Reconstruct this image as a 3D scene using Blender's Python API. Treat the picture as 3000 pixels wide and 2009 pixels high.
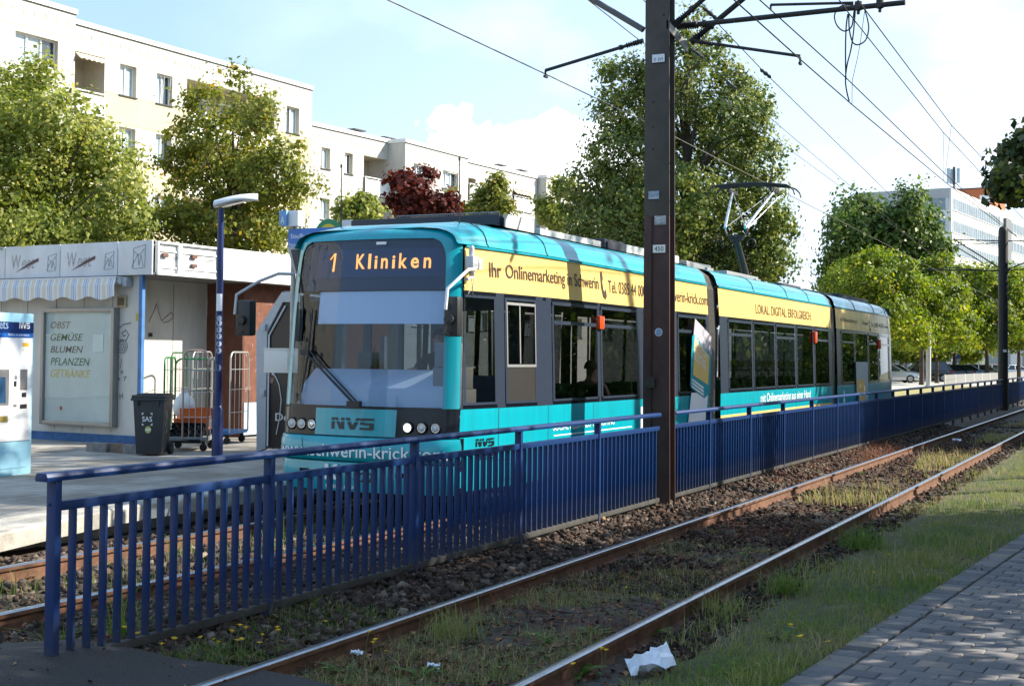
import bpy, bmesh, math, random
import numpy as np
from mathutils import Vector, Matrix, Euler

# ------------------------------------------------------------------ camera, world, sun, exposure
SC = bpy.context.scene
for _o in list(bpy.data.objects):
    bpy.data.objects.remove(_o, do_unlink=True)
COL = SC.collection
# world: X runs along the tram tracks (away), Y across them (towards platform), Z up, 0 = rail head
CAM_F, CAM_YAW, CAM_PITCH, CAM_ROLL, CAM_SHIFT = 3913.5, 0.4517, 0.0239, 0.0105, -53.6
CAM_POS = np.array([-5.608, -5.5445, 1.778])
_fw = np.array([math.cos(CAM_YAW)*math.cos(CAM_PITCH), math.sin(CAM_YAW)*math.cos(CAM_PITCH), math.sin(CAM_PITCH)])
_rt0 = np.array([math.sin(CAM_YAW), -math.cos(CAM_YAW), 0.0])
_up0 = np.cross(_rt0, _fw)
_rt = math.cos(CAM_ROLL)*_rt0 + math.sin(CAM_ROLL)*_up0
_up = math.cos(CAM_ROLL)*_up0 - math.sin(CAM_ROLL)*_rt0
cd = bpy.data.cameras.new('camera'); cam = bpy.data.objects.new('camera', cd); COL.objects.link(cam)
cd.sensor_width = 36.0; cd.lens = CAM_F*36.0/3000.0; cd.shift_y = CAM_SHIFT/3000.0
cd.clip_start = 0.1; cd.clip_end = 3000.0
cam.matrix_world = Matrix(((_rt[0], _up[0], -_fw[0], CAM_POS[0]), (_rt[1], _up[1], -_fw[1], CAM_POS[1]),
                           (_rt[2], _up[2], -_fw[2], CAM_POS[2]), (0, 0, 0, 1)))
SC.camera = cam

SUN_EL = math.radians(34.0); SUN_H = np.array([0.527, -0.85]); SUN_H = SUN_H/np.linalg.norm(SUN_H)
SUN_DIR = Vector((SUN_H[0]*math.cos(SUN_EL), SUN_H[1]*math.cos(SUN_EL), math.sin(SUN_EL)))
SUN_ROT = math.atan2(SUN_H[0], SUN_H[1])
sl = bpy.data.lights.new('sun', 'SUN'); sl.energy = 5.0; sl.angle = math.radians(0.5); sl.color = (1.0, 0.93, 0.80)
sun = bpy.data.objects.new('sun', sl); COL.objects.link(sun)
sun.rotation_euler = SUN_DIR.to_track_quat('Z', 'Y').to_euler()

W = bpy.data.worlds.new('World'); SC.world = W; W.use_nodes = True
wn, wl = W.node_tree.nodes, W.node_tree.links
wn.clear()
w_out = wn.new('ShaderNodeOutputWorld'); w_bg = wn.new('ShaderNodeBackground'); w_bg.inputs['Strength'].default_value = 0.08
sky = wn.new('ShaderNodeTexSky'); sky.sky_type = 'NISHITA'; sky.sun_disc = False
sky.sun_elevation = SUN_EL; sky.sun_rotation = SUN_ROT; sky.altitude = 50; sky.air_density = 1.0; sky.dust_density = 1.6; sky.ozone_density = 1.2
def ray_dir(x, y):
    d = _fw+_rt*(x-1500.0)/CAM_F+_up*(1004.5+CAM_SHIFT-y)/CAM_F; return tuple(d/np.linalg.norm(d))
# thin white cloud in the sky itself
tc = wn.new('ShaderNodeTexCoord'); mp = wn.new('ShaderNodeMapping'); mp.inputs['Scale'].default_value = (1.0, 1.0, 2.1)
mp.inputs['Location'].default_value = (0.9, 0.32, 0.1)
nz = wn.new('ShaderNodeTexNoise'); nz.inputs['Scale'].default_value = 5.2; nz.inputs['Detail'].default_value = 8.0; nz.inputs['Roughness'].default_value = 0.52
rp = wn.new('ShaderNodeValToRGB'); rp.color_ramp.elements[0].position = 0.50; rp.color_ramp.elements[1].position = 0.70; rp.color_ramp.elements[0].color = (.42, .42, .42, 1)
sep = wn.new('ShaderNodeSeparateXYZ')
mr = wn.new('ShaderNodeMapRange'); mr.inputs['From Min'].default_value = 0.55; mr.inputs['From Max'].default_value = 0.10; mr.inputs['To Min'].default_value = 0.35
mr2 = wn.new('ShaderNodeMath'); mr2.operation = 'MULTIPLY'
vd = wn.new('ShaderNodeVectorMath'); vd.operation = 'DOT_PRODUCT'; vd.inputs[1].default_value = (.93, .18, 0)
va = wn.new('ShaderNodeMapRange'); va.inputs['From Min'].default_value = .80; va.inputs['From Max'].default_value = .985; va.inputs['To Min'].default_value = .10; va.inputs['To Max'].default_value = 1.0
vm = wn.new('ShaderNodeMath'); vm.operation = 'MULTIPLY'
mixw = wn.new('ShaderNodeMixRGB'); mixw.inputs['Color2'].default_value = (9.6, 10.2, 10.8, 1)
wl.new(tc.outputs['Generated'], mp.inputs['Vector']); wl.new(mp.outputs['Vector'], nz.inputs['Vector'])
wl.new(nz.outputs['Fac'], rp.inputs['Fac']); wl.new(tc.outputs['Generated'], sep.inputs['Vector']); wl.new(sep.outputs['Z'], mr.inputs['Value'])
wl.new(rp.outputs['Color'], mr2.inputs[0]); wl.new(mr.outputs['Result'], mr2.inputs[1])
wl.new(tc.outputs['Generated'], vd.inputs[0]); wl.new(vd.outputs['Value'], va.inputs['Value']); wl.new(va.outputs['Result'], vm.inputs[0]); wl.new(mr2.outputs['Value'], vm.inputs[1]); wl.new(vm.outputs['Value'], mixw.inputs['Fac']); mixh = wn.new('ShaderNodeMixRGB'); mixh.inputs['Fac'].default_value = .40; mixh.inputs['Color2'].default_value = (4.6, 7.4, 11.0, 1); wl.new(sky.outputs['Color'], mixh.inputs['Color1']); wl.new(mixh.outputs['Color'], mixw.inputs['Color1'])
# the cumulus cloud above the far end of the apartment blocks
cn = ray_dir(1560, 470); vc = wn.new('ShaderNodeVectorMath'); vc.operation = 'SUBTRACT'; vc.inputs[1].default_value = cn
ms = wn.new('ShaderNodeVectorMath'); ms.operation = 'MULTIPLY'; ms.inputs[1].default_value = (1, 1, 2.2); vlen = wn.new('ShaderNodeVectorMath'); vlen.operation = 'LENGTH'
n5 = wn.new('ShaderNodeTexNoise'); n5.inputs['Scale'].default_value = 26; n5.inputs['Detail'].default_value = 6; wl.new(tc.outputs['Generated'], n5.inputs['Vector'])
sc5 = wn.new('ShaderNodeMath'); sc5.operation = 'MULTIPLY_ADD'; sc5.inputs[1].default_value = .16; sc5.inputs[2].default_value = -.08; wl.new(n5.outputs['Fac'], sc5.inputs[0])
ad5 = wn.new('ShaderNodeMath'); ad5.operation = 'ADD'; mr5 = wn.new('ShaderNodeMapRange'); mr5.inputs['From Min'].default_value = .088; mr5.inputs['From Max'].default_value = .070
wl.new(tc.outputs['Generated'], vc.inputs[0]); wl.new(vc.outputs['Vector'], ms.inputs[0]); wl.new(ms.outputs['Vector'], vlen.inputs[0]); wl.new(vlen.outputs['Value'], ad5.inputs[0]); wl.new(sc5.outputs['Value'], ad5.inputs[1]); wl.new(ad5.outputs['Value'], mr5.inputs['Value'])
mx5 = wn.new('ShaderNodeMixRGB'); mx5.inputs['Color2'].default_value = (11.0, 11.4, 11.8, 1); wl.new(mr5.outputs['Result'], mx5.inputs['Fac']); wl.new(mixw.outputs['Color'], mx5.inputs['Color1'])
wl.new(mx5.outputs['Color'], w_bg.inputs['Color']); wl.new(w_bg.outputs['Background'], w_out.inputs['Surface'])

vs = SC.view_settings
vs.view_transform = 'Standard'; vs.look = 'None'; vs.exposure = 1.12; vs.gamma = 1.0; vs.use_curve_mapping = False
SC.cycles.max_bounces = 8; SC.cycles.transparent_max_bounces = 12

# ------------------------------------------------------------------ picking helpers (pixel of the 3000 px photo -> point on a real plane)
def ray(x, y):
    return _fw + _rt*(x-1500.0)/CAM_F + _up*(1004.5+CAM_SHIFT-y)/CAM_F
def atX(x, y, X): d = ray(x, y); return CAM_POS + d*((X-CAM_POS[0])/d[0])
def atY(x, y, Y): d = ray(x, y); return CAM_POS + d*((Y-CAM_POS[1])/d[1])
def atZ(x, y, Z): d = ray(x, y); return CAM_POS + d*((Z-CAM_POS[2])/d[2])
def atD(x, y, D): return CAM_POS + ray(x, y)*D
def onwall(x, y, p0, ang):
    """pixel -> (distance along, height) on the upright wall through p0 running at angle ang"""
    d = ray(x, y); n = np.array([-math.sin(ang), math.cos(ang), 0.0]); P0 = np.array([p0[0], p0[1], 0.0])
    p = CAM_POS + d*(((P0-CAM_POS)@n)/(d@n))
    return (p-P0)@np.array([math.cos(ang), math.sin(ang), 0.0]), p[2]

# ------------------------------------------------------------------ materials
MATS = {}
def mat(name, col, rough=0.6, metal=0.0, spec=0.5, var=0.0, vscale=6.0, bump=0.0, bscale=40.0, coat=0.0, emit=None, col2=None, stretch=None, alpha_tint=None):
    if name in MATS: return MATS[name]
    m = bpy.data.materials.new(name); m.use_nodes = True; MATS[name] = m
    nt = m.node_tree; N, L = nt.nodes, nt.links; b = N['Principled BSDF']
    b.inputs['Base Color'].default_value = (*col, 1); b.inputs['Roughness'].default_value = rough
    b.inputs['Metallic'].default_value = metal; b.inputs['Specular IOR Level'].default_value = spec
    if coat: b.inputs['Coat Weight'].default_value = coat; b.inputs['Coat Roughness'].default_value = 0.06
    if emit: b.inputs['Emission Color'].default_value = (*emit[0], 1); b.inputs['Emission Strength'].default_value = emit[1]
    if var or bump:
        t = N.new('ShaderNodeTexCoord'); mpn = N.new('ShaderNodeMapping'); L.new(t.outputs['Object'], mpn.inputs['Vector'])
        if stretch: mpn.inputs['Scale'].default_value = stretch
    if var:
        n1 = N.new('ShaderNodeTexNoise'); n1.inputs['Scale'].default_value = vscale; n1.inputs['Detail'].default_value = 7; n1.inputs['Roughness'].default_value = 0.62
        L.new(mpn.outputs['Vector'], n1.inputs['Vector'])
        r = N.new('ShaderNodeValToRGB'); r.color_ramp.elements[0].position = 0.3; r.color_ramp.elements[1].position = 0.72
        c2 = col2 if col2 else tuple(max(0, c*(1-var)) for c in col)
        c1 = col if col2 else tuple(min(1, c*(1+var*0.6)) for c in col)
        r.color_ramp.elements[0].color = (*c2, 1); r.color_ramp.elements[1].color = (*c1, 1)
        L.new(n1.outputs['Fac'], r.inputs['Fac']); L.new(r.outputs['Color'], b.inputs['Base Color'])
        rr = N.new('ShaderNodeMapRange'); rr.inputs['To Min'].default_value = min(1, rough*1.2+0.04); rr.inputs['To Max'].default_value = rough*0.85
        L.new(n1.outputs['Fac'], rr.inputs['Value']); L.new(rr.outputs['Result'], b.inputs['Roughness'])
    if bump:
        n2 = N.new('ShaderNodeTexNoise'); n2.inputs['Scale'].default_value = bscale; n2.inputs['Detail'].default_value = 5
        L.new(mpn.outputs['Vector'], n2.inputs['Vector'])
        bp = N.new('ShaderNodeBump'); bp.inputs['Strength'].default_value = bump; bp.inputs['Distance'].default_value = 0.01
        L.new(n2.outputs['Fac'], bp.inputs['Height']); L.new(bp.outputs['Normal'], b.inputs['Normal'])
    return m

def glass_mat(name, tint, refl=1.0, rough=0.0, ior=1.5):
    if name in MATS: return MATS[name]
    m = bpy.data.materials.new(name); m.use_nodes = True; MATS[name] = m
    N, L = m.node_tree.nodes, m.node_tree.links; N.clear()
    o = N.new('ShaderNodeOutputMaterial'); t = N.new('ShaderNodeBsdfTransparent'); t.inputs['Color'].default_value = (*tint, 1)
    g = N.new('ShaderNodeBsdfGlossy'); g.inputs['Roughness'].default_value = rough; g.inputs['Color'].default_value = (refl, refl, refl, 1)
    lw = N.new('ShaderNodeLayerWeight'); pw = N.new('ShaderNodeMath'); pw.operation = 'POWER'; pw.inputs[1].default_value = 4.6; L.new(lw.outputs['Facing'], pw.inputs[0])
    f0 = ((ior-1)/(ior+1))**2*.95; f = N.new('ShaderNodeMath'); f.operation = 'MULTIPLY_ADD'; f.inputs[1].default_value = 1-f0; f.inputs[2].default_value = f0; L.new(pw.outputs['Value'], f.inputs[0])
    x = N.new('ShaderNodeMixShader'); L.new(f.outputs['Value'], x.inputs['Fac']); L.new(t.outputs['BSDF'], x.inputs[1]); L.new(g.outputs['BSDF'], x.inputs[2])
    L.new(x.outputs['Shader'], o.inputs['Surface'])
    return m

def tint_mat(name, ramp, rough=0.7, translucent=0.0, spec=0.25, bump=0.0, bscale=60, noise=0.0, nscale=30.0):
    """colour by the per-face attribute 'tint' (each leaf / blade / stone its own colour)"""
    if name in MATS: return MATS[name]
    m = bpy.data.materials.new(name); m.use_nodes = True; MATS[name] = m
    N, L = m.node_tree.nodes, m.node_tree.links; b = N['Principled BSDF']; o = N['Material Output']
    a = N.new('ShaderNodeAttribute'); a.attribute_name = 'tint'
    r = N.new('ShaderNodeValToRGB')
    while len(r.color_ramp.elements) < len(ramp): r.color_ramp.elements.new(0.5)
    for e, (p, c) in zip(r.color_ramp.elements, ramp): e.position = p; e.color = (*c, 1)
    fac = a.outputs['Fac']
    if noise:
        tcn = N.new('ShaderNodeTexCoord'); n1 = N.new('ShaderNodeTexNoise'); n1.inputs['Scale'].default_value = nscale; n1.inputs['Detail'].default_value = 6
        L.new(tcn.outputs['Object'], n1.inputs['Vector'])
        ma = N.new('ShaderNodeMath'); ma.operation = 'MULTIPLY_ADD'; ma.inputs[1].default_value = noise; ma.inputs[2].default_value = -noise*0.5
        L.new(n1.outputs['Fac'], ma.inputs[0]); ad = N.new('ShaderNodeMath'); ad.operation = 'ADD'
        L.new(ma.outputs['Value'], ad.inputs[0]); L.new(fac, ad.inputs[1]); fac = ad.outputs['Value']
    L.new(fac, r.inputs['Fac']); L.new(r.outputs['Color'], b.inputs['Base Color'])
    b.inputs['Roughness'].default_value = rough; b.inputs['Specular IOR Level'].default_value = spec
    if bump:
        t = N.new('ShaderNodeTexCoord'); n2 = N.new('ShaderNodeTexNoise'); n2.inputs['Scale'].default_value = bscale; n2.inputs['Detail'].default_value = 6
        L.new(t.outputs['Object'], n2.inputs['Vector']); bp = N.new('ShaderNodeBump'); bp.inputs['Strength'].default_value = bump; bp.inputs['Distance'].default_value = 0.006
        L.new(n2.outputs['Fac'], bp.inputs['Height']); L.new(bp.outputs['Normal'], b.inputs['Normal'])
    if translucent:
        t = N.new('ShaderNodeBsdfTranslucent'); hs = N.new('ShaderNodeHueSaturation'); hs.inputs['Value'].default_value = 1.5; hs.inputs['Saturation'].default_value = 1.15
        L.new(r.outputs['Color'], hs.inputs['Color']); L.new(hs.outputs['Color'], t.inputs['Color'])
        x = N.new('ShaderNodeMixShader'); x.inputs['Fac'].default_value = translucent
        L.new(b.outputs['BSDF'], x.inputs[1]); L.new(t.outputs['BSDF'], x.inputs[2]); L.new(x.outputs['Shader'], o.inputs['Surface'])
    return m

# ------------------------------------------------------------------ mesh building
class M:
    def __init__(s): s.v = []; s.f = []; s.mi = []
    def add(s, vs, fs, mi=0):
        o = len(s.v); s.v += [tuple(map(float, p)) for p in vs]; s.f += [tuple(i+o for i in f) for f in fs]; s.mi += [mi]*len(fs); return s
    def box(s, x0, x1, y0, y1, z0, z1, mi=0):
        return s.add([(x0,y0,z0),(x1,y0,z0),(x1,y1,z0),(x0,y1,z0),(x0,y0,z1),(x1,y0,z1),(x1,y1,z1),(x0,y1,z1)],
                     [(0,3,2,1),(4,5,6,7),(0,1,5,4),(1,2,6,5),(2,3,7,6),(3,0,4,7)], mi)
    def cbox(s, c, d, mi=0): return s.box(c[0]-d[0]/2, c[0]+d[0]/2, c[1]-d[1]/2, c[1]+d[1]/2, c[2]-d[2]/2, c[2]+d[2]/2, mi)
    def quad(s, a, b, c, d, mi=0): return s.add([a,b,c,d], [(0,1,2,3)], mi)
    def prism(s, pts, ext, mi=0):
        """pts: planar loop, ext: extrusion vector"""
        n = len(pts); e = np.array(ext); p = [np.array(q, float) for q in pts]
        return s.add(p+[q+e for q in p], [tuple(range(n))[::-1], tuple(range(n, 2*n))]+[(i, (i+1)%n, n+(i+1)%n, n+i) for i in range(n)], mi)
    def tube(s, pts, r, n=8, mi=0, cap=True):
        pts = [np.array(p, float) for p in pts]; k = len(pts)
        rs = [r]*k if np.isscalar(r) else list(r)
        vs, fs = [], []; ref = None
        for i in range(k):
            t = pts[min(i+1, k-1)]-pts[max(i-1, 0)]; t = t/(np.linalg.norm(t)+1e-12)
            if ref is None: ref = np.array([0, 0, 1.0]) if abs(t[2]) < .9 else np.array([1.0, 0, 0])
            a = np.cross(t, ref); a /= np.linalg.norm(a)+1e-12; b = np.cross(a, t); ref = b
            for j in range(n):
                w = 2*math.pi*j/n; vs.append(pts[i]+rs[i]*(math.cos(w)*a+math.sin(w)*b))
        for i in range(k-1):
            for j in range(n): fs.append((i*n+j, i*n+(j+1)%n, (i+1)*n+(j+1)%n, (i+1)*n+j))
        if cap: fs += [tuple(range(n))[::-1], tuple(range((k-1)*n, k*n))]
        return s.add(vs, fs, mi)
    def lathe(s, prof, c=(0,0,0), n=20, mi=0, axis='z'):
        vs, fs = [], []
        for r, h in prof:
            for j in range(n):
                w = 2*math.pi*j/n; x, y = r*math.cos(w), r*math.sin(w)
                p = (x, y, h) if axis == 'z' else ((h, x, y) if axis == 'x' else (y, h, x))
                vs.append((p[0]+c[0], p[1]+c[1], p[2]+c[2]))
        k = len(prof)
        for i in range(k-1):
            for j in range(n): fs.append((i*n+j, i*n+(j+1)%n, (i+1)*n+(j+1)%n, (i+1)*n+j))
        fs += [tuple(range(n))[::-1], tuple(range((k-1)*n, k*n))]
        return s.add(vs, fs, mi)
    def grid(s, rows, mi=0):
        """rows: list of equally long lists of points"""
        nr, nc = len(rows), len(rows[0])
        return s.add([p for r in rows for p in r], [(i*nc+j, i*nc+j+1, (i+1)*nc+j+1, (i+1)*nc+j) for i in range(nr-1) for j in range(nc-1)], mi)
    def xform(s, mtx):
        s.v = [tuple(mtx @ Vector(p)) for p in s.v]; return s
    def build(s, name, mats, parent=None, bevel=0.0, smooth=None, fixn=True):
        me = bpy.data.meshes.new(name); me.from_pydata(s.v, [], s.f)
        if not isinstance(mats, (list, tuple)): mats = [mats]
        for m in mats: me.materials.append(m)
        if len(mats) > 1: me.polygons.foreach_set('material_index', s.mi)
        if bevel or fixn:
            bm = bmesh.new(); bm.from_mesh(me)
            if fixn: bmesh.ops.recalc_face_normals(bm, faces=bm.faces)
            if bevel:
                es = [e for e in bm.edges if len(e.link_faces) == 2 and e.calc_face_angle(0) > 0.6]
                bmesh.ops.bevel(bm, geom=es, offset=bevel, segments=2, affect='EDGES', profile=0.6, clamp_overlap=True)
            bm.to_mesh(me); bm.free()
        if smooth is None: smooth = 35 if bevel else 0
        if smooth:
            me.polygons.foreach_set('use_smooth', [True]*len(me.polygons)); me.set_sharp_from_angle(angle=math.radians(smooth))
        return link(name, me, parent)

def link(name, me, parent=None):
    o = bpy.data.objects.new(name, me); COL.objects.link(o)
    if parent is not None: o.parent = parent
    return o
def tag(o, label=None, cat=None, group=None, kind=None):
    if label: o['label'] = label
    if cat: o['category'] = cat
    if group: o['group'] = group
    if kind: o['kind'] = kind
    return o
def thing(name, label, cat, loc=(0, 0, 0), rz=0.0, group=None):
    o = bpy.data.objects.new(name, None); COL.objects.link(o); o.empty_display_size = 0.2
    o.location = loc; o.rotation_euler = (0, 0, rz)
    return tag(o, label, cat, group)
def kids(o): return [c for c in bpy.data.objects if c.parent is o]
def copy_tree(o, parent=None):
    c = o.copy(); COL.objects.link(c)
    if parent is not None: c.parent = parent
    for ch in kids(o): copy_tree(ch, c)
    return c
def np_mesh(name, V, F, mats, tint=None, parent=None, smooth=False, mi=None):
    """fast mesh: V (n,3), F (m,k) all faces with k corners"""
    V = np.ascontiguousarray(V, dtype=np.float32); F = np.ascontiguousarray(F, dtype=np.int32); m, k = F.shape
    me = bpy.data.meshes.new(name); me.vertices.add(len(V)); me.vertices.foreach_set('co', V.ravel())
    me.loops.add(m*k); me.loops.foreach_set('vertex_index', F.ravel())
    me.polygons.add(m); me.polygons.foreach_set('loop_start', np.arange(0, m*k, k, dtype=np.int32)); me.polygons.foreach_set('loop_total', np.full(m, k, dtype=np.int32))
    if not isinstance(mats, (list, tuple)): mats = [mats]
    for q in mats: me.materials.append(q)
    if mi is not None: me.polygons.foreach_set('material_index', np.asarray(mi, dtype=np.int32))
    if tint is not None:
        at = me.attributes.new('tint', 'FLOAT', 'FACE'); at.data.foreach_set('value', np.ascontiguousarray(tint, dtype=np.float32))
    if smooth: me.polygons.foreach_set('use_smooth', np.ones(m, dtype=bool))
    me.update(); me.validate()
    return link(name, me, parent)

_TXT = {}
def text_geo(txt, bold=0.0, shear=0.0, res=3, space=1.0):
    """letters as flat geometry, normalised: returns verts (n,2), faces, width, height of the ink"""
    key = (txt, bold, shear, res, space)
    if key in _TXT: return _TXT[key]
    cu = bpy.data.curves.new('letters', 'FONT'); cu.body = txt; cu.size = 1.0; cu.resolution_u = res; cu.offset = bold; cu.shear = shear; cu.space_character = space
    ob = bpy.data.objects.new('letters', cu); COL.objects.link(ob)
    dg = bpy.context.evaluated_depsgraph_get(); me = bpy.data.meshes.new_from_object(ob.evaluated_get(dg))
    v = np.array([q.co[:] for q in me.vertices])[:, :2]; f = [tuple(p.vertices) for p in me.polygons]
    bpy.data.objects.remove(ob); bpy.data.curves.remove(cu); bpy.data.meshes.remove(me)
    v = v - v.min(0); _TXT[key] = (v, f, v[:, 0].max(), v[:, 1].max()); return _TXT[key]
def lettering(txt, width, height, fmap, m, parent, name='lettering', **kw):
    """fmap(lx, ly) -> world/local point; ink fitted to width x height"""
    v, f, w, h = text_geo(txt, **kw)
    mm = M(); mm.add([fmap(p[0]*width/w, p[1]*height/h) for p in v], f)
    return mm.build(name, m, parent, fixn=False)
rng = np.random.default_rng(7)
random.seed(7)
R = math.radians
def sstep(t): t = min(1, max(0, t)); return t*t*(3-2*t)

# ------------------------------------------------------------------ shared materials
STEEL = mat('polished_steel', (.43, .44, .46), rough=.26, metal=1, var=.25, vscale=9)
RUST = mat('rusty_rail', (.15, .068, .036), rough=.85, var=.55, vscale=7, bump=.4)
CONC = mat('concrete', (.36, .34, .31), rough=.9, var=.35, vscale=5, bump=.3, bscale=90)
CONC_D = mat('old_concrete', (.085, .072, .06), rough=.95, var=.45, vscale=6, bump=.5)
WHITE = mat('white_paint', (.78, .78, .77), rough=.5, var=.06, vscale=4)
GREYM = mat('grey_metal', (.33, .34, .35), rough=.45, metal=.6, var=.15)
ALU = mat('brushed_aluminium', (.60, .61, .62), rough=.35, metal=.85, var=.12, vscale=14)
BLACK = mat('black_plastic', (.016, .017, .019), rough=.45)
BLACKM = mat('black_iron', (.022, .021, .021), rough=.55, var=.3)
RUBBER = mat('rubber', (.02, .02, .02), rough=.8)
CABLE = mat('cable', (.02, .02, .022), rough=.6)
PYL = mat('pylon_paint', (.062, .052, .044), rough=.6, var=.25, vscale=3, bump=.15, bscale=25)
PYLR = mat('pylon_red_primer', (.060, .026, .022), rough=.6, var=.3, vscale=4, bump=.15, bscale=25)
ORANGE = mat('orange_plastic', (.75, .14, .02), rough=.4)

def blue_paint():
    m = mat('blue_fence_paint', (.0045, .031, .125), rough=.40, spec=.30, var=.22, vscale=5)
    N, L = m.node_tree.nodes, m.node_tree.links; b = N['Principled BSDF']
    src = b.inputs['Base Color'].links[0].from_socket
    g = N.new('ShaderNodeTexCoord'); s = N.new('ShaderNodeSeparateXYZ'); L.new(g.outputs['Object'], s.inputs['Vector'])
    r = N.new('ShaderNodeMapRange'); r.inputs['From Min'].default_value = .34; r.inputs['From Max'].default_value = .07; r.inputs['To Max'].default_value = .85
    L.new(s.outputs['Z'], r.inputs['Value'])
    n = N.new('ShaderNodeTexNoise'); n.inputs['Scale'].default_value = 9; n.inputs['Detail'].default_value = 5; L.new(g.outputs['Object'], n.inputs['Vector'])
    mm = N.new('ShaderNodeMath'); mm.operation = 'MULTIPLY'; L.new(r.outputs['Result'], mm.inputs[0]); L.new(n.outputs['Fac'], mm.inputs[1])
    mx = N.new('ShaderNodeMixRGB'); mx.inputs['Color2'].default_value = (.10, .085, .062, 1)
    L.new(mm.outputs['Value'], mx.inputs['Fac']); L.new(src, mx.inputs['Color1']); L.new(mx.outputs['Color'], b.inputs['Base Color'])
    return m
BLUE = blue_paint()
BLUEP = mat('blue_pole_paint', (.006, .017, .095), rough=.35, var=.15, vscale=6)

# ------------------------------------------------------------------ ground
def noise2(x, y, s=1.0, seed=0):
    r = np.random.default_rng(seed); out = 0
    for k in range(5):
        a, b = r.uniform(-1, 1, 2)*s*(1.7**k); p = r.uniform(0, 6.28); out = out + np.sin(a*x+b*y+p)/(1.35**k)
    return out/3.0
def sheet(name, x0, x1, y0, y1, dx, dy, zf, m, kind='structure', smooth=True):
    xs = np.linspace(x0, x1, max(2, int((x1-x0)/dx)+1)); ys = np.linspace(y0, y1, max(2, int((y1-y0)/dy)+1))
    XX, YY = np.meshgrid(xs, ys); ZZ = zf(XX, YY); V = np.stack([XX.ravel(), YY.ravel(), ZZ.ravel()], 1)
    nx, ny = len(xs), len(ys); i, j = np.meshgrid(np.arange(nx-1), np.arange(ny-1)); a = (j*nx+i).ravel()
    o = np_mesh(name, V, np.stack([a, a+1, a+nx+1, a+nx], 1), m, smooth=smooth); return tag(o, kind=kind)

g_m = mat('dry_ground', (.17, .15, .10), rough=1, var=.5, vscale=.25, col2=(.09, .12, .04))
sheet('ground', -900, 1800, -1300, 1300, 300, 300, lambda x, y: 0*x-.24, g_m)
bed_m = mat('ballast_dirt', (.075, .058, .044), rough=1, var=.6, vscale=7, bump=1.0, bscale=55)
def bedz(x, y):
    z = -.135 + .018*noise2(x, y, 5.0, 3) + .012*noise2(x, y, 19.0, 4)
    z = z+.085*np.exp(-((y-.10)/.55)**2)
    return z
sheet('track_bed', -16, 30, -3.3, 4.4, .09, .07, bedz, bed_m)
sheet('track_bed_far', 30.02, 170, -3.6, 3.97, 2.0, .5, lambda x, y: -.12+.02*noise2(x, y, 3, 8), bed_m)
soil_m = mat('grass_soil', (.10, .095, .045), rough=1, var=.55, vscale=9, col2=(.055, .05, .03), bump=.8, bscale=50)
sheet('grass_verge', .4, 30, -4.75, -2.75, .12, .08, lambda x, y: -.125+.05*np.clip((-2.8-y)/.7, 0, 1)+.02*noise2(x, y, 6, 5), soil_m)
sheet('grass_verge_far', 30.02, 170, -16, -3.2, 4, 1, lambda x, y: -.09+.0*x, soil_m)

asph_m = mat('asphalt', (.058, .053, .050), rough=.85, var=.25, vscale=95, bump=.6, bscale=220, col2=(.014, .013, .015))
def asphalt():
    edge = [(-30, 1.9), (.02, 1.35), (.30, .95), (.47, .45), (.50, 0.0), (.56, -.35), (.66, -.72), (.70, -.86), (.64, -1.3), (.42, -1.9), (.30, -2.4), (.35, -3.0), (.9, -3.46), (.9, -9), (-30, -9)]
    pts = []
    for k in range(len(edge)):
        a, b = np.array(edge[k]), np.array(edge[(k+1) % len(edge)])
        n = 8 if 0 < k < 11 else 1
        for t in range(n): pts.append(a+(b-a)*t/n+(rng.normal(0, .012, 2) if n > 1 else 0))
    m = M(); zf = lambda x, y: -.025+.13*math.exp(-((y-.15)/.62)**2)*(1-.35*sstep((x-.1)/.5))
    P_ = np.array(pts); xs = np.concatenate([[-30, -6], np.linspace(-3, .72, 34)]); 
    rows = []
    for k in range(61):
        y = 1.85-k*(1.85+3.44)/60
        # right hand limit of the asphalt at this y
        xr = max([P_[i][0]+(P_[i+1][0]-P_[i][0])*((y-P_[i][1])/(P_[i+1][1]-P_[i][1])) for i in range(len(P_)-1) if (P_[i][1]-y)*(P_[i+1][1]-y) <= 0 and P_[i][1] != P_[i+1][1] and P_[i][0] > -20]+[-.2])
        row = [(x, y, zf(x, y)) for x in np.concatenate([[-30, -6], np.linspace(-3, xr, 30)])]; row.append((xr+.012, y, -.2)); rows.append(row)
    m.grid(rows); o = m.build('asphalt_crossing', asph_m, smooth=50); tag(o, kind='structure')
    m = M(); m.box(-30, .88, -9, -3.445, -.2, -.028); tag(m.build('asphalt_path', asph_m), kind='structure')
asphalt()

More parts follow.
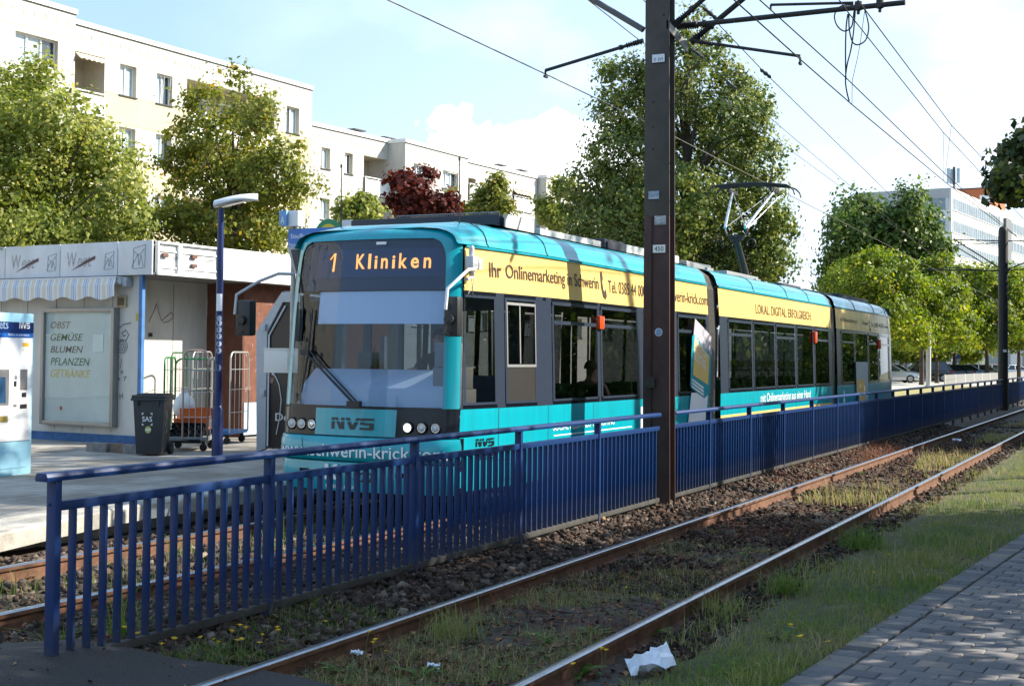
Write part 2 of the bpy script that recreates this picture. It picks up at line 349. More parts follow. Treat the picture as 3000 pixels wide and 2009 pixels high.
# brick paved path, every block its own colour
def pavement():
    ang = math.atan(-.078); ex = np.array([math.cos(ang), math.sin(ang)]); ey = np.array([-ex[1], ex[0]]); o = np.array([0, -3.47])
    blocks = []
    bl, bw, gp = .2, .165, .007
    nx = int(60/bw)
    for i in range(-6, nx):
        x0 = i*bw
        if x0 > 26: break
        blocks.append((x0, -bl, bw, bl))                       # border course
        off = (.5*bl if i % 2 else 0)
        y = -bl-.016-(bl-off if off else 0)
        if off: blocks.append((x0, -bl-.016-off, bw, off))
        y = -bl-.016-off
        while y > -4.2:
            blocks.append((x0, y-bl, bw, bl)); y -= bl
    V, F, T = [], [], []
    for (x, y, w, h) in blocks:
        px, py = x+gp/2, y+gp/2; w2, h2 = w-gp, h-gp; c = .006
        z = -.05+rng.normal(0, .0016); tz = rng.normal(0, .0012, 4)
        lo = [(px, py), (px+w2, py), (px+w2, py+h2), (px, py+h2)]; hi = [(px+c, py+c), (px+w2-c, py+c), (px+w2-c, py+h2-c), (px+c, py+h2-c)]
        b = len(V)
        for (q, zz) in [(p, -.075) for p in lo]+[(p, z-.004) for p in lo]+[(p, z+tz[k]) for k, p in enumerate(hi)]:
            w_ = o+ex*q[0]+ey*q[1]; V.append((w_[0], w_[1], zz))
        t = np.clip(rng.normal(.45, .18)+(rng.random() < .06)*.35, 0, 1)
        for k in range(4):
            k2 = (k+1) % 4; F += [(b+k, b+k2, b+4+k2, b+4+k), (b+4+k, b+4+k2, b+8+k2, b+8+k)]; T += [t, t]
        F.append((b+8, b+9, b+10, b+11)); T.append(t)
    m = tint_mat('paving_blocks', [(0, (.085, .085, .092)), (.5, (.175, .172, .178)), (.8, (.23, .20, .18)), (1, (.32, .26, .20))], rough=.85, bump=.7, bscale=160, noise=.5, nscale=25)
    tag(np_mesh('pavement', V, F, m, T), kind='structure')
    mm = M(); mm.prism([(*(o+ex*a+ey*b), -.10) for a, b in [(-1, 0.0), (60, 0.0), (60, -12), (-1, -12)]], (0, 0, .038)); tag(mm.build('pavement_bed', mat('joint_sand', (.055, .05, .038), rough=1, var=.5, vscale=20)), kind='structure')
pavement()

# platform slab with a ramped end
plat_m = mat('platform_paving', (.40, .37, .33), rough=.9, var=.22, vscale=3.0, bump=.25, bscale=70)
def slab_joints():
    N, L = plat_m.node_tree.nodes, plat_m.node_tree.links; b = N['Principled BSDF']; src = b.inputs['Base Color'].links[0].from_socket
    t = N.new('ShaderNodeTexCoord'); br = N.new('ShaderNodeTexBrick'); br.inputs['Scale'].default_value = 1.0; br.inputs['Brick Width'].default_value = .4; br.inputs['Row Height'].default_value = .2; br.inputs['Mortar Size'].default_value = .006
    br.inputs['Color1'].default_value = (1, 1, 1, 1); br.inputs['Color2'].default_value = (.84, .84, .85, 1); br.inputs['Mortar'].default_value = (.42, .40, .37, 1)
    n = N.new('ShaderNodeTexNoise'); n.inputs['Scale'].default_value = .9; n.inputs['Detail'].default_value = 6; r = N.new('ShaderNodeValToRGB'); r.color_ramp.elements[0].position = .40; r.color_ramp.elements[0].color = (.62, .60, .57, 1); r.color_ramp.elements[1].position = .56
    mx = N.new('ShaderNodeMixRGB'); mx.blend_type = 'MULTIPLY'; mx.inputs['Fac'].default_value = 1; m2 = N.new('ShaderNodeMixRGB'); m2.blend_type = 'MULTIPLY'; m2.inputs['Fac'].default_value = 1
    L.new(t.outputs['Object'], br.inputs['Vector']); L.new(t.outputs['Object'], n.inputs['Vector']); L.new(n.outputs['Fac'], r.inputs['Fac']); L.new(src, mx.inputs['Color1']); L.new(br.outputs['Color'], mx.inputs['Color2']); L.new(mx.outputs['Color'], m2.inputs['Color1']); L.new(r.outputs['Color'], m2.inputs['Color2']); L.new(m2.outputs['Color'], b.inputs['Base Color'])
slab_joints()
def platz(x): return .02+.19*sstep((x-1.2)/4.4)
def platform():
    m = M(); xs = [-14, -6, -2, 0, 1.2, 2, 2.8, 3.4, 4, 4.6, 5.2, 5.8, 6.4, 8, 12, 20, 30, 42]
    rows = []
    for x in xs:
        z = platz(x); rows.append([(x, 4.35, -.2), (x, 4.35, z-.17), (x, 4.0, z-.17), (x, 4.0, z-.02), (x, 4.02, z), (x, 4.62, z)])
    m.grid(rows); o = m.build('platform_edge', mat('edge_concrete', (.42, .39, .34), rough=.9, var=.45, vscale=4, bump=.5, bscale=40), smooth=30)
    tag(o, kind='structure')
    m = M(); rows = [[(x, 4.621, platz(x)-.003), (x, 9, platz(x)-.001), (x, 34, platz(x))] for x in xs]
    m.grid(rows); tag(m.build('platform', plat_m, smooth=30), kind='structure')
    rows = [[(x, 4.624, platz(x)+.002), (x, 4.632, platz(x)+.002)] for x in xs]
    mm = M(); mm.grid(rows); tag(mm.build('platform_joint', mat('dark_joint', (.08, .075, .065), rough=1)), kind='structure')
platform()

# ------------------------------------------------------------------ loose stones of the ballast
def cube8():
    v = np.array([(x, y, z) for z in (-.8, .8) for y in (-.8, .8) for x in (-.8, .8)]); q = [(0,2,3,1),(4,5,7,6),(0,1,5,4),(1,3,7,5),(3,2,6,7),(2,0,4,6)]
    return v, np.array([t for a, b, c, d in q for t in ((a, b, c), (a, c, d))])
def rand_rot(n, r):
    q = r.normal(size=(n, 4)); q /= np.linalg.norm(q, axis=1)[:, None]; w, x, y, z = q.T
    return np.stack([np.stack([1-2*(y*y+z*z), 2*(x*y-z*w), 2*(x*z+y*w)], 1), np.stack([2*(x*y+z*w), 1-2*(x*x+z*z), 2*(y*z-x*w)], 1), np.stack([2*(x*z-y*w), 2*(y*z+x*w), 1-2*(x*x+y*y)], 1)], 1)
def stones(name, spots, size, m, seed, tint_mu=.45, tint_sd=.2):
    r = np.random.default_rng(seed); n = len(spots); bv, bf = cube8()
    sc = size*np.exp(r.normal(0, .25, (n, 1, 1)))*r.uniform(.45, 1.35, (n, 1, 3))
    v = (bv[None]+r.normal(0, .27, (n, 8, 3)))*sc; v = np.einsum('nij,nkj->nki', rand_rot(n, r), v)
    v[:, :, 2] *= .8; v += np.asarray(spots)[:, None, :]
    F = (bf[None]+(np.arange(n)*8)[:, None, None]).reshape(-1, 3); T = np.repeat(np.clip(r.normal(tint_mu, tint_sd, n), 0, 1), 12)
    return np_mesh(name, v.reshape(-1, 3), F, m, T)
stone_m = tint_mat('ballast_stone', [(0, (.022, .014, .010)), (.35, (.050, .033, .025)), (.65, (.088, .064, .050)), (1, (.25, .20, .16))], rough=.95, noise=.35, nscale=35)
def scatter(x0, x1, y0, y1, dens, zf, seed, power=1.0, keep=None):
    r = np.random.default_rng(seed); n = int((x1-x0)*(y1-y0)*dens)
    x = x0+(x1-x0)*r.random(n)**power; y = r.uniform(y0, y1, n); z = zf(x, y)+r.uniform(-.012, .022, n)
    s = np.stack([x, y, z], 1)
    return s if keep is None else s[keep(s, r)]
sp = np.concatenate([scatter(.75, 34, -.80, 1.40, 640, bedz, 11, 1.7),
                     scatter(1.2, 34, -.80, 1.40, 60, lambda x, y: bedz(x, y)+.03, 12, 1.7)])
tag(stones('ballast_gravel', sp, .0265, stone_m, 1), kind='stuff')
sp = np.concatenate([scatter(.3, 9, 1.62, 2.96, 230, bedz, 13), scatter(.3, 9, 3.14, 3.96, 300, bedz, 14)])
tag(stones('tram_track_gravel', sp, .027, stone_m, 2, .48), kind='stuff')
sp = np.concatenate([scatter(4.6, 40, -2.32, -.98, 260, bedz, 15, 1.6, lambda s, r: noise2(s[:, 0], s[:, 1], 2.2, 9)+r.normal(0, .3, len(s)) > -.15),
                     scatter(2.5, 36, -2.86, -2.5, 200, bedz, 16, 1.6)])
tag(stones('near_track_gravel', sp, .023, stone_m, 3, .33, .16), kind='stuff')

# ------------------------------------------------------------------ rails and sleepers
def rail(y, label, x0=-16, x1=170):
    prof = [(-.0625, -.149), (.0625, -.149), (.0625, -.139), (.012, -.118), (.008, -.05), (.030, -.038), (.0335, -.030), (.0335, -.007), (.026, 0), (-.026, 0), (-.0335, -.007), (-.0335, -.030), (-.030, -.038), (-.008, -.05), (-.012, -.118), (-.0625, -.139)]
    t = thing('rail', label, 'rail', (x0, y, 0))
    m = M(); n = len(prof); xs = [0, x1-x0]
    m.add([(x, p[0], p[1]) for x in xs for p in prof], [(i, (i+1) % n, n+(i+1) % n, n+i) for i in range(n) if i not in (7, 8, 9)]+[tuple(range(n))[::-1], tuple(range(n, 2*n))])
    m.build('rail_body', RUST, t)
    m = M(); q = [prof[7], prof[8], prof[9], prof[10]]
    m.add([(x, p[0], p[1]) for x in xs for p in q], [(0, 1, 5, 4), (1, 2, 6, 5), (2, 3, 7, 6)]); m.build('running_surface', STEEL, t, smooth=50, fixn=False)
    return t
rail(-2.40, 'polished rail nearest the grass verge and brick path')
rail(-.90, 'polished rail running just below the long blue fence on the camera side')
rail(1.55, 'rusty sided rail under the tram on the side of the blue fence')
rail(3.06, 'polished rail of the tram track right beside the platform edge')
def sleeper():
    t = thing('sleeper', 'weathered concrete sleeper half buried in gravel and weeds under the rails', 'sleeper', (0, 0, 0), 0, 'sleepers of the two tracks')
    m = M(); m.box(-.13, .13, -1.3, 1.3, -.25, -.112); m.build('beam', CONC_D, t, bevel=.02)
    for s in (-1, 1):
        for k in (-1, 1):
            m = M(); y = s*.752+k*.085
            m.box(-.05, .05, y-.022, y+.022, -.112, -.098); m.lathe([(.018, -.10), (.018, -.07), (.012, -.062)], (0, y, 0), 6)
            m.tube([(.04, y, -.095), (.055, y+.02*k, -.075), (0, y+.03*k, -.07), (-.055, y+.02*k, -.075), (-.04, y, -.095)], .008, 5)
            m.build('rail_clip', RUST, t)
    return t
s0 = sleeper(); s0.location = (1.15, -1.65, 0)
for i in range(1, 46):
    c = copy_tree(s0); c.location = (1.15+.66*i, -1.65, rng.uniform(-.035, -.012)); c.rotation_euler.z = rng.normal(0, .008)
for i in range(0, 9):
    c = copy_tree(s0); c.location = (.75+.66*i, 2.305, rng.uniform(-.035, -.01)); c.rotation_euler.z = rng.normal(0, .008)

# ------------------------------------------------------------------ blue railing between the tracks
P_ME = None
def railing(label, x0, x1, posts, bays, end_left=False, npick=100):
    global P_ME
    t = thing('blue_railing', label, 'railing', (x0, 0, 0), 0)
    m = M(); m.prism([(0, -.044, 1.062), (0, -.048, 1.085), (0, -.036, 1.108), (0, .036, 1.108), (0, .048, 1.085), (0, .044, 1.062)], (x1-x0, 0, 0)); m.build('handrail', BLUE, t, bevel=.004)
    e0 = .10 if x0 < 1 else 0
    m = M(); m.box(e0, x1-x0, -.022, .022, .892, .944); m.build('mid_rail', BLUE, t, bevel=.004)
    m = M(); m.box(e0+.03, x1-x0, -.026, .026, .018, .07); m.build('bottom_rail', mat('rail_dirty', (.048, .045, .040), rough=.8, var=.5, vscale=5), t, bevel=.004)
    for p in posts:
        m = M(); m.box(-.024, .024, -.034, .034, -.22, 1.062)
        if p < 1: m.lathe([(.010, -.030), (.010, -.024)], (0, .012, .93), 8, axis='x')
        o = m.build('post', BLUE, t, bevel=.005); o.location = (p-x0, 0, 0)
    xs = []
    for (a, b) in bays:
        n = int(round((b-a)/.125)); xs += [a+(b-a)*k/n for k in range(1, n)]
    if P_ME is None:
        m = M(); m.box(-.010, .010, -.024, .024, .07, .892); o = m.build('picket', BLUE, t, bevel=.002); P_ME = o.data; o.location = (xs[0]-x0, 0, 0); rest = xs[1:]
    else: rest = xs
    for k, x in enumerate(rest[:npick-1]):
        o = link('picket', P_ME, t); o.location = (x-x0, 0, 0)
    if len(rest) > npick-1:
        m = M()
        for x in rest[npick-1:]: m.box(x-x0-.010, x-x0+.010, -.024, .024, .07, .892)
        tag(m.build('far_pickets', BLUE, t), kind='stuff')
    return t
railing('blue railing with flat pickets before the tram, ending at the rust brown pylon', -.10, 9.96, [0, 2, 4, 6, 8], [(.02, 2), (2, 4), (4, 6), (6, 8), (8, 9.96)])
railing('blue steel railing running from the rust brown pylon to the far black pylon', 10.52, 49.7, [12+2*k for k in range(19)], [(10.52, 12)]+[(12+2*k, 14+2*k) for k in range(18)]+[(48, 49.7)])
railing('last stretch of blue railing beyond the far black pylon', 50.4, 96, [52+2*k for k in range(22)], [(50.4, 52)]+[(52+2*k, 54+2*k) for k in range(21)], npick=20)

# ------------------------------------------------------------------ near pylon
def near_pylon():
    X0 = 10.12
    yl, yr = atX(1885, 1000, X0)[1], atX(1966, 1000, X0)[1]; yl2, yr2 = atX(1891, 0, X0)[1], atX(1960.5, 0, X0)[1]
    ym = (yl+yr)/2
    t = thing('overhead_line_pylon', 'tall rust brown steel pylon with stickers between the tracks in front of the tram', 'pylon', (X0, ym, 0))
    lo, hi = (yl-ym, yr-ym), (yl2-ym, yr2-ym)
    zt = 7.6
    def w(z): q = (z+.3)/(6.2+.3); return lo[0]+(hi[0]-lo[0])*q, lo[1]+(hi[1]-lo[1])*q
    def plate(m, x0, x1, za, zb):
        a, b = w(za), w(zb)
        m.add([(x0,a[0],za),(x0,a[1],za),(x1,a[1],za),(x1,a[0],za),(x0,b[0],zb),(x0,b[1],zb),(x1,b[1],zb),(x1,b[0],zb)], [(0,3,2,1),(4,5,6,7),(0,1,5,4),(1,2,6,5),(2,3,7,6),(3,0,4,7)])
    zs = 3.55
    for nm, za, zb, mt in [('lower_mast', -.3, zs, PYLR), ('upper_mast', zs, zt, PYL)]:
        m = M(); plate(m, 0, .02, za, zb); plate(m, .20, .22, za, zb); m.box(.0205, .1995, -.008, .008, za, zb); m.build(nm, mt, t, bevel=.003)
    def P(x, y, X): return atX(x, y, X)-np.array([X0, ym, 0])
    m = M(); m.box(-.035, .26, lo[1]-.02, lo[0]+.02, -.3, -.1); m.build('base_plate', BLACKM, t)
    # bracket and tubes on the near track side
    m = M(); a, b = P(1957, 72, 10.12), P(2016, 140, 10.55); d = (b-a)
    m.add([a+(0,0,.055), a+(0,0,-.055), b+(0,0,-.055), b+(0,0,.055), a+(0,.02,.055), a+(0,.02,-.055), b+(0,.02,-.055), b+(0,.02,.055)], [(0,1,2,3),(7,6,5,4),(0,3,7,4),(1,5,6,2),(0,4,5,1),(3,2,6,7)])
    for k in (.45, .55): m.cbox(a+d*k+(0, -.01, 0), (.02, .03, .05))
    m.build('bracket_arm', mat('bracket_grey', (.35, .33, .29), rough=.6, var=.2), t)
    def strut(nm, p, q, r, ins=None, mt=BLACKM):
        m = M(); m.tube([p, q], r, 10)
        if ins:
            L_ = np.linalg.norm(q-p); e = (q-p)/L_
            for k in range(6):
                c = p+e*(ins+.03*k); m.tube([c-e*.006, c, c+e*.006], [r*1.25, r*1.8, r*1.25], 10)
            m.tube([p-e*.02, p+e*.10], r*1.35, 10); m.tube([p+e*(ins+.22), p+e*(ins+.26)], r*1.5, 10)
        return m.build(nm, mt, t, smooth=40)
    XT = 10.45
    strut('cantilever_tube', P(1988, 78, XT), P(2652, 8, XT), .032, .10)
    strut('upper_strut', P(1975, 74, 10.3), P(2195, -120, 10.3), .030, .05)
    strut('diagonal_strut', P(2028, 122, 10.55), P(2330, -130, 10.55), .034, .06)
    strut('steady_arm', P(2040, 122, 10.5), P(2344, 165, 10.5), .020, .06)
    m = M(); q = P(2344, 165, 10.5); m.tube([q+(0, .02, 0), q+(0, 0, -.02), q+(.01, 0, -.085)], .014, 8); m.cbox(q+(.01, 0, -.09), (.08, .03, .03)); m.build('wire_clamp', BLACKM, t)
    strut('upper_steady_arm', P(2500, 9, 10.5), P(2258, 15, 10.5), .017)
    m = M(); q = P(2258, 15, 10.5); m.tube([q, q+(0, 0, -.03), q+(.01, 0, -.07)], .013, 8); m.build('wire_clamp', BLACKM, t)
    m = M()
    for x, y in [(2515, 18), (2578, 12)]:
        q = P(x, y, XT); m.tube([q+(0, 0, .05), q+(0, 0, -.05)], .045, 10); m.tube([q+(0, 0, -.05), q+(0, 0, -.1)], .02, 8)
    m.build('messenger_clamp', BLACKM, t)
    strut('far_side_tube', P(1885, 88, 10.3), P(1640, -57, 10.3), .040, mt=mat('tube_grey', (.10, .10, .10), rough=.5))
    strut('far_side_steady_arm', P(1880, 121, 10.3), P(1598, 207, 10.3), .022, .05)
    m = M(); q = P(1598, 207, 10.3); m.tube([q, q+(0, .0, -.03), q+(.01, 0, -.075)], .014, 8); m.cbox(q+(.01, 0, -.08), (.09, .03, .03)); m.build('wire_clamp', BLACKM, t)
    # plates and stickers on the face towards the camera
    def plate2(nm, x0, y0, x1, y1, txt, bg, fg, rim=None, part_label=None):
        a = atX(x0, y0, X0)-np.array([X0, ym, 0]); b = atX(x1, y1, X0)-np.array([X0, ym, 0])
        m = M()
        if rim: m.box(-.012, -.001, b[1]-.008, a[1]+.008, b[2]-.008, a[2]+.008); r = m.build(nm+'_rim', rim, t)
        m = M(); m.box(-.016, -.0125 if rim else -.001, b[1], a[1], b[2], a[2]); o = m.build(nm, bg, t)
        if part_label: o['label'] = part_label
        if txt:
            wd, ht = abs(a[1]-b[1]), a[2]-b[2]; fx, fy, cx, cy = txt[1]
            lettering(txt[0], wd*fx, ht*fy, lambda lx, ly: (-.0175, a[1]-wd*cx-lx, b[2]+ht*cy+ly), fg, o)
        return o
    SGN = mat('sign_white', (.72, .74, .78), rough=.4); LET = mat('black_letters', (.015, .015, .015), rough=.6)
    plate2('number_sign', 1912, 162, 1948, 182, ('D  019', (.72, .42, .14, .14)), SGN, LET, BLACK)
    plate2('number_sign', 1914, 718, 1950, 740, ('450', (.72, .6, .14, .2)), mat('sticker_white', (.82, .82, .8), rough=.5), LET)
    st = mat('sticker_blue_grey', (.30, .36, .47), rough=.5, var=.5, vscale=40)
    plate2('sticker', 1901, 561, 1932, 583, ('F.C.HANSA', (.95, .2, .03, .06)), st, mat('sticker_ink', (.85, .85, .85), rough=.5))
    plate2('sticker', 1919, 633, 1952, 658, ('F.C. HANSA', (.95, .16, .03, .06)), mat('sticker_grey', (.45, .47, .50), rough=.5, var=.6, vscale=45), LET)
    m = M(); c = atX(1930, 973, X0)-np.array([X0, ym, 0]); m.lathe([(.05, -.003), (.05, -.006)], (0, c[1], c[2]), 24, axis='x'); rs = m.build('sticker', SGN, t)
    m = M(); m.lathe([(.042, -.0065), (.042, -.0075)], (0, c[1], c[2]), 24, axis='x'); m.build('sticker_ring', mat('sticker_blue', (.25, .40, .62), rough=.5, var=.6, vscale=50), rs)
    a = atX(1893, 1105, X0)-np.array([X0, ym, 0]); b = atX(1922, 1136, X0)-np.array([X0, ym, 0])
    m = M(); m.box(-.07, -.002, b[1], a[1], b[2], a[2]); m.box(-.075, -.07, b[1]-.006, a[1]+.006, a[2]-.02, a[2]+.006); m.build('junction_box', mat('box_brown', (.05, .035, .03), rough=.6, var=.4), t, bevel=.006)
    ycen = (a[1]+b[1])/2
    m = M(); m.tube([(-.02, ycen, .2), (-.02, ycen, b[2])], .012, 8); m.tube([(-.02, ycen, a[2]), (-.02, ycen+.005, a[2]+2.0)], .009, 8); m.build('conduit', PYLR, t)
    m = M()
    for yy in (300, 372, 437, 43): 
        c = atX(1913 if yy != 43 else 1944, yy, X0)-np.array([X0, ym, 0]); m.lathe([(.013, -.001), (.013, -.012)], (0, c[1], c[2]), 6, axis='x')
    m.build('bolt', BLACKM, t)
near_pylon()

# ------------------------------------------------------------------ far pylon
def far_pylon():
    X = 50.0
    t = thing('overhead_line_pylon', 'round black pylon with cantilever arms far down the tracks', 'pylon', (X, 0, 0))
    m = M(); m.lathe([(.19, -.3), (.19, 1.0), (.185, 6.9), (.17, 7.0), (.11, 7.08), (.03, 7.1)], (0, 0, 0), 18); m.build('mast', mat('black_mast', (.010, .010, .011), rough=.55), t, smooth=40)
    def P(x, y): return atX(x, y, X)-np.array([X, 0, 0])
    for nm, p, q, r in [('top_arm', (2795, 702), (2935, 706), .022), ('top_arm', (2800, 718), (2935, 711), .018), ('diagonal_strut', (2800, 704), (2935, 789), .026), ('diagonal_strut', (2800, 722), (2880, 770), .02),
                        ('lower_arm', (2690, 790), (2935, 793), .026), ('lower_arm', (2760, 783), (2935, 795), .018), ('right_top_arm', (2950, 706), (3060, 706), .022), ('right_diagonal', (2950, 791), (3040, 752), .026), ('right_lower_arm', (2950, 793), (3060, 782), .022)]:
        a, b = P(*p), P(*q); m = M(); m.tube([a, b], r, 8); e = (b-a)/np.linalg.norm(b-a)
        for k in range(4): c = b-e*(.3+.05*k); m.tube([c-e*.012, c, c+e*.012], [r, r*2.2, r], 8)
        m.build(nm, BLACKM, t)
    a = atX(2939, 1024, X-.2)-np.array([X, 0, 0]); b = atX(2949, 1031, X-.2)-np.array([X, 0, 0])
    m = M(); m.box(a[0]-.02, a[0], b[1], a[1], b[2], a[2]); o = m.build('number_sign', MATS['sticker_white'], t)
    wd = a[1]-b[1]; lettering('451', wd*.8, (a[2]-b[2])*.65, lambda lx, ly: (a[0]-.023, a[1]-wd*.1-lx, b[2]+.02+ly), MATS['black_letters'], o)
far_pylon()

# ------------------------------------------------------------------ overhead wires
def wire(name, label, pts, r=.0075, m=None, group=None, extra=()):
    P = [atY(x, y, Y) for x, y, Y in pts]
    d0 = P[0]-P[1]; d1 = P[-1]-P[-2]
    P = [P[0]+d0/np.linalg.norm(d0)*24]+P+[P[-1]+d1/np.linalg.norm(d1)*70]
    t = thing(name, label, 'overhead wire', tuple(P[1]), 0, group); P = [p-P[1] if i != 1 else p*0 for i, p in enumerate(P)]
    mm = M(); mm.tube(P, r, 6); mm.build('wire', m or CABLE, t, smooth=60)
    org = np.array(t.location[:])
    for (x, y, Y) in extra:
        c = atY(x, y, Y)-org; e = np.array([1.0, 0, -.02]); mm = M()
        mm.tube([c-e*.28, c-e*.2, c-e*.12, c, c+e*.12, c+e*.2, c+e*.28], [.012, .03, .018, .034, .018, .03, .012], 8); mm.build('insulator', BLACKM, t, smooth=50)
    return t
WL = mat('copper_wire', (.16, .13, .10), rough=.5, metal=.4)
wire('contact_wire', 'contact wire above the tram touching the pantograph', [(1135, 0, 1.95), (1597, 217, 1.75), (1885, 355, 1.95), (2232, 531, 2.25), (2460, 647, 2.28)], .0078, WL)
wire('guy_wire', 'thin wire that passes behind the top of the rust brown pylon', [(1722, 0, 1.2), (1875, 120, 1.2), (2239, 384, 2.0), (2464, 549, 2.3)], .006)
wire('feeder_wire', 'wire with dark insulators in front of the big tree just right of the pylon', [(2027, 138, .6), (2143, 250, .8), (2286, 371, 1.0), (2487, 542, 1.3)], .006, extra=[(2044, 158, .62), (2143, 250, .8)])
wire('feeder_wire', 'wire with two dark insulators crossing behind the cantilever tubes of the pylon', [(2053, 7, -.3), (2107, 74, -.3), (2241, 214, -.3), (2594, 558, .2), (2670, 634, .3)], .0065, extra=[(2080, 40, -.3), (2243, 216, -.3)])
wire('contact_wire', 'contact wire clamped to the end of the lower steady arm of the near pylon', [(2150, 0, -1.5), (2344, 174, -1.6), (2495, 306, -1.65), (2772, 536, -1.7), (2960, 680, -1.65)], .0085)
wire('contact_wire', 'contact wire held by the short upper steady arm over the near track', [(2225, 0, -1.3), (2480, 230, -1.4), (2768, 509, -1.6), (2935, 655, -1.7)], .0085)
wire('messenger_wire', 'messenger wire hung from the cantilever tube left of the tube end', [(2458, 0, -2.3), (2487, 40, -2.3), (2763, 388, -2.0), (3000, 643, -1.9)], .0075)
wire('messenger_wire', 'outermost messenger wire hung near the open end of the cantilever tube', [(2529, 22, -2.6), (2788, 368, -2.4), (3000, 594, -2.3)], .0075)
def jumpers():
    D = 17.2
    def poly(nm, label, pts, r, mt=CABLE):
        P = [atD(x, y, D) for x, y in pts]
        Q = [P[0]]
        for i in range(len(P)-1):
            p0, p1, p2, p3 = P[max(i-1, 0)], P[i], P[i+1], P[min(i+2, len(P)-1)]
            for k in range(1, 7):
                u = k/6; Q.append(.5*((2*p1)+(-p0+p2)*u+(2*p0-5*p1+4*p2-p3)*u*u+(-p0+3*p1-3*p2+p3)*u**3))
        m = M(); o = Q[0].copy(); m.tube([q-o for q in Q], r, 7); ob = m.build(nm, mt, None, smooth=60); ob.location = o; tag(ob, label, 'cable', 'jumper cables under the cantilever tube')
    poly('jumper_cable', 'loop of black cable hanging left below the clamps of the cantilever tube', [(2500, 14), (2462, 20), (2445, 45), (2452, 75), (2473, 92), (2494, 80), (2500, 50), (2504, 14)], .0095)
    poly('jumper_cable', 'loop of black cable hanging right below the clamps of the cantilever tube', [(2487, 40), (2488, 85), (2497, 122), (2513, 132), (2536, 118), (2545, 85), (2541, 55), (2533, 28)], .0095)
    poly('jumper_cable', 'black cable dropping from the messenger wire to the upper contact wire', [(2484, 42), (2479, 80), (2477, 150), (2478, 222), (2481, 232)], .0095)
    poly('jumper_cable', 'black cable dropping from the messenger wire down to the lower contact wire', [(2506, 30), (2500, 100), (2492, 150), (2482, 190), (2477, 235), (2481, 270), (2488, 297)], .0095)
    poly('dropper_wire', 'thin dropper wire beside the black jumper cables', [(2533, 34), (2518, 140), (2502, 215), (2497, 240), (2496, 305)], .004)
    D = 28.0
    poly('dropper_wire', 'thin dropper wire above the antenna mast, left one of two', [(2763, 389), (2765, 460), (2765, 530)], .005)
    poly('dropper_wire', 'thin dropper wire above the antenna mast, right one of two', [(2787, 368), (2778, 440), (2769, 508)], .005)
jumpers()

# ------------------------------------------------------------------ the tram
TEAL = mat('tram_teal', (.0, .33, .41), rough=.28, coat=.6, var=.16, vscale=2.2, stretch=(3.2, 3.2, .45))
YEL = mat('tram_yellow', (.80, .54, .17), rough=.35, coat=.3, var=.10, vscale=2.0, stretch=(3, 3, .5))
TFRM = mat('tram_window_frame', (.030, .041, .066), rough=.22, coat=.4, var=.12, vscale=3)
TBLK = mat('tram_black_gloss', (.006, .008, .014), rough=.15, coat=.12, spec=.3)
TDARK = mat('tram_dark_underside', (.012, .012, .012), rough=.9)
ROOFM = mat('tram_roof_white', (.62, .62, .60), rough=.5, var=.12)
ROOFD = mat('tram_roof_dark', (.025, .03, .045), rough=.5, var=.2)
SGLASS = glass_mat('side_window_glass', (.17, .175, .18), refl=.9)
DGLASS = glass_mat('driver_window_glass', (.50, .52, .52), refl=.9)
WGLASS = glass_mat('windscreen_glass', (.62, .74, .88), refl=.95, ior=1.55)
BELLOW = mat('bellows_rubber', (.17, .155, .13), rough=.75, var=.3, vscale=20)
SEAT = mat('seat_green', (.02, .16, .05), rough=.8)
INT = mat('tram_interior_grey', (.16, .165, .17), rough=.7)
TXTB = mat('tram_lettering_brown', (.045, .022, .014), rough=.5)
TXTW = mat('tram_lettering_white', (.82, .84, .86), rough=.45)
TXTK = mat('tram_lettering_black', (.010, .010, .014), rough=.3)
TC = 2.28; TT = np.array([18.9, TC, 0.0])
tram = thing('tram', 'turquoise and yellow articulated tram with its destination display lit, standing at the platform', 'tram', tuple(TT))
_tm = Matrix.Translation(-Vector(TT))
def tb(m, name, mt, parent=None, **k): m.xform(_tm); return m.build(name, mt, parent or tram, **k)
def lean(z):
    if z < .45: return .02*(.45-z)/.12
    if z < 1.21: return 0.0
    if z < 2.48: return .035*(z-1.21)/1.27
    return .035+.03*min(1, (z-2.48)/.48)
def plan(X):
    if X < 9.7:
        t = min(1, max(0, (X-6.95)/2.6)); return 1.12+.205*(1-(1-t)**2)
    if X > 29.4:
        t = min(1, (X-29.4)/2.35); return 1.325-.09*t*t
    return 1.325
def X0(z): return float(np.interp(z, [.28, .62, .92, 1.2, 2.2, 3.05, 3.12, 3.18, 3.22], [6.72, 6.70, 6.70, 6.72, 6.78, 6.87, 6.91, 7.00, 7.14]))
def Fx(u, z): a = abs(u); return X0(z)+.16*u*u+.09*max(0, (a-.84)/.16)**2
def hwf(z):
    t = min(1, max(0, (z-2.93)/.29)); return 1.12-lean(z)-.24*(1-math.sqrt(max(0, 1-t*t)))
def FP(u, z, off=0.0): return np.array([Fx(u, z)-off, TC-u*hwf(z), z])
def SP(X, z, off=0.0, side=1):
    X = max(X, Fx(1, z)) if X < 8 else X
    return np.array([X, TC-side*(plan(X)-lean(z)+off), z])
def SX(px, py):
    Y = .96
    for _ in range(12):
        p = atY(px, py, Y); Y = .6*Y+.4*(TC-plan(p[0])+lean(p[2]))
    return p[0], p[2]
def xs_between(a, b, st=.25): return list(np.linspace(a, b, max(2, int((b-a)/st)+1)))
SECT = [(6.5, 15.08), (15.68, 24.02), (24.52, 31.75)]
SNAME = ['front', 'middle', 'rear']
def strip(m, xa, xb, zs, off=0.0, side=1, mi=0):
    m.grid([[SP(x, z, off, side) for z in zs] for x in xs_between(xa, xb)], mi)

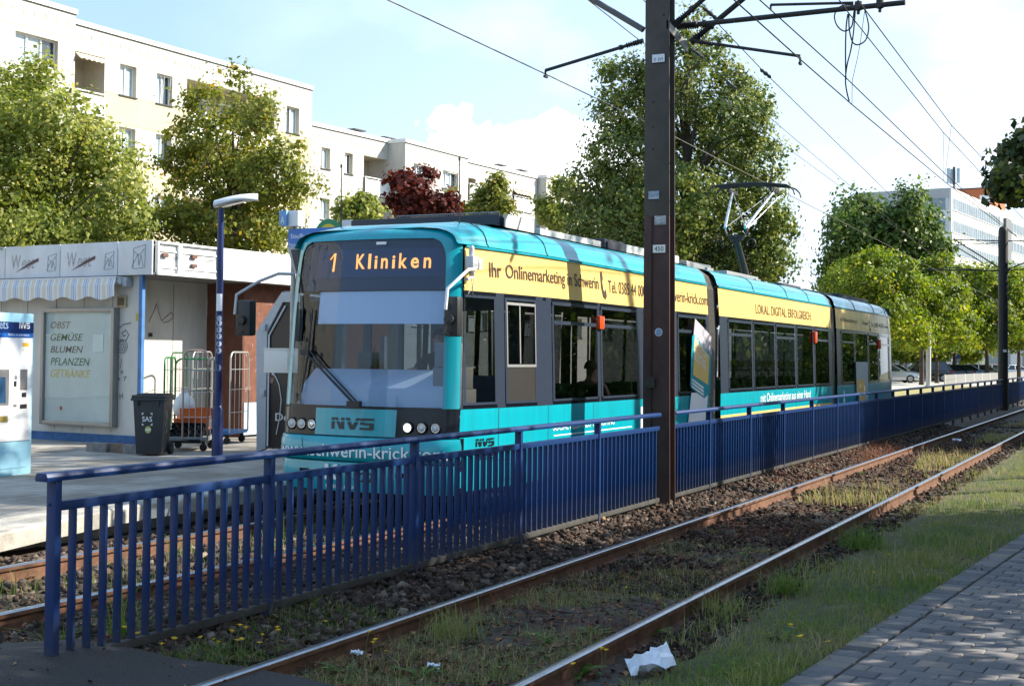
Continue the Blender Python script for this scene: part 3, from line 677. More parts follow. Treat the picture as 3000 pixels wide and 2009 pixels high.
for si, (xa, xb) in enumerate(SECT):
    lowz = [.33, .40, .45, .8, 1.21]
    for s in (1, -1):
        m = M(); strip(m, xa, xb, lowz, 0, s); tb(m, 'lower_side_panel', TEAL, smooth=40)
        m = M(); strip(m, xa, xb, [2.485, 2.7, 2.955], 0, s); tb(m, 'advert_band', YEL, smooth=40)
        m = M(); strip(m, xa, xb, [2.955, 2.975], .022, s); tb(m, 'rain_gutter', TEAL)
    # rounded roof edge and roof
    rows = []; prof = [(.062, 2.985), (.085, 3.02), (.10, 3.08), (.135, 3.15), (.21, 3.215), (.32, 3.26), (.5, 3.285)]
    X_ = xs_between(max(xa, 6.99), xb, .2)
    for x in X_:
        k = .62+.38*sstep((x-6.99)/.62) if si == 0 else (1-.25*sstep((x-31.3)/.4) if si == 2 else 1)
        P = [(x, TC-s*(plan(x)-d), 2.985+(z-2.985)*k) for s in (1,) for d, z in prof]
        Q = [(x, TC+(plan(x)-d), 2.985+(z-2.985)*k) for d, z in prof][::-1]
        rows.append(P+Q)
    m = M(); m.grid(rows); tb(m, 'roof_shell', TEAL, smooth=40)
    for xj in ([7.55, 8.9] if si == 0 else [xa+2.2, xa+4.6, xa+6.4]):
        m = M(); m.tube([(xj, TC-(plan(xj)-d)-.004, z+.003) for d, z in prof], .006, 4); tb(m, 'roof_seam', mat('seam_dark', (.0, .07, .085), rough=.6))
    m = M(); m.box(xa+.7 if si == 0 else xa, xb, TC-1.28 if si else TC-1.1, TC+1.1, .30, .36); m.box(xa+.9 if si == 0 else xa+.05, xb-.05, TC-1.1, TC+1.1, 2.52, 2.56); tb(m, 'floor_and_ceiling', INT)
    m = M(); m.box(xa+1.1, xb-.2, TC-1.12, TC+1.12, .12, .30); tb(m, 'underframe', TDARK)
    if si: m = M(); m.box(xa, xa+.06, TC-1.2, TC+1.2, .3, 3.1) if False else m.box(xa, xa+.04, TC-1.24, TC-.6, .36, 2.95); tb(m, 'gangway_frame', TBLK)
    if si == 2:
        m = M(); m.grid([[(xb-.01-(0 if z > .5 else .05), TC-s*(plan(xb)-lean(z)), z) for s in np.linspace(-1, 1, 9)] for z in (.33, 1.21, 2.48, 3.0, 3.2)]); tb(m, 'rear_wall', TBLK)
    # far side window band
    m = M(); strip(m, xa+.7, xb, [1.24, 2.46], -.01, -1); tb(m, 'far_side_glass', glass_mat('far_glass', (.12, .14, .15), refl=.5))
    for k, x in enumerate(np.arange(xa+.8, xb-.3, 1.55)): m = M(); strip(m, x, x+.16, [1.21, 2.485], .002, -1); tb(m, 'far_side_pillar', TFRM)

SEAM = mat('seam_dark', (.0, .07, .085), rough=.6)
for px in (1461, 1606, 1738, 1872, 1990, 2132, 2206, 2272, 2331, 2384, 2464, 2503, 2543):
    xq = SX(px, 1230)[0]; m = M(); strip(m, xq-.004, xq+.004, [.36, .8, 1.20], .003); tb(m, 'panel_seam', SEAM)
for a_, b_ in ((SX(1440, 1300)[0], SX(1520, 1300)[0]), (SX(1760, 1280)[0], SX(1830, 1280)[0])):
    m = M(); strip(m, a_, b_, [.625, .632], .003); strip(m, a_, b_, [.40, .407], .003); strip(m, a_, a_+.008, [.407, .625], .003); strip(m, b_-.008, b_, [.407, .625], .003); tb(m, 'flap_outline', SEAM)
# near side windows by their pixels in the photo
def near_window(px0, px1, py, transom=False, glass=None, frame=.028, z0=1.25, z1=2.44, extra=None):
    xa, xb = SX(px0, py)[0], SX(px1, py)[0]
    m = M()
    strip(m, xa, xb, [z0, z0+frame], .012); strip(m, xa, xb, [z1-frame, z1], .012)
    f = min(.05, (xb-xa)*.12)
    strip(m, xa, xa+f, [z0, z1], .012); strip(m, xb-f, xb, [z0, z1], .012)
    o = tb(m, 'side_window', TFRM)
    m = M(); strip(m, xa, xb, [z0, z1], -.006); tb(m, 'pane', glass or SGLASS, o)
    if transom:
        m = M(); strip(m, xa+f, xb-f, [2.17, 2.215], .014); strip(m, xa, xb, [2.40, 2.44], .018); tb(m, 'transom', TFRM, o)
    if extra == 'divider':
        xm = SX(1522, py)[0]; m = M(); strip(m, xm-.012, xm+.012, [1.70, 2.38], .008); tb(m, 'divider', ALU, o)
        m = M(); strip(m, xa, xb, [z0, 1.66], .010); tb(m, 'lower_panel', mat('door_panel_dark', (.022, .020, .019), rough=.4, var=.2), o)
        m = M(); strip(m, xa+.03, xb-.03, [1.66, 1.69], .016); strip(m, xa+.03, xb-.03, [2.36, 2.39], .016); strip(m, xa+.03, xa+.05, [1.66, 2.39], .016); strip(m, xb-.05, xb-.03, [1.66, 2.39], .016); tb(m, 'inner_frame', ALU, o)
    return xa, xb
wins = [near_window(1352, 1453, 950, glass=DGLASS), near_window(1477, 1570, 950, extra='divider', glass=SGLASS), near_window(1616, 1752, 1000, True), near_window(1758, 1866, 1000, True),
        near_window(1886, 1972, 1000, True), near_window(1985, 2070, 1050, True)]
w2 = [near_window(2133, 2203, 1050, True), near_window(2207, 2270, 1050), near_window(2273, 2329, 1050, True), near_window(2333, 2382, 1050), near_window(2386, 2428, 1050, True)]
w3 = [near_window(2465, 2502, 1050, True), near_window(2504, 2542, 1050), near_window(2544, 2571, 1050, True), near_window(2574, 2604, 1050, True)]
for ws, (xa, xb) in ((wins, SECT[0]), (w2, SECT[1]), (w3, SECT[2])):
    e = [xa]+[v for w in ws for v in w]+[xb]
    for a, b in zip(e[0::2], e[1::2]):
        if b-a > .02: m = M(); strip(m, a, b, [1.21, 2.485], .004); tb(m, 'window_pillar', TFRM)
    m = M(); strip(m, xa, xb, [1.21, 1.25], .002); tb(m, 'window_band_sill', TBLK); m = M(); strip(m, xa, xb, [2.44, 2.485], .003); tb(m, 'window_band_edge', TBLK)

# bellows
for (a, b) in ((15.08, 15.68), (24.02, 24.52)):
    m = M(); n = 13; rows = []
    for k in range(n):
        x = a+(b-a)*(.62*k/(n-1)); w = 1.27+(.035 if k % 2 else 0)
        rows.append([(x, TC-w+.05, .34), (x, TC-w, .5), (x, TC-w, 2.2), (x, TC-w+.04, 2.9), (x, TC-w+.12, 3.12), (x, TC-w+.3, 3.25), (x, TC-w+.6, 3.28), (x, TC+.6, 3.28), (x, TC+w-.1, 3.1), (x, TC+w, 2.2), (x, TC+w, .34)])
    m.grid(rows); tb(m, 'bellows', BELLOW)
    m = M(); x0_ = a+(b-a)*.62
    m.grid([[(x, TC-1.25+.05, .34), (x, TC-1.25, .5), (x, TC-1.25, 2.2), (x, TC-1.22, 2.9), (x, TC-1.15, 3.1), (x, TC-.97, 3.22), (x, TC+.6, 3.24), (x, TC+1.25, 3.0), (x, TC+1.25, .34)] for x in (x0_, b+.02)]); tb(m, 'bellows_ring', TBLK)

# front: pillars, header, windscreen
def umax(z): t = min(1, max(0, (z-2.82)/.225)); return .875-.12*(1-math.sqrt(max(0, 1-t*t)))
zw = [1.215]+list(np.linspace(1.3, 2.8, 8))+list(np.linspace(2.84, 3.045, 8))
m = M()
for s in (1, -1):
    m.grid([[FP(s*(umax(z)+(1-umax(z))*t), z, .012 if t < .9 else 0.0) for t in (0, .12, .3, .5, .7, .85, 1.0)] for z in zw])
zh = [3.045, 3.07, 3.10, 3.13, 3.16, 3.19, 3.21, 3.22]
m.grid([[FP(u, z, .012 if z < 3.15 else 0) for u in np.linspace(-1, 1, 25)] for z in zh])
m.grid([[FP(u, 3.22, 0) for u in np.linspace(-1, 1, 13)], [(7.75, TC-u*.95, 3.265) for u in np.linspace(-1, 1, 13)]])
tb(m, 'front_frame', TEAL, smooth=50)
m = M(); m.grid([[FP(u*umax(z), z) for u in np.linspace(-1, 1, 21)] for z in zw]); ws_o = tb(m, 'windscreen', WGLASS, smooth=60)
def fpanel(z0, z1, u0, u1, off, nz=2, nu=9):
    m = M(); m.grid([[FP(u, z, off) for u in np.linspace(u0, u1, nu)] for z in np.linspace(z0, z1, nz)]); return m
def ypan(z0, z1, y0, y1, off): return fpanel(z0, z1, (TC-y0)/1.1, (TC-y1)/1.1, off)
NAVY = mat('display_backing', (.012, .02, .055), rough=.5)
m = M(); m.grid([[FP(u*umax(z), z, -.03) for u in np.linspace(-1, 1, 17)] for z in [2.49]+list(np.linspace(2.62, 3.045, 8))]); tb(m, 'black_header_screen', mat('header_black', (.006, .012, .04), rough=.4), ws_o)
disp = tb(ypan(2.63, 2.94, 3.0, 1.285, -.022), 'destination_display', mat('led_panel', (.035, .055, .12), rough=.55, var=.25, vscale=60), tram)
LED = mat('led_orange', (.9, .3, .06), rough=.5, emit=((1.0, .34, .07), 1.15))
def fmapY(y0, z0, off, mir=1):
    def f(lx, ly):
        z = z0+ly; y = y0-lx; u = (TC-y)/hwf(z); return FP(u, z, off)-TT
    return f
m = M(); f1 = fmapY(2.80, 2.70, -.016)
for q in ([(.055, 0), (.083, 0), (.098, .205), (.07, .205)], [(.069, .205), (.079, .196), (.025, .128), (.012, .142)]): m.add([f1(*p) for p in q], [(0, 1, 2, 3)])
m.build('led_letter', LED, disp, fixn=False)
x_ = 2.42
for ch, wd, ht, adv in [('K', .115, .165, .145), ('l', .034, .165, .075), ('i', .034, .14, .075), ('n', .082, .115, .125), ('i', .034, .14, .075), ('k', .095, .165, .128), ('e', .092, .115, .135), ('n', .082, .115, .1)]:
    lettering(ch, wd, ht, fmapY(x_, 2.722, -.016), LED, disp, bold=.018, name='led_letter'); x_ -= adv*1.08
tb(ypan(2.12, 2.475, 2.93, 1.30, -.05), 'sun_blind', mat('sun_blind_grey', (.80, .82, .85), rough=.8), ws_o)
tb(ypan(2.985, 3.015, 2.16, 2.03, .004), 'white_sticker', TXTW, ws_o)
# dashboard and cab interior
m = M(); m.prism([(6.95, TC-.98, .95), (7.55, TC-.98, .95), (7.5, TC-.98, 1.5), (7.25, TC-.98, 1.62), (6.98, TC-.98, 1.42)], (0, 1.9, 0)); tb(m, 'dashboard', mat('dashboard_grey', (.60, .63, .68), rough=.6), tram)
m = M(); m.box(7.02, 7.42, TC-1.08, TC-.75, 1.2, 1.42); m.box(7.02, 7.34, TC-1.08, TC-.75, 1.42, 1.66); m.prism([(7.0, TC-1.06, 1.66), (7.22, TC-1.06, 1.66), (7.12, TC-1.06, 1.92), (7.0, TC-1.06, 1.92)], (0, .28, 0)); tb(m, 'driver_console', mat('console_grey', (.22, .215, .205), rough=.6), tram, bevel=.012)
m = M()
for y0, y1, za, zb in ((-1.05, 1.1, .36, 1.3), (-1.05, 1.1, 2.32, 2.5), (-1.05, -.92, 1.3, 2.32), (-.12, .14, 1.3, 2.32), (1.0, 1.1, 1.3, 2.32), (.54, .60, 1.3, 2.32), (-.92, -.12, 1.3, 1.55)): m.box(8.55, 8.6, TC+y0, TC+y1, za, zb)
po_ = M()
for x_p, y_p in ((9.3, .35), (9.3, -.35), (11.0, .3), (12.6, -.3), (13.9, .3), (17.5, .3), (19.5, -.3), (21.8, .3)): po_ = M(); po_.tube([(x_p, TC+y_p, .36), (x_p, TC+y_p, 2.52)], .018, 8); tb(po_, 'grab_pole', mat('grab_pole_yellow', (.65, .48, .08), rough=.4), tram, smooth=50)
sw = M(); sw.tube([(7.62+.16*math.cos(a)*.5, 1.92+.19*math.sin(a), 1.62+.16*math.cos(a)) for a in np.linspace(0, 6.283, 17)], .014, 6); tb(sw, 'control_wheel', BLACK, tram)
mo = M(); mo.cbox((7.35, 2.55, 1.72), (.06, .26, .18)); tb(mo, 'cab_monitor', BLACK, tram, bevel=.01)
tb(m, 'cab_partition', mat('partition_sky_reflection', (.15, .20, .29), rough=.6), tram)  # blue tone puts the sky reflected in the windscreen into the colour
for x in list(np.arange(9.4, 14.6, 1.25))+list(np.arange(16.3, 23.6, 1.3))+list(np.arange(25.2, 30, 1.4)):
    m = M(); m.box(x, x+.42, TC-1.05, TC-.25, .75, .82); m.box(x+.36, x+.43, TC-1.05, TC-.25, .82, 1.42); tb(m, 'seat', SEAT, tram, bevel=.02)
# nose below the windscreen
tb(fpanel(1.19, 1.225, -1, 1, .004, nu=21), 'windscreen_sill', TBLK, tram)
m = fpanel(.905, 1.195, -.50, .425, .018, 3, 9); tb(m, 'nose_flap', TEAL, tram)
for a, b in ((-1, -.50), (.425, 1)): m = M(); m.grid([[FP(u, z, .006) for u in np.linspace(a, b, 9)] for z in (.90, 1.05, 1.195)]); tb(m, 'headlight_panel', TBLK, tram, smooth=40)
CHR = mat('chrome', (.75, .76, .78), rough=.12, metal=1); LENS = mat('headlight_lens', (.55, .57, .60), rough=.08, spec=.8, coat=1)
LIT = mat('headlight_lit', (1, .98, .9), rough=.3, emit=((1, .93, .75), 2.2))
for s in (1, -1):
    for k, u in enumerate((.545, .685, .82)):
        c = FP(s*u, 1.01, .012); m = M(); m.lathe([(.068, .012), (.068, -.012), (.056, -.018), (.05, 0.0)], c, 20, axis='x'); h = tb(m, 'headlight', TBLK, tram, smooth=40)
        m = M(); m.lathe([(.050, -.002), (.050, -.012), (.044, -.012), (.040, -.002)], c, 20, axis='x'); tb(m, 'chrome_ring', CHR, h, smooth=40)
        lit = (s == 1 and k == 0)
        m = M(); m.lathe([(.040, -.003), (.034, -.012), (.018, -.018)], c, 18, axis='x'); tb(m, 'lens', LIT if lit else (CHR if (s == -1 and k == 0) else LENS), h, smooth=60)
def bump(z0, z1, off, nz=5, rnd=.03):
    m = M(); rows = []
    for i, z in enumerate(np.linspace(z0, z1, nz)):
        t = 2*i/(nz-1)-1; d = off*(1-.55*abs(t)**4)
        rows.append([FP(u*(1+.03*(d/.06)), z, d) for u in np.linspace(-1.0, 1.0, 33)])
    m.grid(rows)
    m.grid([[FP(u*1.02, z1, off*.45) for u in np.linspace(-1, 1, 33)], [FP(u*.98, z1+.012, -.03) for u in np.linspace(-1, 1, 33)]])
    m.grid([[FP(u*1.02, z0, off*.45) for u in np.linspace(-1, 1, 33)], [FP(u*.98, z0-.01, -.03) for u in np.linspace(-1, 1, 33)]])
    return m
tb(bump(.635, .885, .07), 'bumper', TEAL, tram, smooth=50)
tb(bump(.30, .612, .035), 'front_skirt', TEAL, tram, smooth=50)
m = M(); m.grid([[FP(u, z, -.02) for u in np.linspace(-1, 1, 21)] for z in (.28, .92)]); tb(m, 'bumper_gap', TBLK, tram)
m = M()
for z in (.33, .6, .9):
    pass
m.grid([[SP(x, z, .004) for z in (.33, .6, .9)] for x in (6.95, 7.03)]); tb(m, 'corner_gap', TBLK, tram)
m = M()
for u in (-.63, .30): m.grid([[FP(u-.004, z, .0735) for z in (.65, .87)], [FP(u+.004, z, .0735) for z in (.65, .87)]])
tb(m, 'bumper_seam', mat('seam_dark', (0, .05, .06)), tram)
lettering('www.schwerin-krick.com', 2.16, .135, fmapY(TC+1.09, .672, .076), TXTW, tram, name='web_address', bold=.006)
lettering('822', .25, .105, fmapY(2.30, .41, .042), TXTK, tram, name='fleet_number', bold=.01)
m = M(); q = [(0, 0), (.06, 0), (.06, .16), (0, .16)]
f_ = fmapY(2.68, .42, .042)
for poly in ([(0, 0), (.055, 0), (.055, .17), (0, .17)], [(.06, .085), (.13, .17), (.185, .17), (.10, .078)], [(.06, .085), (.10, .09), (.185, 0), (.13, 0)]): m.add([f_(*p) for p in poly], [tuple(range(4))])
m.build('white_logo', TXTW, tram, fixn=False)
lettering('KRICK.COM', .42, .045, fmapY(2.67, .325, .038), TXTW, tram, name='web_address')
m = M()
for yy in (2.98, 1.72): m.grid([[fmapY(yy+.07, .475, .040)(a, b)+TT for a in (0, .14)] for b in (0, .05)])
tb(m, 'tow_eye_slot', TBLK, tram)
# NVS mark
def clipz(poly, lo, hi):
    def half(p, f):
        out = []
        for i in range(len(p)):
            a, b = p[i], p[(i+1) % len(p)]; fa, fb = f(a), f(b)
            if fa >= 0: out.append(a)
            if (fa >= 0) != (fb >= 0): t = fa/(fa-fb); out.append((a[0]+(b[0]-a[0])*t, a[1]+(b[1]-a[1])*t))
        return out
    p = half(poly, lambda q: q[1]-lo); return half(p, lambda q: hi-q[1]) if p else p
NVSQ = [[(0,0),(.27,0),(.27,1),(0,1)], [(.27,1),(.50,1),(.95,0),(.68,0)], [(.80,0),(1.06,0),(1.06,1),(.80,1)],
        [(1.16,1),(1.46,1),(1.86,0),(1.56,0)], [(1.60,0),(1.90,0),(2.34,1),(2.04,1)],
        [(2.50,.80),(3.42,.80),(3.42,1),(2.40,1)], [(2.36,.42),(2.66,.42),(2.66,.86),(2.36,.92)], [(2.40,.42),(3.36,.42),(3.36,.60),(2.40,.60)], [(3.10,.06),(3.40,.12),(3.40,.54),(3.10,.60)], [(2.34,0),(3.34,0),(3.40,.18),(2.34,.20)]]
def nvs(fmap, w, h, parent, nm='operator_mark', mt=None):
    m = M(); k = 0
    for q in NVSQ:
        for lo, hi in ((0, .66), (.76, 1.0)):
            c = clipz(q, lo, hi)
            if len(c) > 2: m.add([fmap(p[0]/3.42*w, p[1]*h, k*.0004) for p in c], [tuple(range(len(c)))]); k += 1
    return m.build(nm, mt or TXTK, parent, fixn=False)
nvs(lambda a, b, e: fmapY(2.61, .972, .022+e)(a, b), .55, .125, tram)
def smapX(x0, z0, off=.006):
    return lambda lx, ly, e=0: SP(x0+lx, z0+ly, off+e)-TT
nvs(smapX(SX(1393, 1300)[0], .80), SX(1446, 1300)[0]-SX(1393, 1300)[0], .085, tram)
lettering('822', .34, .09, smapX(SX(1395, 1330)[0], .655), TXTK, tram, name='fleet_number', bold=.01)
# side lettering
def sidetext(txt, p0, p1, zlo, h, mt=TXTB, **k):
    a, b = SX(*p0)[0], SX(*p1)[0]; return lettering(txt, b-a, h, smapX(a, zlo), mt, tram, name='side_lettering', **k)
sidetext('Ihr', (1433, 800), (1468, 805), 2.655, .165, bold=.012); sidetext('Onlinemarketing in Schwerin', (1481, 800), (1753, 835), 2.61, .21, bold=.006)
def phone_icon(px, py, s):
    x, z = SX(px, py); f = smapX(x, z, .006); m = M()
    P = [(0, .9), (.25, 1.0), (.42, .72), (.28, .58), (.42, .3), (.62, .22), (.82, .34), (1.0, .08), (.72, -.05), (.34, .05), (.06, .4)]
    m.add([f(a*s*.55, (b-.5)*s) for a, b in P], [tuple(range(len(P)))]); m.build('phone_icon', TXTB, tram, fixn=False)
phone_icon(1759, 832, .36)
sidetext('Tel. 0385 44 000', (1781, 835), (1890, 845), 2.635, .165); sidetext('www.schwerin-krick.com', (1905, 855), (2072, 880), 2.63, .17)
sidetext('LOKAL. DIGITAL. ERFOLGREICH.', (2213, 900), (2377, 935), 2.60, .17)
sidetext('Ihr Onlinemarketing in', (2462, 945), (2512, 950), 2.63, .13); sidetext('Schwerin', (2527, 955), (2545, 957), 2.64, .12); phone_icon(2546, 953, .28); sidetext('Tel. 0385 44 000 - www', (2551, 958), (2601, 962), 2.63, .11)
sidetext('SOCIAL MEDIA ADS  RECRUITING', (1619, 1250), (1799, 1240), .90, .10, TXTW)
sidetext('mit Onlinemarketing aus einer Hand', (2228, 1170), (2374, 1160), .95, .21, TXTW)
m = M(); a, b = SX(1622, 1270)[0], SX(1850, 1255)[0]; strip(m, a, b, [.835, .848], .005); tb(m, 'white_line', TXTW, tram)
m = M(); strip(m, SX(1876, 1200)[0], SX(1884, 1200)[0], [.70, 1.10], .005); tb(m, 'white_bar', TXTW, tram)
m = M(); strip(m, SECT[1][0], SECT[1][1], [.50, .845], .004); tb(m, 'yellow_stripe', YEL, tram)
def sidepoly(pts, off, mt, nm, parent=None):
    m = M(); m.add([np.array(atY(x, y, .955))-(0, off, 0) for x, y in pts], [tuple(range(len(pts)))]); return tb(m, nm, mt, parent, fixn=False)
PH = mat('print_grey', (.20, .19, .21), rough=.4); PHL = mat('print_light_grey', (.42, .40, .45), rough=.4)
sidepoly([(2033, 933), (2081, 985), (2081, 1040), (2062, 1018), (2028, 985)], .020, PHL, 'printed_sleeve')
sidepoly([(2012, 1241), (2022, 1150), (2071, 1150), (2064, 1238)], .020, TXTW, 'printed_sleeve')
card = sidepoly([(2028, 979), (2078, 1036), (2080, 1044), (2077, 1150), (2060, 1166), (2022, 1138), (2018, 1130), (2024, 985)], .022, TEAL, 'printed_phone')
sidepoly([(2030, 990), (2074, 1042), (2070, 1128), (2026, 1098)], .025, YEL, 'phone_screen', card)
for k in range(3): sidepoly([(2022, 1108+10*k), (2022, 1113+10*k), (2056, 1139+10*k), (2057, 1133+10*k)], .026, TXTW, 'white_stroke', card)
def skewtext(t, x0, y0, x1, y1, h):
    a = np.array(atY(x0, y0, .955)); b = np.array(atY(x1, y1, .955)); e = (b-a)/np.linalg.norm(b-a)
    lettering(t, np.linalg.norm(b-a), h, lambda lx, ly: a+e*lx+np.array([0, -.027, ly])-TT, TXTW, card)
skewtext('SOCIAL MEDIA', 2030, 1014, 2066, 1054, .16); skewtext('RECRUITING', 2028, 1050, 2063, 1086, .16)
bd = sidepoly([(2505, 1060), (2540, 1060), (2541, 1176), (2507, 1180)], .022, mat('board_white', (.42, .46, .47), rough=.5), 'printed_board'); sidepoly([(2506, 1111), (2530, 1111), (2531, 1178), (2507, 1180)], .026, YEL, 'board_yellow', bd)
sidepoly([(2470, 1145), (2473, 1145), (2474, 1185), (2470, 1185)], .012, TXTW, 'white_bar')
# orange side marker lamps
for px, py in ((1753, 945), (2384, 988), (2574, 1008)):
    x, z = SX(px, py); m = M(); m.cbox(SP(x, z, .03), (.16, .06, .17 if px < 2000 else .24)); tb(m, 'side_marker_lamp', mat('marker_orange', (.75, .07, .01), rough=.25, coat=.5), tram, bevel=.02)
# mirrors with arms
def mirror(nm, arm, c, sx, sy, sz, am):
    m = M(); m.tube(arm, .018, 8); o = tb(m, nm, am, tram, smooth=50)
    m = M(); m.cbox(c, (sx, sy, sz)); tb(m, 'mirror_head', BLACK, o, bevel=.03)
    m = M(); m.lathe([(.055, -.02), (.05, .03), (.03, .05)], (c[0]-sx/2-.03, c[1], c[2]-.03), 12, axis='x'); tb(m, 'mirror_hub', BLACK, o)
    m = M(); m.tube([(c[0]-sx/2-.06, c[1], c[2]-.05), (c[0]-sx/2-.09, c[1]+.02, c[2]-.18), (c[0]-sx/2-.04, c[1], c[2]-sz*.45), (c[0]-sx/2, c[1], c[2]-sz*.38)], .006, 5); tb(m, 'mirror_cable', CABLE, o)
GRT = mat('arm_grey', (.42, .44, .46), rough=.45)
mirror('mirror_with_arm', [(6.98, 3.32, 2.69), (6.86, 3.46, 2.69), (6.72, 3.62, 2.60), (6.56, 3.81, 2.44), (6.55, 3.82, 2.22)], (6.62, 3.72, 2.18), .13, .20, .40, GRT)
mirror('mirror_with_arm', [(7.00, 1.02, 2.70), (6.84, 1.01, 2.69), (6.62, 1.14, 2.48), (6.60, 1.15, 2.26)], (6.72, 1.12, 2.19), .13, .17, .42, TXTW)
bx = SX(1368, 772)
m = M(); m.cbox(SP(bx[0], bx[1]+.01, .06), (.13, .10, .14)); o = tb(m, 'camera_box', mat('camera_grey', (.55, .56, .57), rough=.4), tram, bevel=.015)
m = M(); m.lathe([(.03, 0), (.03, .09), (.02, .11)], SP(bx[0], bx[1]+.08, .06), 10); m.cbox(SP(bx[0]+.12, bx[1], .05), (.07, .08, .12)); tb(m, 'camera_cap', MATS['camera_grey'], o)
m = M(); p = SP(bx[0], bx[1]-.09, .07); m.tube([p, p+(0, 0, -.06), p+(-.14, 0, -.09)], .018, 8); m.tube([p+(.03, 0, 0), p+(.02, 0, -.14), p+(-.05, 0.03, -.24)], .005, 5); m.tube([p+(-.04, 0, -.05), p+(-.01, 0, -.16), p+(.06, 0.03, -.25)], .005, 5); tb(m, 'camera_mount', GRT, o)
# wipers
m = M(); piv = FP(-.02, 1.25, .05); j = FP(-.66, 1.80, .06); m.tube([piv, j], [.016, .011], 6); m.tube([piv+(0, -.06, 0), j+(0, -.05, .02)], [.014, .009], 6); m.tube([FP(-.62, 2.28, .03), FP(-.64, 1.8, .035), FP(-.70, 1.36, .03)], [.008, .014, .008], 6); m.cbox(j, (.04, .1, .06)); m.cbox(piv, (.06, .16, .06)); tb(m, 'wiper', BLACK, tram)
# antennas
for px, y0, y1, Y in ((1000, 655, 487, 2.95), (1346, 648, 466, 1.55)):
    X = 7.5; b = atX(px, y0, X); e = atX(px, y1, X); m = M(); m.tube([(b[0], b[1], 3.2), e], [.010, .006], 6); m.tube([e-(0, 0, .02), e+(0, 0, .02)], .014, 6); tb(m, 'antenna', BLACK, tram)
# roof units
def rbox(x0, y0, x1, y1, X, nm, mt, dx, lo=3.2):
    a, b = atX(x0, y0, X), atX(x1, y1, X); m = M(); m.box(X, X+dx, b[1], a[1], lo, a[2]); return tb(m, nm, mt, tram, bevel=.015)
ac = rbox(1028, 645, 1463, 664, 8.4, 'air_conditioning_unit', ROOFD, 1.0)
p0, p1 = atX(1160, 641, 8.42), atX(1463, 637, 8.42); m = M()
for k in range(60):
    y = p0[1]+(p1[1]-p0[1])*k/59; m.tube([(8.42, y, p0[2]-.03), (8.42, y, p0[2]+.03)], .004, 4)
m.tube([(8.42, p0[1], p0[2]+.03), (8.42, p1[1], p0[2]+.03)], .006, 4); m.tube([(9.38, p0[1], p0[2]+.03), (9.38, p1[1], p0[2]+.03)], .006, 4); tb(m, 'guard_mesh', GREYM, ac)
a, b = atX(1466, 627, 8.44), atX(1466, 650, 8.44); m = M(); m.box(8.44, 9.3, a[1]-.07, a[1]-.05, 3.25, a[2]); tb(m, 'side_plate', mat('plate_grey', (.52, .51, .48), rough=.5), ac)
for px0, px1, top, Y, nm, mt, dep in [(1512, 1582, 645, 1.65, 'dark_roof_box', ROOFD, 1.0), (1583, 1768, 668, 1.55, 'white_roof_cover', ROOFM, 1.2), (1772, 1832, 698, 1.5, 'dark_roof_box', ROOFD, 1.0), (1836, 1990, 716, 1.5, 'white_roof_cover', ROOFM, 1.0), (2012, 2083, 763, 1.5, 'grey_roof_box', GREYM, 1.1),
                                     (2130, 2222, 792, 1.55, 'grey_roof_box', GREYM, 1.0), (2290, 2346, 828, 1.5, 'dark_roof_box', ROOFD, 1.1), (2362, 2438, 846, 1.6, 'dark_roof_box', ROOFD, 1.1), (2450, 2540, 858, 1.7, 'dark_roof_box', ROOFD, .9)]:
    a, b = atY(px0, top, Y), atY(px1, top+12, Y); z1_ = a[2]
    m = M(); m.box(a[0], b[0], Y, Y+dep, 3.22, z1_)
    if 'dark' in nm: m.box(a[0]+.05, b[0]-.05, Y-.03, Y, 3.24, z1_-.04)
    if 'grey' in nm: m.box(b[0]-.35, b[0], Y-.05, Y-.001, 3.24, z1_-.05)
    tb(m, nm, mt, tram, bevel=.012)
m = M()
for k in range(3): m.box(8.0, 15.0, 1.32+.0*k, 1.40, 3.24, 3.285)
tb(m, 'roof_edge_strip', ROOFM, tram)
# pantograph
kn = atY(2155, 690, TC); bs = atY(2193, 812, TC); hd = atY(2212, 548, TC)
m = M(); m.cbox((bs[0], TC, 3.32), (1.1, .9, .12)); pan = tb(m, 'pantograph', GREYM, tram, bevel=.01)
m = M(); m.tube([bs+(0, 0, -.15), kn], [.075, .055], 12); m.tube([bs+(-.25, .05, -.1), kn+(-.05, .05, 0)], .012, 6); tb(m, 'lower_arm', BLACKM, pan, smooth=50)
y1_ = atX(2124, 668, kn[0]); y2_ = atX(2184, 668, kn[0])
m = M(); m.prism([y1_+(0, .03, .04), y1_+(0, .03, -.06), kn+(0, .12, -.10), kn+(0, -.12, -.10), y2_+(0, -.03, -.06), y2_+(0, -.03, .04), kn+(0, -.18, -.0), kn+(0, .18, -.0)], (.12, 0, 0)); tb(m, 'yoke', BLACKM, pan)
m = M()
for s in (1, -1):
    c = kn+(0, .33*s, -.17); m.tube([c+(0, .09*math.cos(w), .09*math.sin(w)) for w in np.linspace(-.5, 4.2, 14)], .014, 6)
tb(m, 'spring_loop', BLACKM, pan)
h1, h2 = atX(2146, 562, hd[0]), atX(2268, 560, hd[0])
m = M(); m.tube([y1_, h1], [.032, .024], 10); m.tube([y2_, h2], [.036, .028], 10); tb(m, 'upper_arm', mat('tube_silver', (.62, .64, .66), rough=.25, metal=.8), pan, smooth=50)
m = M(); m.tube([y1_, h2], .007, 5); m.tube([y2_, h1], .007, 5); m.tube([y2_+(0.05, -.04, 0), atX(2285, 575, hd[0])], .010, 5); tb(m, 'stay_rod', GREYM, pan)
e1, e2 = atX(2105, 549, hd[0]), atX(2312, 546, hd[0]); m = M()
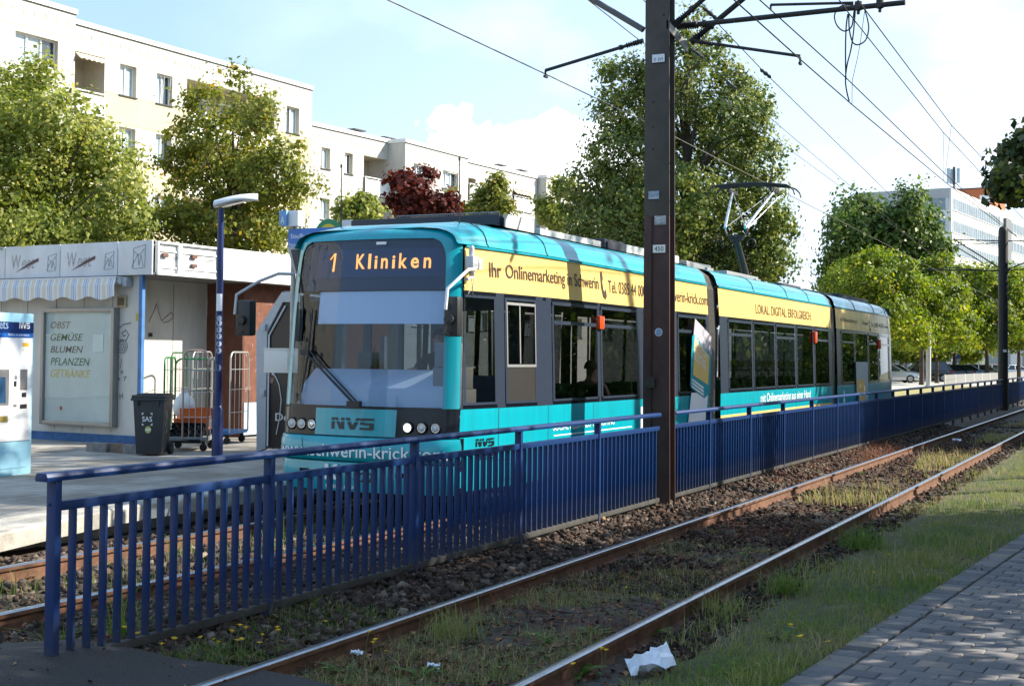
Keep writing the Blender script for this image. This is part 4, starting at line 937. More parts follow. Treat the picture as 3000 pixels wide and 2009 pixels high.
for k, dx in enumerate((-.28, -.1, .1, .28)):
    P = []
    for t in np.linspace(0, 1, 15):
        p = e1+(e2-e1)*t; bow = .05*math.sin(math.pi*t)
        P.append(p+(dx, 0, bow))
    if dx < -.2 or dx > .2:
        P = [P[0]+(0, .17, -.22), P[0]+(0, .14, -.12), P[0]+(0, .07, -.04)]+P+[P[-1]+(0, -.08, -.04), P[-1]+(0, -.16, -.12), P[-1]+(0, -.19, -.22)]
    m.tube(P, .018 if abs(dx) > .2 else .022, 6)
for yy in (h1[1], h2[1]): m.box(hd[0]-.3, hd[0]+.3, yy-.03, yy+.03, h1[2]-.05, h1[2]+.03)
tb(m, 'collector_head', BLACKM, pan, smooth=50)
# wheels under the front
for x in (8.6, 10.4, 19, 20.8, 27):
    m = M(); m.lathe([(.28, -.06), (.30, -.06), (.30, .05), (.26, .06)], (x, TC-.75, .30), 22, axis='y'); tb(m, 'wheel', BLACKM, tram, smooth=40)

# ------------------------------------------------------------------ people
SKIN = mat('skin', (.50, .28, .19), rough=.6); HAIRM = mat('hair_dark', (.03, .022, .018), rough=.7)
def person(label, loc, rz, pose, top, bottom, hair=True, group=None, scale=1.0, hands=True):
    """pose: dict joint -> (x fwd, y left, z up); one skinned body, clothes by material, hair as a child"""
    J = pose; ch = [('pelvis', 'belly', .13), ('belly', 'chest', .14), ('chest', 'neck', .06), ('neck', 'head', .085), ('head', 'crown', .085)]
    t = thing('person', label, 'person', loc, rz, group); V, E, Rr, idx = [], [], [], {}
    def vid(n, r):
        if n not in idx: idx[n] = len(V); V.append(J[n]); Rr.append(r)
        return idx[n]
    rad = dict(pelvis=.14, belly=.13, chest=.15, neck=.055, head=.085, crown=.075, chin=.05, nose=.018)
    def bone(a, b): E.append((vid(a, rad.get(a, .05)), vid(b, rad.get(b, .05))))
    for s in 'lr':
        rad.update({f'sh_{s}': .062, f'el_{s}': .045, f'wr_{s}': .029, f'pa_{s}': .034, f'hip_{s}': .085, f'kn_{s}': .062, f'an_{s}': .042, f'toe_{s}': .036})
    for a, b in (('pelvis', 'belly'), ('belly', 'chest'), ('chest', 'neck'), ('neck', 'head'), ('head', 'crown'), ('head', 'chin'), ('head', 'nose')): bone(a, b)
    for s in 'lr':
        for a, b in ((f'sh_{s}', f'el_{s}'), (f'el_{s}', f'wr_{s}'), (f'wr_{s}', f'pa_{s}'), (f'hip_{s}', f'kn_{s}'), (f'kn_{s}', f'an_{s}'), (f'an_{s}', f'toe_{s}')): bone(a, b)
        E.append((idx['chest'], idx[f'sh_{s}'])); E.append((idx['pelvis'], idx[f'hip_{s}']))
        if hands:
            pa, wr = np.array(J[f'pa_{s}']), np.array(J[f'wr_{s}']); d = (pa-wr)/np.linalg.norm(pa-wr); sd = np.cross(d, (0, 0, 1)); sd /= np.linalg.norm(sd)+1e-9
            for k, (o, ln) in enumerate(((-.03, .06), (-.01, .075), (.01, .07), (.03, .055))):
                b = pa+sd*o; q1 = b+d*ln*.6+np.array((0, 0, -.008)); q2 = q1+d*ln*.4+np.array((0, 0, -.022))
                i0 = len(V); V += [tuple(b), tuple(q1), tuple(q2)]; Rr += [.010, .009, .008]; E += [(idx[f'pa_{s}'], i0), (i0, i0+1), (i0+1, i0+2)]
            i0 = len(V); V += [tuple(wr+d*.03+sd*.035), tuple(wr+d*.075+sd*.055)]; Rr += [.012, .009]; E += [(idx[f'wr_{s}'], i0), (i0, i0+1)]
    me = bpy.data.meshes.new('body'); me.from_pydata(V, E, []); ob = link('body', me)
    sk = ob.modifiers.new('s', 'SKIN'); su = ob.modifiers.new('u', 'SUBSURF'); su.levels = 2; su.render_levels = 2
    for i, r_ in enumerate(Rr): me.skin_vertices[0].data[i].radius = (r_, r_*.92); me.skin_vertices[0].data[i].use_root = (i == 0)
    dg = bpy.context.evaluated_depsgraph_get(); m2 = bpy.data.meshes.new_from_object(ob.evaluated_get(dg)); bpy.data.objects.remove(ob); bpy.data.meshes.remove(me)
    m2.materials.clear()
    for q in (top, SKIN, bottom): m2.materials.append(q)
    nk = np.array(J['neck']); pel = np.array(J['pelvis'])
    arm = [(np.array(J[f'el_{s}'])*.6+np.array(J[f'wr_{s}'])*.4, np.array(J[f'pa_{s}'])) for s in 'lr']
    for p in m2.polygons:
        c = np.array(p.center[:]); mi = 0
        if c[2] > nk[2]-.01 and np.linalg.norm(c[:2]-nk[:2]) < .2: mi = 1
        elif any(np.dot(c-a, b-a) > 0 and np.linalg.norm(c-(a+b)/2) < .22 for a, b in arm): mi = 1
        elif c[2] < pel[2]+.02: mi = 2
        p.material_index = mi; p.use_smooth = True
    o = link('body', m2, t)
    hd_ = np.array(J['head'])
    if hair:
        m = M(); rows = []
        for a in np.linspace(.0, 1.75, 8):
            rows.append([hd_+np.array((-.012-.10*math.sin(a)*math.cos(b)*.92, .094*math.sin(a)*math.sin(b), .03+.105*math.cos(a))) for b in np.linspace(-2.1, 2.1, 15)])
        m.grid(rows); m.build('hair', HAIRM, t, smooth=60)
    m = M()
    for s in (1, -1): m.lathe([(.008, -.004), (.011, 0), (.008, .004)], hd_+np.array((.083, .032*s, .022)), 8, axis='x')
    m.build('eyes', BLACK, t); m = M(); m.cbox(hd_+np.array((.084, 0, -.045)), (.01, .045, .010)); m.build('mouth', mat('lips', (.33, .12, .10), rough=.6), t)
    t.scale = (scale,)*3
    return t
def seated(lean_f=.0, hands_f=.42, hz=.30):
    J = dict(pelvis=(0, 0, .10), belly=(.02, 0, .28), chest=(.03+lean_f*.6, 0, .48), neck=(.03+lean_f, 0, .63), head=(.05+lean_f, 0, .76), crown=(.04+lean_f, 0, .84), chin=(.10+lean_f, 0, .69), nose=(.145+lean_f, 0, .755))
    for s, k in (('l', 1), ('r', -1)):
        J.update({f'sh_{s}': (.03+lean_f, .19*k, .56), f'el_{s}': (.10+lean_f, .25*k, .32), f'wr_{s}': (hands_f-.06, .17*k, hz), f'pa_{s}': (hands_f, .16*k, hz), f'hip_{s}': (.05, .10*k, .06), f'kn_{s}': (.46, .12*k, .08), f'an_{s}': (.45, .12*k, -.36), f'toe_{s}': (.60, .12*k, -.40)})
    return J
def standing():
    J = dict(pelvis=(0, 0, .92), belly=(.01, 0, 1.08), chest=(.01, 0, 1.30), neck=(0, 0, 1.47), head=(.02, 0, 1.60), crown=(.01, 0, 1.68), chin=(.07, 0, 1.53), nose=(.115, 0, 1.595))
    for s, k in (('l', 1), ('r', -1)):
        J.update({f'sh_{s}': (0, .19*k, 1.40), f'el_{s}': (-.02, .25*k, 1.12), f'wr_{s}': (.05*k, .25*k, .88), f'pa_{s}': (.06*k, .25*k, .80), f'hip_{s}': (0, .10*k, .86), f'kn_{s}': (.06*k, .11*k, .48), f'an_{s}': (.0+.08*k, .11*k, .08), f'toe_{s}': (.14+.08*k, .12*k, .03)})
    return J
SH_DARK = mat('shirt_navy', (.015, .018, .035), rough=.8, var=.6, vscale=30); TR = mat('trousers_dark', (.02, .022, .028), rough=.85)
person('tram driver with dark hair and a dark patterned short sleeved shirt, seated behind the windscreen', (8.0, 1.93, 1.20), math.pi, seated(.05, .46, .42), SH_DARK, TR)
person('passenger in a pale pink top seated just left of the pylon, behind the tram window', (11.25, 1.45, .85), 0, seated(), mat('top_pink', (.55, .36, .40), rough=.8), TR)
person('bald passenger in a dark jacket at the first window of the middle tram section', (16.75, 1.50, .86), 0, seated(.02), mat('jacket_brown', (.05, .035, .025), rough=.8), TR, hair=False)
person('passenger with a bare forearm on the sill of the first wide tram window', (9.75, 1.42, .80), math.pi, seated(.0, .35, .47), mat('top_black', (.02, .02, .02), rough=.8), TR)

# ------------------------------------------------------------------ kiosk
KC = np.array([12.0, 9.76]); KA = R(-4.0); KU = np.array([math.cos(KA), math.sin(KA)]); KV = np.array([-KU[1], KU[0]])
def kfront(px, py, x=0.0):
    """pixel on the kiosk front (local plane x) -> local y, z"""
    o = KC+KU*x; s, z = onwall(px, py, o, KA+math.pi/2); return s, z
def kside(px, py, y=0.0):
    o = KC+KV*y; s, z = onwall(px, py, o, KA); return s, z
def strokes(m, pts, r=.012, n=5): m.tube(pts, r, n)
def kiosk():
    t = thing('kiosk', 'shabby white flat roofed kiosk with faded cigarette fascia, striped awning and brown side panels', 'kiosk', (KC[0], KC[1], .205), KA)
    Z = .205
    wallm = mat('kiosk_wall', (.56, .54, .49), rough=.7, var=.22, vscale=2.2, stretch=(1, 1, .35), bump=.12, bscale=8)
    fas = mat('fascia_white', (.60, .62, .65), rough=.45, var=.16, vscale=1.6, stretch=(1, 1, .5))
    brown = mat('brown_panel', (.16, .055, .028), rough=.75, var=.3, vscale=9)
    m = M(); m.box(.14, .24, .42, 7.5, 0, 2.9); m.box(.2405, 2.75, 1.30, 1.40, 0, 2.9); m.build('wall', wallm, t)
    m = M()
    for y in (1.05, 1.75, 2.45, 3.2, 3.9, 4.6): m.box(.136, .1395, y, y+.012, .2, 2.85)
    for x in (.95, 1.85): m.box(x, x+.012, 1.296, 1.2995, .2, 2.85)
    m.build('wall_joint', mat('joint_grey', (.20, .19, .17), rough=.9), t)
    m = M(); m.box(2.75, 2.80, .40, 1.2995, 0, 2.9); m.build('side_panel', mat('brown_panel_shaded', (.10, .035, .02), rough=.8, var=.2), t)  # shaded niche side: darker copy of the panel brown
    m = M(); m.box(2.801, 7.5, .40, .46, .66, 2.9); o = m.build('side_panel', brown, t)
    m = M(); r = np.random.default_rng(5)
    for _ in range(85):
        x, z = r.uniform(2.85, 4.3), r.uniform(.75, 2.6); a, b = r.normal(.05, .03), r.normal(.05, .05)
        m.add([(x, .397, z), (x+.006, .397, z), (x+a+.006, .397, z+b), (x+a, .397, z+b)], [(0, 1, 2, 3)])
    m.build('paper_scraps', mat('scrap_white', (.55, .47, .42), rough=.9), o)
    m = M(); m.box(2.801, 7.5, .38, .50, 0.05, .655); m.build('base_panel', mat('base_light_blue', (.42, .56, .64), rough=.6, var=.25, vscale=3), t)
    m = M(); m.box(.10, .138, .42, 7.5, 0, .15); m.build('blue_plinth', mat('plinth_blue', (.03, .11, .27), rough=.7, var=.4), t)
    m = M(); m.box(.06, .13, .28, .36, 0, 2.9); m.build('corner_post', mat('post_blue', (.05, .17, .40), rough=.5, var=.25), t)
    m = M(); m.box(.02, 7.5, .02, 7.5, 2.90, 2.93); m.box(.05, 7.5, .05, 7.5, 3.35, 3.40); m.build('roof', mat('roof_felt', (.12, .12, .12), rough=.9, var=.3), t)
    # front fascia panels
    ys = [0.0, kfront(345, 760)[0], kfront(176, 760)[0], kfront(15, 760)[0], kfront(15, 760)[0]+1.0, kfront(15, 760)[0]+2.0]
    GR = mat('faded_print_grey', (.40, .41, .43), rough=.7, var=.5, vscale=14); DK = mat('faded_print_brown', (.10, .06, .06), rough=.7)
    for k in range(len(ys)-1):
        a, b = ys[k]+.008, ys[k+1]-.008
        m = M(); m.box(-.0, .03, a, b, 2.895, 3.475); p = m.build('fascia_panel', fas, t, bevel=.006)
        if k in (1, 2):
            w = b-a
            lettering('W', w*.17, .26, lambda lx, ly: (-.004, b-w*.12-lx, 3.06+ly), GR, p, shear=.1); lettering('est', w*.24, .19, lambda lx, ly: (-.004, b-w*.31-lx, 3.06+ly), GR, p, shear=.1)
            m = M(); m.add([(-.006, b-w*.20, 3.00), (-.006, b-w*.62, 3.19), (-.006, b-w*.62, 3.25), (-.006, b-w*.45, 3.17)], [(0, 1, 2, 3)]); m.build('faded_wedge', DK, p)
        if k in (0, 1, 2):
            w = b-a; yc = b-w*(.86 if k else .62); s = .19 if k else .25; m = M()
            sq = [(-.004, yc+s*.55, 3.0), (-.004, yc-s*.55, 3.02), (-.004, yc-s*.6, 3.03+s*1.5), (-.004, yc+s*.5, 3.0+s*1.4)]
            m.tube(sq+[sq[0]], .006, 4); m.tube([(-.004, yc+s*.7, 3.02), (-.004, yc+s*.1, 3.0+s), (-.004, yc, 3.05), (-.004, yc-s*.2, 3.0+s*.9), (-.004, yc-s*.4, 3.04)], .006, 4); m.tube([(-.004, yc+s*.5, 3.0+s*1.2), (-.004, yc, 3.0+s*.9), (-.004, yc-s*.5, 3.0+s*1.35)], .006, 4)
            m.build('faded_print', GR, p)
    # side fascia: two stripped frames then plain panels
    xs = [.10, kside(526, 770)[0], kside(644, 770)[0], kside(644, 770)[0]+1.3, kside(644, 770)[0]+2.6, kside(644, 770)[0]+3.9]
    FRW = mat('fascia_sunlit', (.72, .72, .71), rough=.5, var=.08)  # brighter white puts the sunlight on this side into the colour
    for k in range(5):
        a, b = xs[k]+.012, xs[k+1]-.012
        if k < 2:
            m = M(); m.box(a, b, .03, .05, 2.9, 3.47); m.box(a, b, -.02, .03, 2.90, 2.935); m.box(a, b, -.02, .03, 3.435, 3.47); m.box(a, a+.03, -.02, .03, 2.935, 3.435); m.box(b-.03, b, -.02, .03, 2.935, 3.435); m.box(a+.03, b-.03, .005, .03, 3.02, 3.045); m.box(a+.03, b-.03, .005, .03, 3.30, 3.325); p = m.build('fascia_frame', FRW, t)
            m = M(); cx = a+(b-a)*.35
            for z in ((3.24,) if k == 0 else (3.10, 3.26)): m.cbox((cx, 0, z), (.12, .05, .06))
            m.build('ballast_box', mat('ballast_brown', (.12, .05, .035), rough=.6), p)
            m = M(); m.tube([(cx+.06, 0, 3.24), (cx+.3, 0, 3.20), (b-.1, 0, 3.25)], .006, 4); m.build('loose_wire', CABLE, p)
        else:
            m = M(); m.box(a-.01, b+.01, -.02, .03, 2.9, 3.47); m.build('fascia_panel', FRW, t, bevel=.006)
    # awning: roll, arm and scalloped striped valance
    ya = kfront(333, 850, -.2)[0]; m = M(); m.tube([(-.06, ya, 2.80), (-.06, 7, 2.80)], .06, 10); m.box(-.16, .1, ya, 7, 2.845, 2.87); m.build('awning_roll', mat('awning_white', (.66, .68, .72), rough=.6, var=.1), t)
    m = M(); m.cbox((.05, ya-.06, 2.78), (.16, .10, .16)); m.build('awning_motor', mat('motor_grey', (.40, .42, .45), rough=.5), t, bevel=.02)
    cols = [mat('stripe_cream', (.62, .56, .45), rough=.8), mat('stripe_white', (.66, .68, .70), rough=.8), mat('stripe_blue', (.34, .41, .53), rough=.8)]
    m = M(); y = ya; pat = [(1, .05), (2, .02), (1, .02), (2, .035), (1, .02), (2, .02), (1, .045), (0, .085)]; k = 0
    def sc(y): return 2.50+.03*math.cos((y-ya)*2*math.pi/.62)
    while y < 6.5:
        ci, w = pat[k % 8]; k += 1; n = max(1, int(w/.02)); 
        for q in range(n):
            a, b = y+w*q/n, y+w*(q+1)/n; m.add([(-.15, a, 2.85), (-.15, b, 2.85), (-.19, b, 2.72), (-.19, a, 2.72), (-.185+.01*math.sin(b*9), b, sc(b)), (-.185+.01*math.sin(a*9), a, sc(a))], [(0, 1, 2, 3), (3, 2, 4, 5)], ci)
        y += w
    m.build('awning_valance', cols, t, fixn=False)
    # display case
    (y1, z1), (y0, z0) = kfront(123, 904, .02), kfront(330, 1252, .02); z1 -= Z; z0 -= Z
    fr = mat('case_frame', (.27, .26, .245), rough=.4, metal=.5)
    m = M(); w = .07
    m.box(.0, .138, y0, y0+w, z0, z1); m.box(.0, .138, y1-w, y1, z0, z1); m.box(.0, .138, y0+w, y1-w, z0, z0+w); m.box(.0, .138, y0+w, y1-w, z1-w, z1); cs = m.build('display_case', fr, t, bevel=.006)
    m = M(); m.box(.06, .137, y0+w, y1-w, z0+w, z1-w); bd = m.build('case_board', mat('case_board', (.50, .56, .55), rough=.5, var=.12, vscale=1.2), cs)
    m = M(); m.quad((.03, y0+w, z0+w), (.03, y1-w, z0+w), (.03, y1-w, z1-w), (.03, y0+w, z1-w)); m.build('case_glass', glass_mat('case_glass', (.88, .92, .92), refl=.9), cs)
    for tx, ya_, yb_, xr, colr in [('OBST', 942, 962, 208, (.20, .13, .10)), ('GEMÜSE', 973, 998, 243, (.02, .10, .035)), ('BLUMEN', 1014, 1033, 243, (.05, .05, .045)), ('PFLANZEN', 1049, 1069, 263, (.01, .10, .04)), ('GETRÄNKE', 1079, 1104, 264, (.60, .42, .05))]:
        (la, za), (lb, zb) = kfront(148, yb_, .055), kfront(xr, ya_, .055)
        lettering(tx, la-lb, zb-za, lambda lx, ly: (.055, la-lx, za-Z+ly), mat('paint_'+tx.lower().replace('ü', 'ue').replace('ä', 'ae'), colr, rough=.6), bd, shear=.22, bold=.004)
    m = M(); ap = kfront(178, 1195, .055); P = [(.055, ap[0]+.035*math.cos(a), ap[1]-Z+.04*math.sin(a)) for a in np.linspace(0, 6.28, 12)[:-1]]; m.add(P, [tuple(range(len(P)))]); m.build('painted_apple', mat('paint_red', (.45, .05, .04), rough=.6), bd)
    m = M(); a, b = kfront(272, 980, .05), kfront(302, 1030, .05); m.box(.05, .055, b[0], a[0], b[1]-Z, a[1]-Z); m.build('paper_note', mat('note_paper', (.60, .66, .64), rough=.8), bd)
    # vent, small sign, graffiti
    a, b = kfront(347, 868, .13), kfront(372, 900, .13); m = M(); m.box(.09, .138, b[0], a[0], b[1]-Z, a[1]-Z); v = m.build('air_vent', mat('vent_cream', (.40, .33, .18), rough=.6), t, bevel=.008)
    m = M(); m.box(.080, .088, b[0]+.03, a[0]-.03, b[1]-Z+.03, a[1]-Z-.03); m.build('vent_grille', mat('vent_dark', (.10, .08, .05), rough=.7), v)
    a, b = kfront(398, 919, .13), kfront(407, 940, .13); m = M(); m.box(.128, .1375, b[0], a[0], b[1]-Z, a[1]-Z); m.build('warning_plate', mat('plate_yellow', (.45, .33, .05), rough=.5), t)
    GF = mat('graffiti_grey', (.20, .20, .20), rough=.8); m = M()
    def gp(px, py): y, z = kfront(px, py, .136); return (.134, y, z-Z)
    m.tube([gp(*p) for p in [(383, 946), (362, 950), (345, 965), (340, 985), (352, 998), (370, 996), (377, 980), (368, 966), (358, 975), (362, 984), (368, 982)]], .010, 4)
    for rr in (6, 13, 20): m.tube([gp(358+rr*.75*math.cos(a), 1014+rr*math.sin(a)) for a in np.linspace(0, 6.28, 14)], .008, 4)
    for seg in [[(345, 1036), (350, 1044), (347, 1050)], [(356, 1050), (355, 1062)], [(347, 1068), (355, 1066), (353, 1078), (346, 1076), (347, 1068)], [(357, 1085), (361, 1090), (356, 1094), (354, 1088), (357, 1085)], [(343, 1104), (352, 1110)], [(346, 1100), (350, 1115)], [(362, 1105), (370, 1102), (364, 1114)], [(350, 1152), (352, 1168)], [(358, 1152), (360, 1168)], [(350, 1162), (360, 1158)]]: m.tube([gp(*p) for p in seg], .007, 4)
    m.build('graffiti', GF, t)
    m = M()
    def g2(px, py): x, z = kside(px, py, 1.29); return (x, 1.292, z-Z)
    m.tube([g2(*p) for p in [(436, 944), (450, 915), (459, 888), (466, 918), (474, 940), (490, 925), (503, 914), (508, 930), (495, 942), (478, 945)]], .010, 4); m.build('graffiti', mat('graffiti_tan', (.36, .27, .18), rough=.8), t)
    m = M(); m.cbox((kside(441, 920, 1.28)[0], 1.27, 1.9), (.05, .05, .07)); m.build('wall_socket', BLACK, t)
kiosk()
# loose stones at the foot of the kiosk wall
for (x, y, w, lb) in [(292, 1322, .42, 'flat grey concrete block at the blue plinth of the kiosk'), (353, 1325, .36, 'brownish broken block at the kiosk wall, between two grey ones'), (390, 1328, .30, 'small pale block beside the black bin')]:
    p = atZ(x, y, .21); m = M(); m.box(-.09, .09, -w/2, w/2, 0, .16); o = m.build('stone_block', mat('block_grey' if x != 353 else 'block_brown', (.22, .21, .20) if x != 353 else (.17, .12, .09), rough=.95, var=.4, bump=.5), None, bevel=.02); o.location = p+(.0, 0, -.02); o.rotation_euler = (0, .03, rng.normal(0, .15)); tag(o, lb, 'stone block')
# brick heap under the tarp etc. is not visible; dry grass tuft by the panel
# ------------------------------------------------------------------ ticket machine
def ticket_machine():
    c = atZ(92, 1386, .21); A = R(6); t = thing('ticket_machine', 'white and light blue ticket machine cut off by the left picture edge', 'ticket machine', (c[0], c[1], .205), A)
    LB = mat('machine_light_blue', (.36, .66, .80), rough=.35, var=.06); WH = mat('machine_white', (.80, .81, .82), rough=.4)
    H = 2.06; Wd = 1.15
    m = M(); m.box(-Wd, 0, .005, .62, 0, H); m.build('cabinet', LB, t, bevel=.02)
    def L(px, py):
        s, z = onwall(px, py, (c[0], c[1]), A); return s, z-.205
    zt = L(60, 944)[1]; zm = L(60, 976)[1]; zl = L(60, 989)[1]; zb = L(60, 1294)[1]
    m = M(); m.box(-Wd+.05, -.05, -.012, .004, zb+.02, zl-.002); m.build('front_panel', WH, t, bevel=.004)
    m = M(); m.box(-Wd+.03, -.03, -.018, .004, zm, zt); hp = m.build('header_panel', mat('header_navy', (.006, .03, .14), rough=.25, coat=.5), t)
    m = M(); m.box(-Wd+.03, -.03, -.016, .004, zl, zm-.003); sp_ = m.build('slogan_strip', mat('strip_blue', (.01, .12, .48), rough=.4), t)
    x1 = L(83, 965)[0]; x0 = L(53, 965)[0]; nvs(lambda a, b, e: (x0+a, -.0185-e, zm+.06+b), x1-x0, .075, hp, mt=TXTW)
    lettering('Tickets', .42, .11, lambda lx, ly: (L(21, 960)[0]-.42+lx, -.0185, zm+.05+ly), mat('ticket_letters', (.30, .40, .55), rough=.4), hp)
    xa, xb = L(21, 983)[0], L(83, 983)[0]; lettering('Mobilität ist unser Antrieb', xb-xa, (zm-zl)*.55, lambda lx, ly: (xa+lx, -.0165, zl+.02+ly), TXTW, sp_)
    def recess(nm, px0, py0, px1, py1, mt, d=-.014, frame=None):
        a, b = L(px0, py0), L(px1, py1); m = M(); m.box(max(a[0], -Wd+.05), b[0], d, d+.006, b[1], a[1]); return m.build(nm, mt, t)
    GRY = mat('recess_grey', (.16, .16, .165), rough=.4, var=.2); 
    r1 = recess('screen_recess', -30, 1082, 23, 1187, GRY); a, b = L(-30, 1105), L(14, 1180); m = M(); m.prism([(a[0], -.016, b[1]), (b[0], -.016, b[1]), (b[0]-.03, -.030, a[1]), (a[0], -.030, a[1])], (0, .004, 0)); m.build('touch_screen', mat('screen_blue', (.03, .08, .16), rough=.15), r1)
    recess('ticket_tray', 57, 1082, 77, 1142, GRY); recess('coin_slot', 61, 1150, 74, 1163, BLACK); recess('card_reader', 56, 1184, 76, 1196, BLACK); recess('change_tray', -6, 1219, 20, 1236, mat('tray_yellow', (.40, .30, .08), rough=.5)); recess('info_sticker', 64, 1004, 82, 1016, mat('sticker_orange', (.75, .42, .03), rough=.5)); recess('small_print', 64, 1020, 82, 1031, mat('print_light', (.62, .60, .52), rough=.6)); recess('lock', 40, 1100, 47, 1112, GREYM); recess('keypad', 38, 1116, 46, 1132, BLACK); recess('note_slot', 36, 1184, 46, 1192, GRY)
    m = M(); m.box(-Wd+.08, -.09, -.004, .004, .10, zb-.10); m.build('service_door', mat('door_light_blue', (.34, .63, .78), rough=.4), t)
ticket_machine()

# ------------------------------------------------------------------ wheelie bin
def bin_():
    c = atZ(446, 1331, .215); t = thing('wheelie_bin', 'black two wheeled rubbish bin with a white SAS label in front of the kiosk', 'bin', (c[0], c[1], .205), R(296))
    BN = mat('bin_black', (.028, .028, .031), rough=.45, var=.15)
    def fr(h, w, d): return [(-w/2, -d/2, h), (w/2, -d/2, h), (w/2, d/2, h), (-w/2, d/2, h)]
    m = M(); a, b = fr(.03, .39, .43), fr(.86, .48, .53); m.add(a+b, [(0,3,2,1),(4,5,6,7),(0,1,5,4),(1,2,6,5),(2,3,7,6),(3,0,4,7)]); m.build('body', BN, t, bevel=.02)
    m = M(); m.box(-.265, .265, -.30, .285, .845, .885); m.box(-.255, .255, -.285, .275, .885, .93); m.box(-.20, .20, -.2, .2, .93, .95)
    for x in (-.16, .16): m.box(x-.012, x+.012, -.30, -.25, .77, .845)
    m.build('lid', BN, t, bevel=.012)
    m = M(); m.tube([(-.22, .30, .93), (.22, .30, .93)], .016, 8); m.build('handle', BLACK, t)
    for x in (-.22, .22):
        m = M(); m.lathe([(.04, -.03), (.10, -.03), (.10, .03), (.04, .03)], (x, .23, .10), 18, axis='x'); m.build('wheel', RUBBER, t, smooth=40)
    LW = mat('label_white', (.80, .80, .80), rough=.5)
    m = M(); x0, z0, s = -.10, .47, .19; yf = lambda z: -.215-.05*(z-.03)/.83-.006
    def q(x, z): return (x, yf(z), z)
    m.add([q(x0, z0), q(x0+s*.85, z0), q(x0+s*.85, z0+s), q(x0, z0+s)], [(0, 1, 2, 3)]); lb = m.build('label', LW, t, fixn=False)
    m = M(); oc = [(.18, .0), (.67, .0), (.85, .2), (.85, .8), (.67, 1), (.18, 1), (0, .8), (0, .2)]; m.add([(x0+s*a, yf(z0+s*b)-.002, z0+s*b) for a, b in oc], [tuple(range(8))]); m.build('label_octagon', BN, lb, fixn=False)
    lettering('SAS', s*.80, s*.42, lambda lx, ly: (x0+s*.03+lx, yf(z0+s*.3+ly)-.004, z0+s*.3+ly), LW, lb, name='label_letters', bold=.012)
    m = M(); m.add([(x0+.095+.048*math.cos(a), yf(.41)-.001, .405+.055*math.sin(a)) for a in np.linspace(0, 6.28, 20)[:-1]], [tuple(range(19))]); rs = m.build('round_sticker', mat('sticker_yellow', (.48, .46, .16), rough=.6), t, fixn=False)
    m = M(); m.add([(x0+.095+d, yf(.41)-.0025, z) for d, z in ((-.04, .395), (.04, .395), (.04, .415), (-.04, .415))], [(0, 1, 2, 3)]); m.build('sticker_bar', LW, rs, fixn=False)
    m = M(); m.tube([(.237, -.10+.05*math.sin(a), .62+.07*math.cos(a*1.3)) for a in np.linspace(0, 5, 16)], .005, 4); m.tube([(.225, -.08+.04*math.sin(a*2), .35+.05*a) for a in np.linspace(0, 3, 14)], .005, 4); m.build('chalk_scrawl', mat('scrawl_grey', (.30, .32, .32), rough=.8), t)
bin_()

# ------------------------------------------------------------------ roll cages and what lies in them
def arch(m, p0, p1, h, r=.016, z0=.2, rad=.12):
    p0, p1 = np.array(p0, float), np.array(p1, float); e = (p1-p0)/np.linalg.norm(p1-p0); P = [(*p0, z0), (*p0, h-rad)]
    for a in np.linspace(.25, 1.57, 5): P.append((*(p0+e*rad*(1-math.cos(a))), h-rad+rad*math.sin(a)))
    for a in np.linspace(1.57, .25, 5): P.append((*(p1-e*rad*(1-math.cos(a))), h-rad+rad*math.sin(a)))
    P += [(*p1, h-rad), (*p1, z0)]; m.tube(P, r, 8)
def mesh_side(m, p0, p1, h, nv=3, hz=(.55, .95, 1.3), z0=.2, r=.006):
    p0, p1 = np.array(p0, float), np.array(p1, float)
    for k in range(1, nv+1): q = p0+(p1-p0)*k/(nv+1); m.tube([(*q, z0), (*q, h-.01)], r, 5)
    for z in hz: m.tube([(*p0, z), (*p1, z)], r, 5)
GRN = mat('cage_green', (.02, .20, .05), rough=.4, var=.2); SIL = mat('cage_silver', (.52, .51, .49), rough=.35, metal=.7, var=.15); GALV = mat('cage_base_grey', (.24, .25, .25), rough=.6, var=.4)
def cage(label, c, rz, sides, base_m, back=None, gate=None):
    t = thing('roll_cage', label, 'roll cage', c, rz); w, d = .70, .82
    m = M(); m.box(-w/2, w/2, -d/2, d/2, .17, .23); m.build('base', base_m, t, bevel=.008)
    for (a, b, h, mt) in sides:
        m = M(); arch(m, a, b, h); o = m.build('side_frame', mt, t, smooth=50); m = M(); mesh_side(m, a, b, h); m.build('wire_mesh', SIL if mt is not GRN else mat('cage_wire_green', (.05, .13, .06), rough=.5), o)
    for x in (-w/2+.08, w/2-.08):
        for y in (-d/2+.08, d/2-.08):
            m = M(); m.lathe([(.02, -.018), (.06, -.018), (.06, .018), (.02, .018)], (x, y, .062), 14, axis='y'); m.box(x-.02, x+.02, y-.028, y-.02, .06, .17); m.box(x-.02, x+.02, y+.02, y+.028, .06, .17); m.build('castor', RUBBER, t, smooth=40)
    return t
cc = atZ(558, 1316, .21); RZ1 = R(-62)
w, d = .35, .41
cage('green and silver roll cage holding orange crates and plant trays behind the black bin', (cc[0], cc[1], .205), RZ1,
     [((-w, -d), (-w, d), 1.50, GRN), ((w, -d), (w, d), 1.50, SIL), ((-w, d), (w, d), 1.48, GRN), ((-.05, -d), (w, -d), 1.62, mat('cage_pinkish', (.45, .30, .25), rough=.4, metal=.5))], GALV)
cc2 = atZ(665, 1300, .21)+(.25, .35, 0)
cage('empty silver roll cage with a blue base half hidden behind the blue lamp post', (cc2[0], cc2[1], .205), R(-75), [((-w, -d), (-w, d), 1.6, SIL), ((w, -d), (w, d), 1.6, SIL)], mat('cage_base_blue', (.03, .16, .42), rough=.5, var=.2))
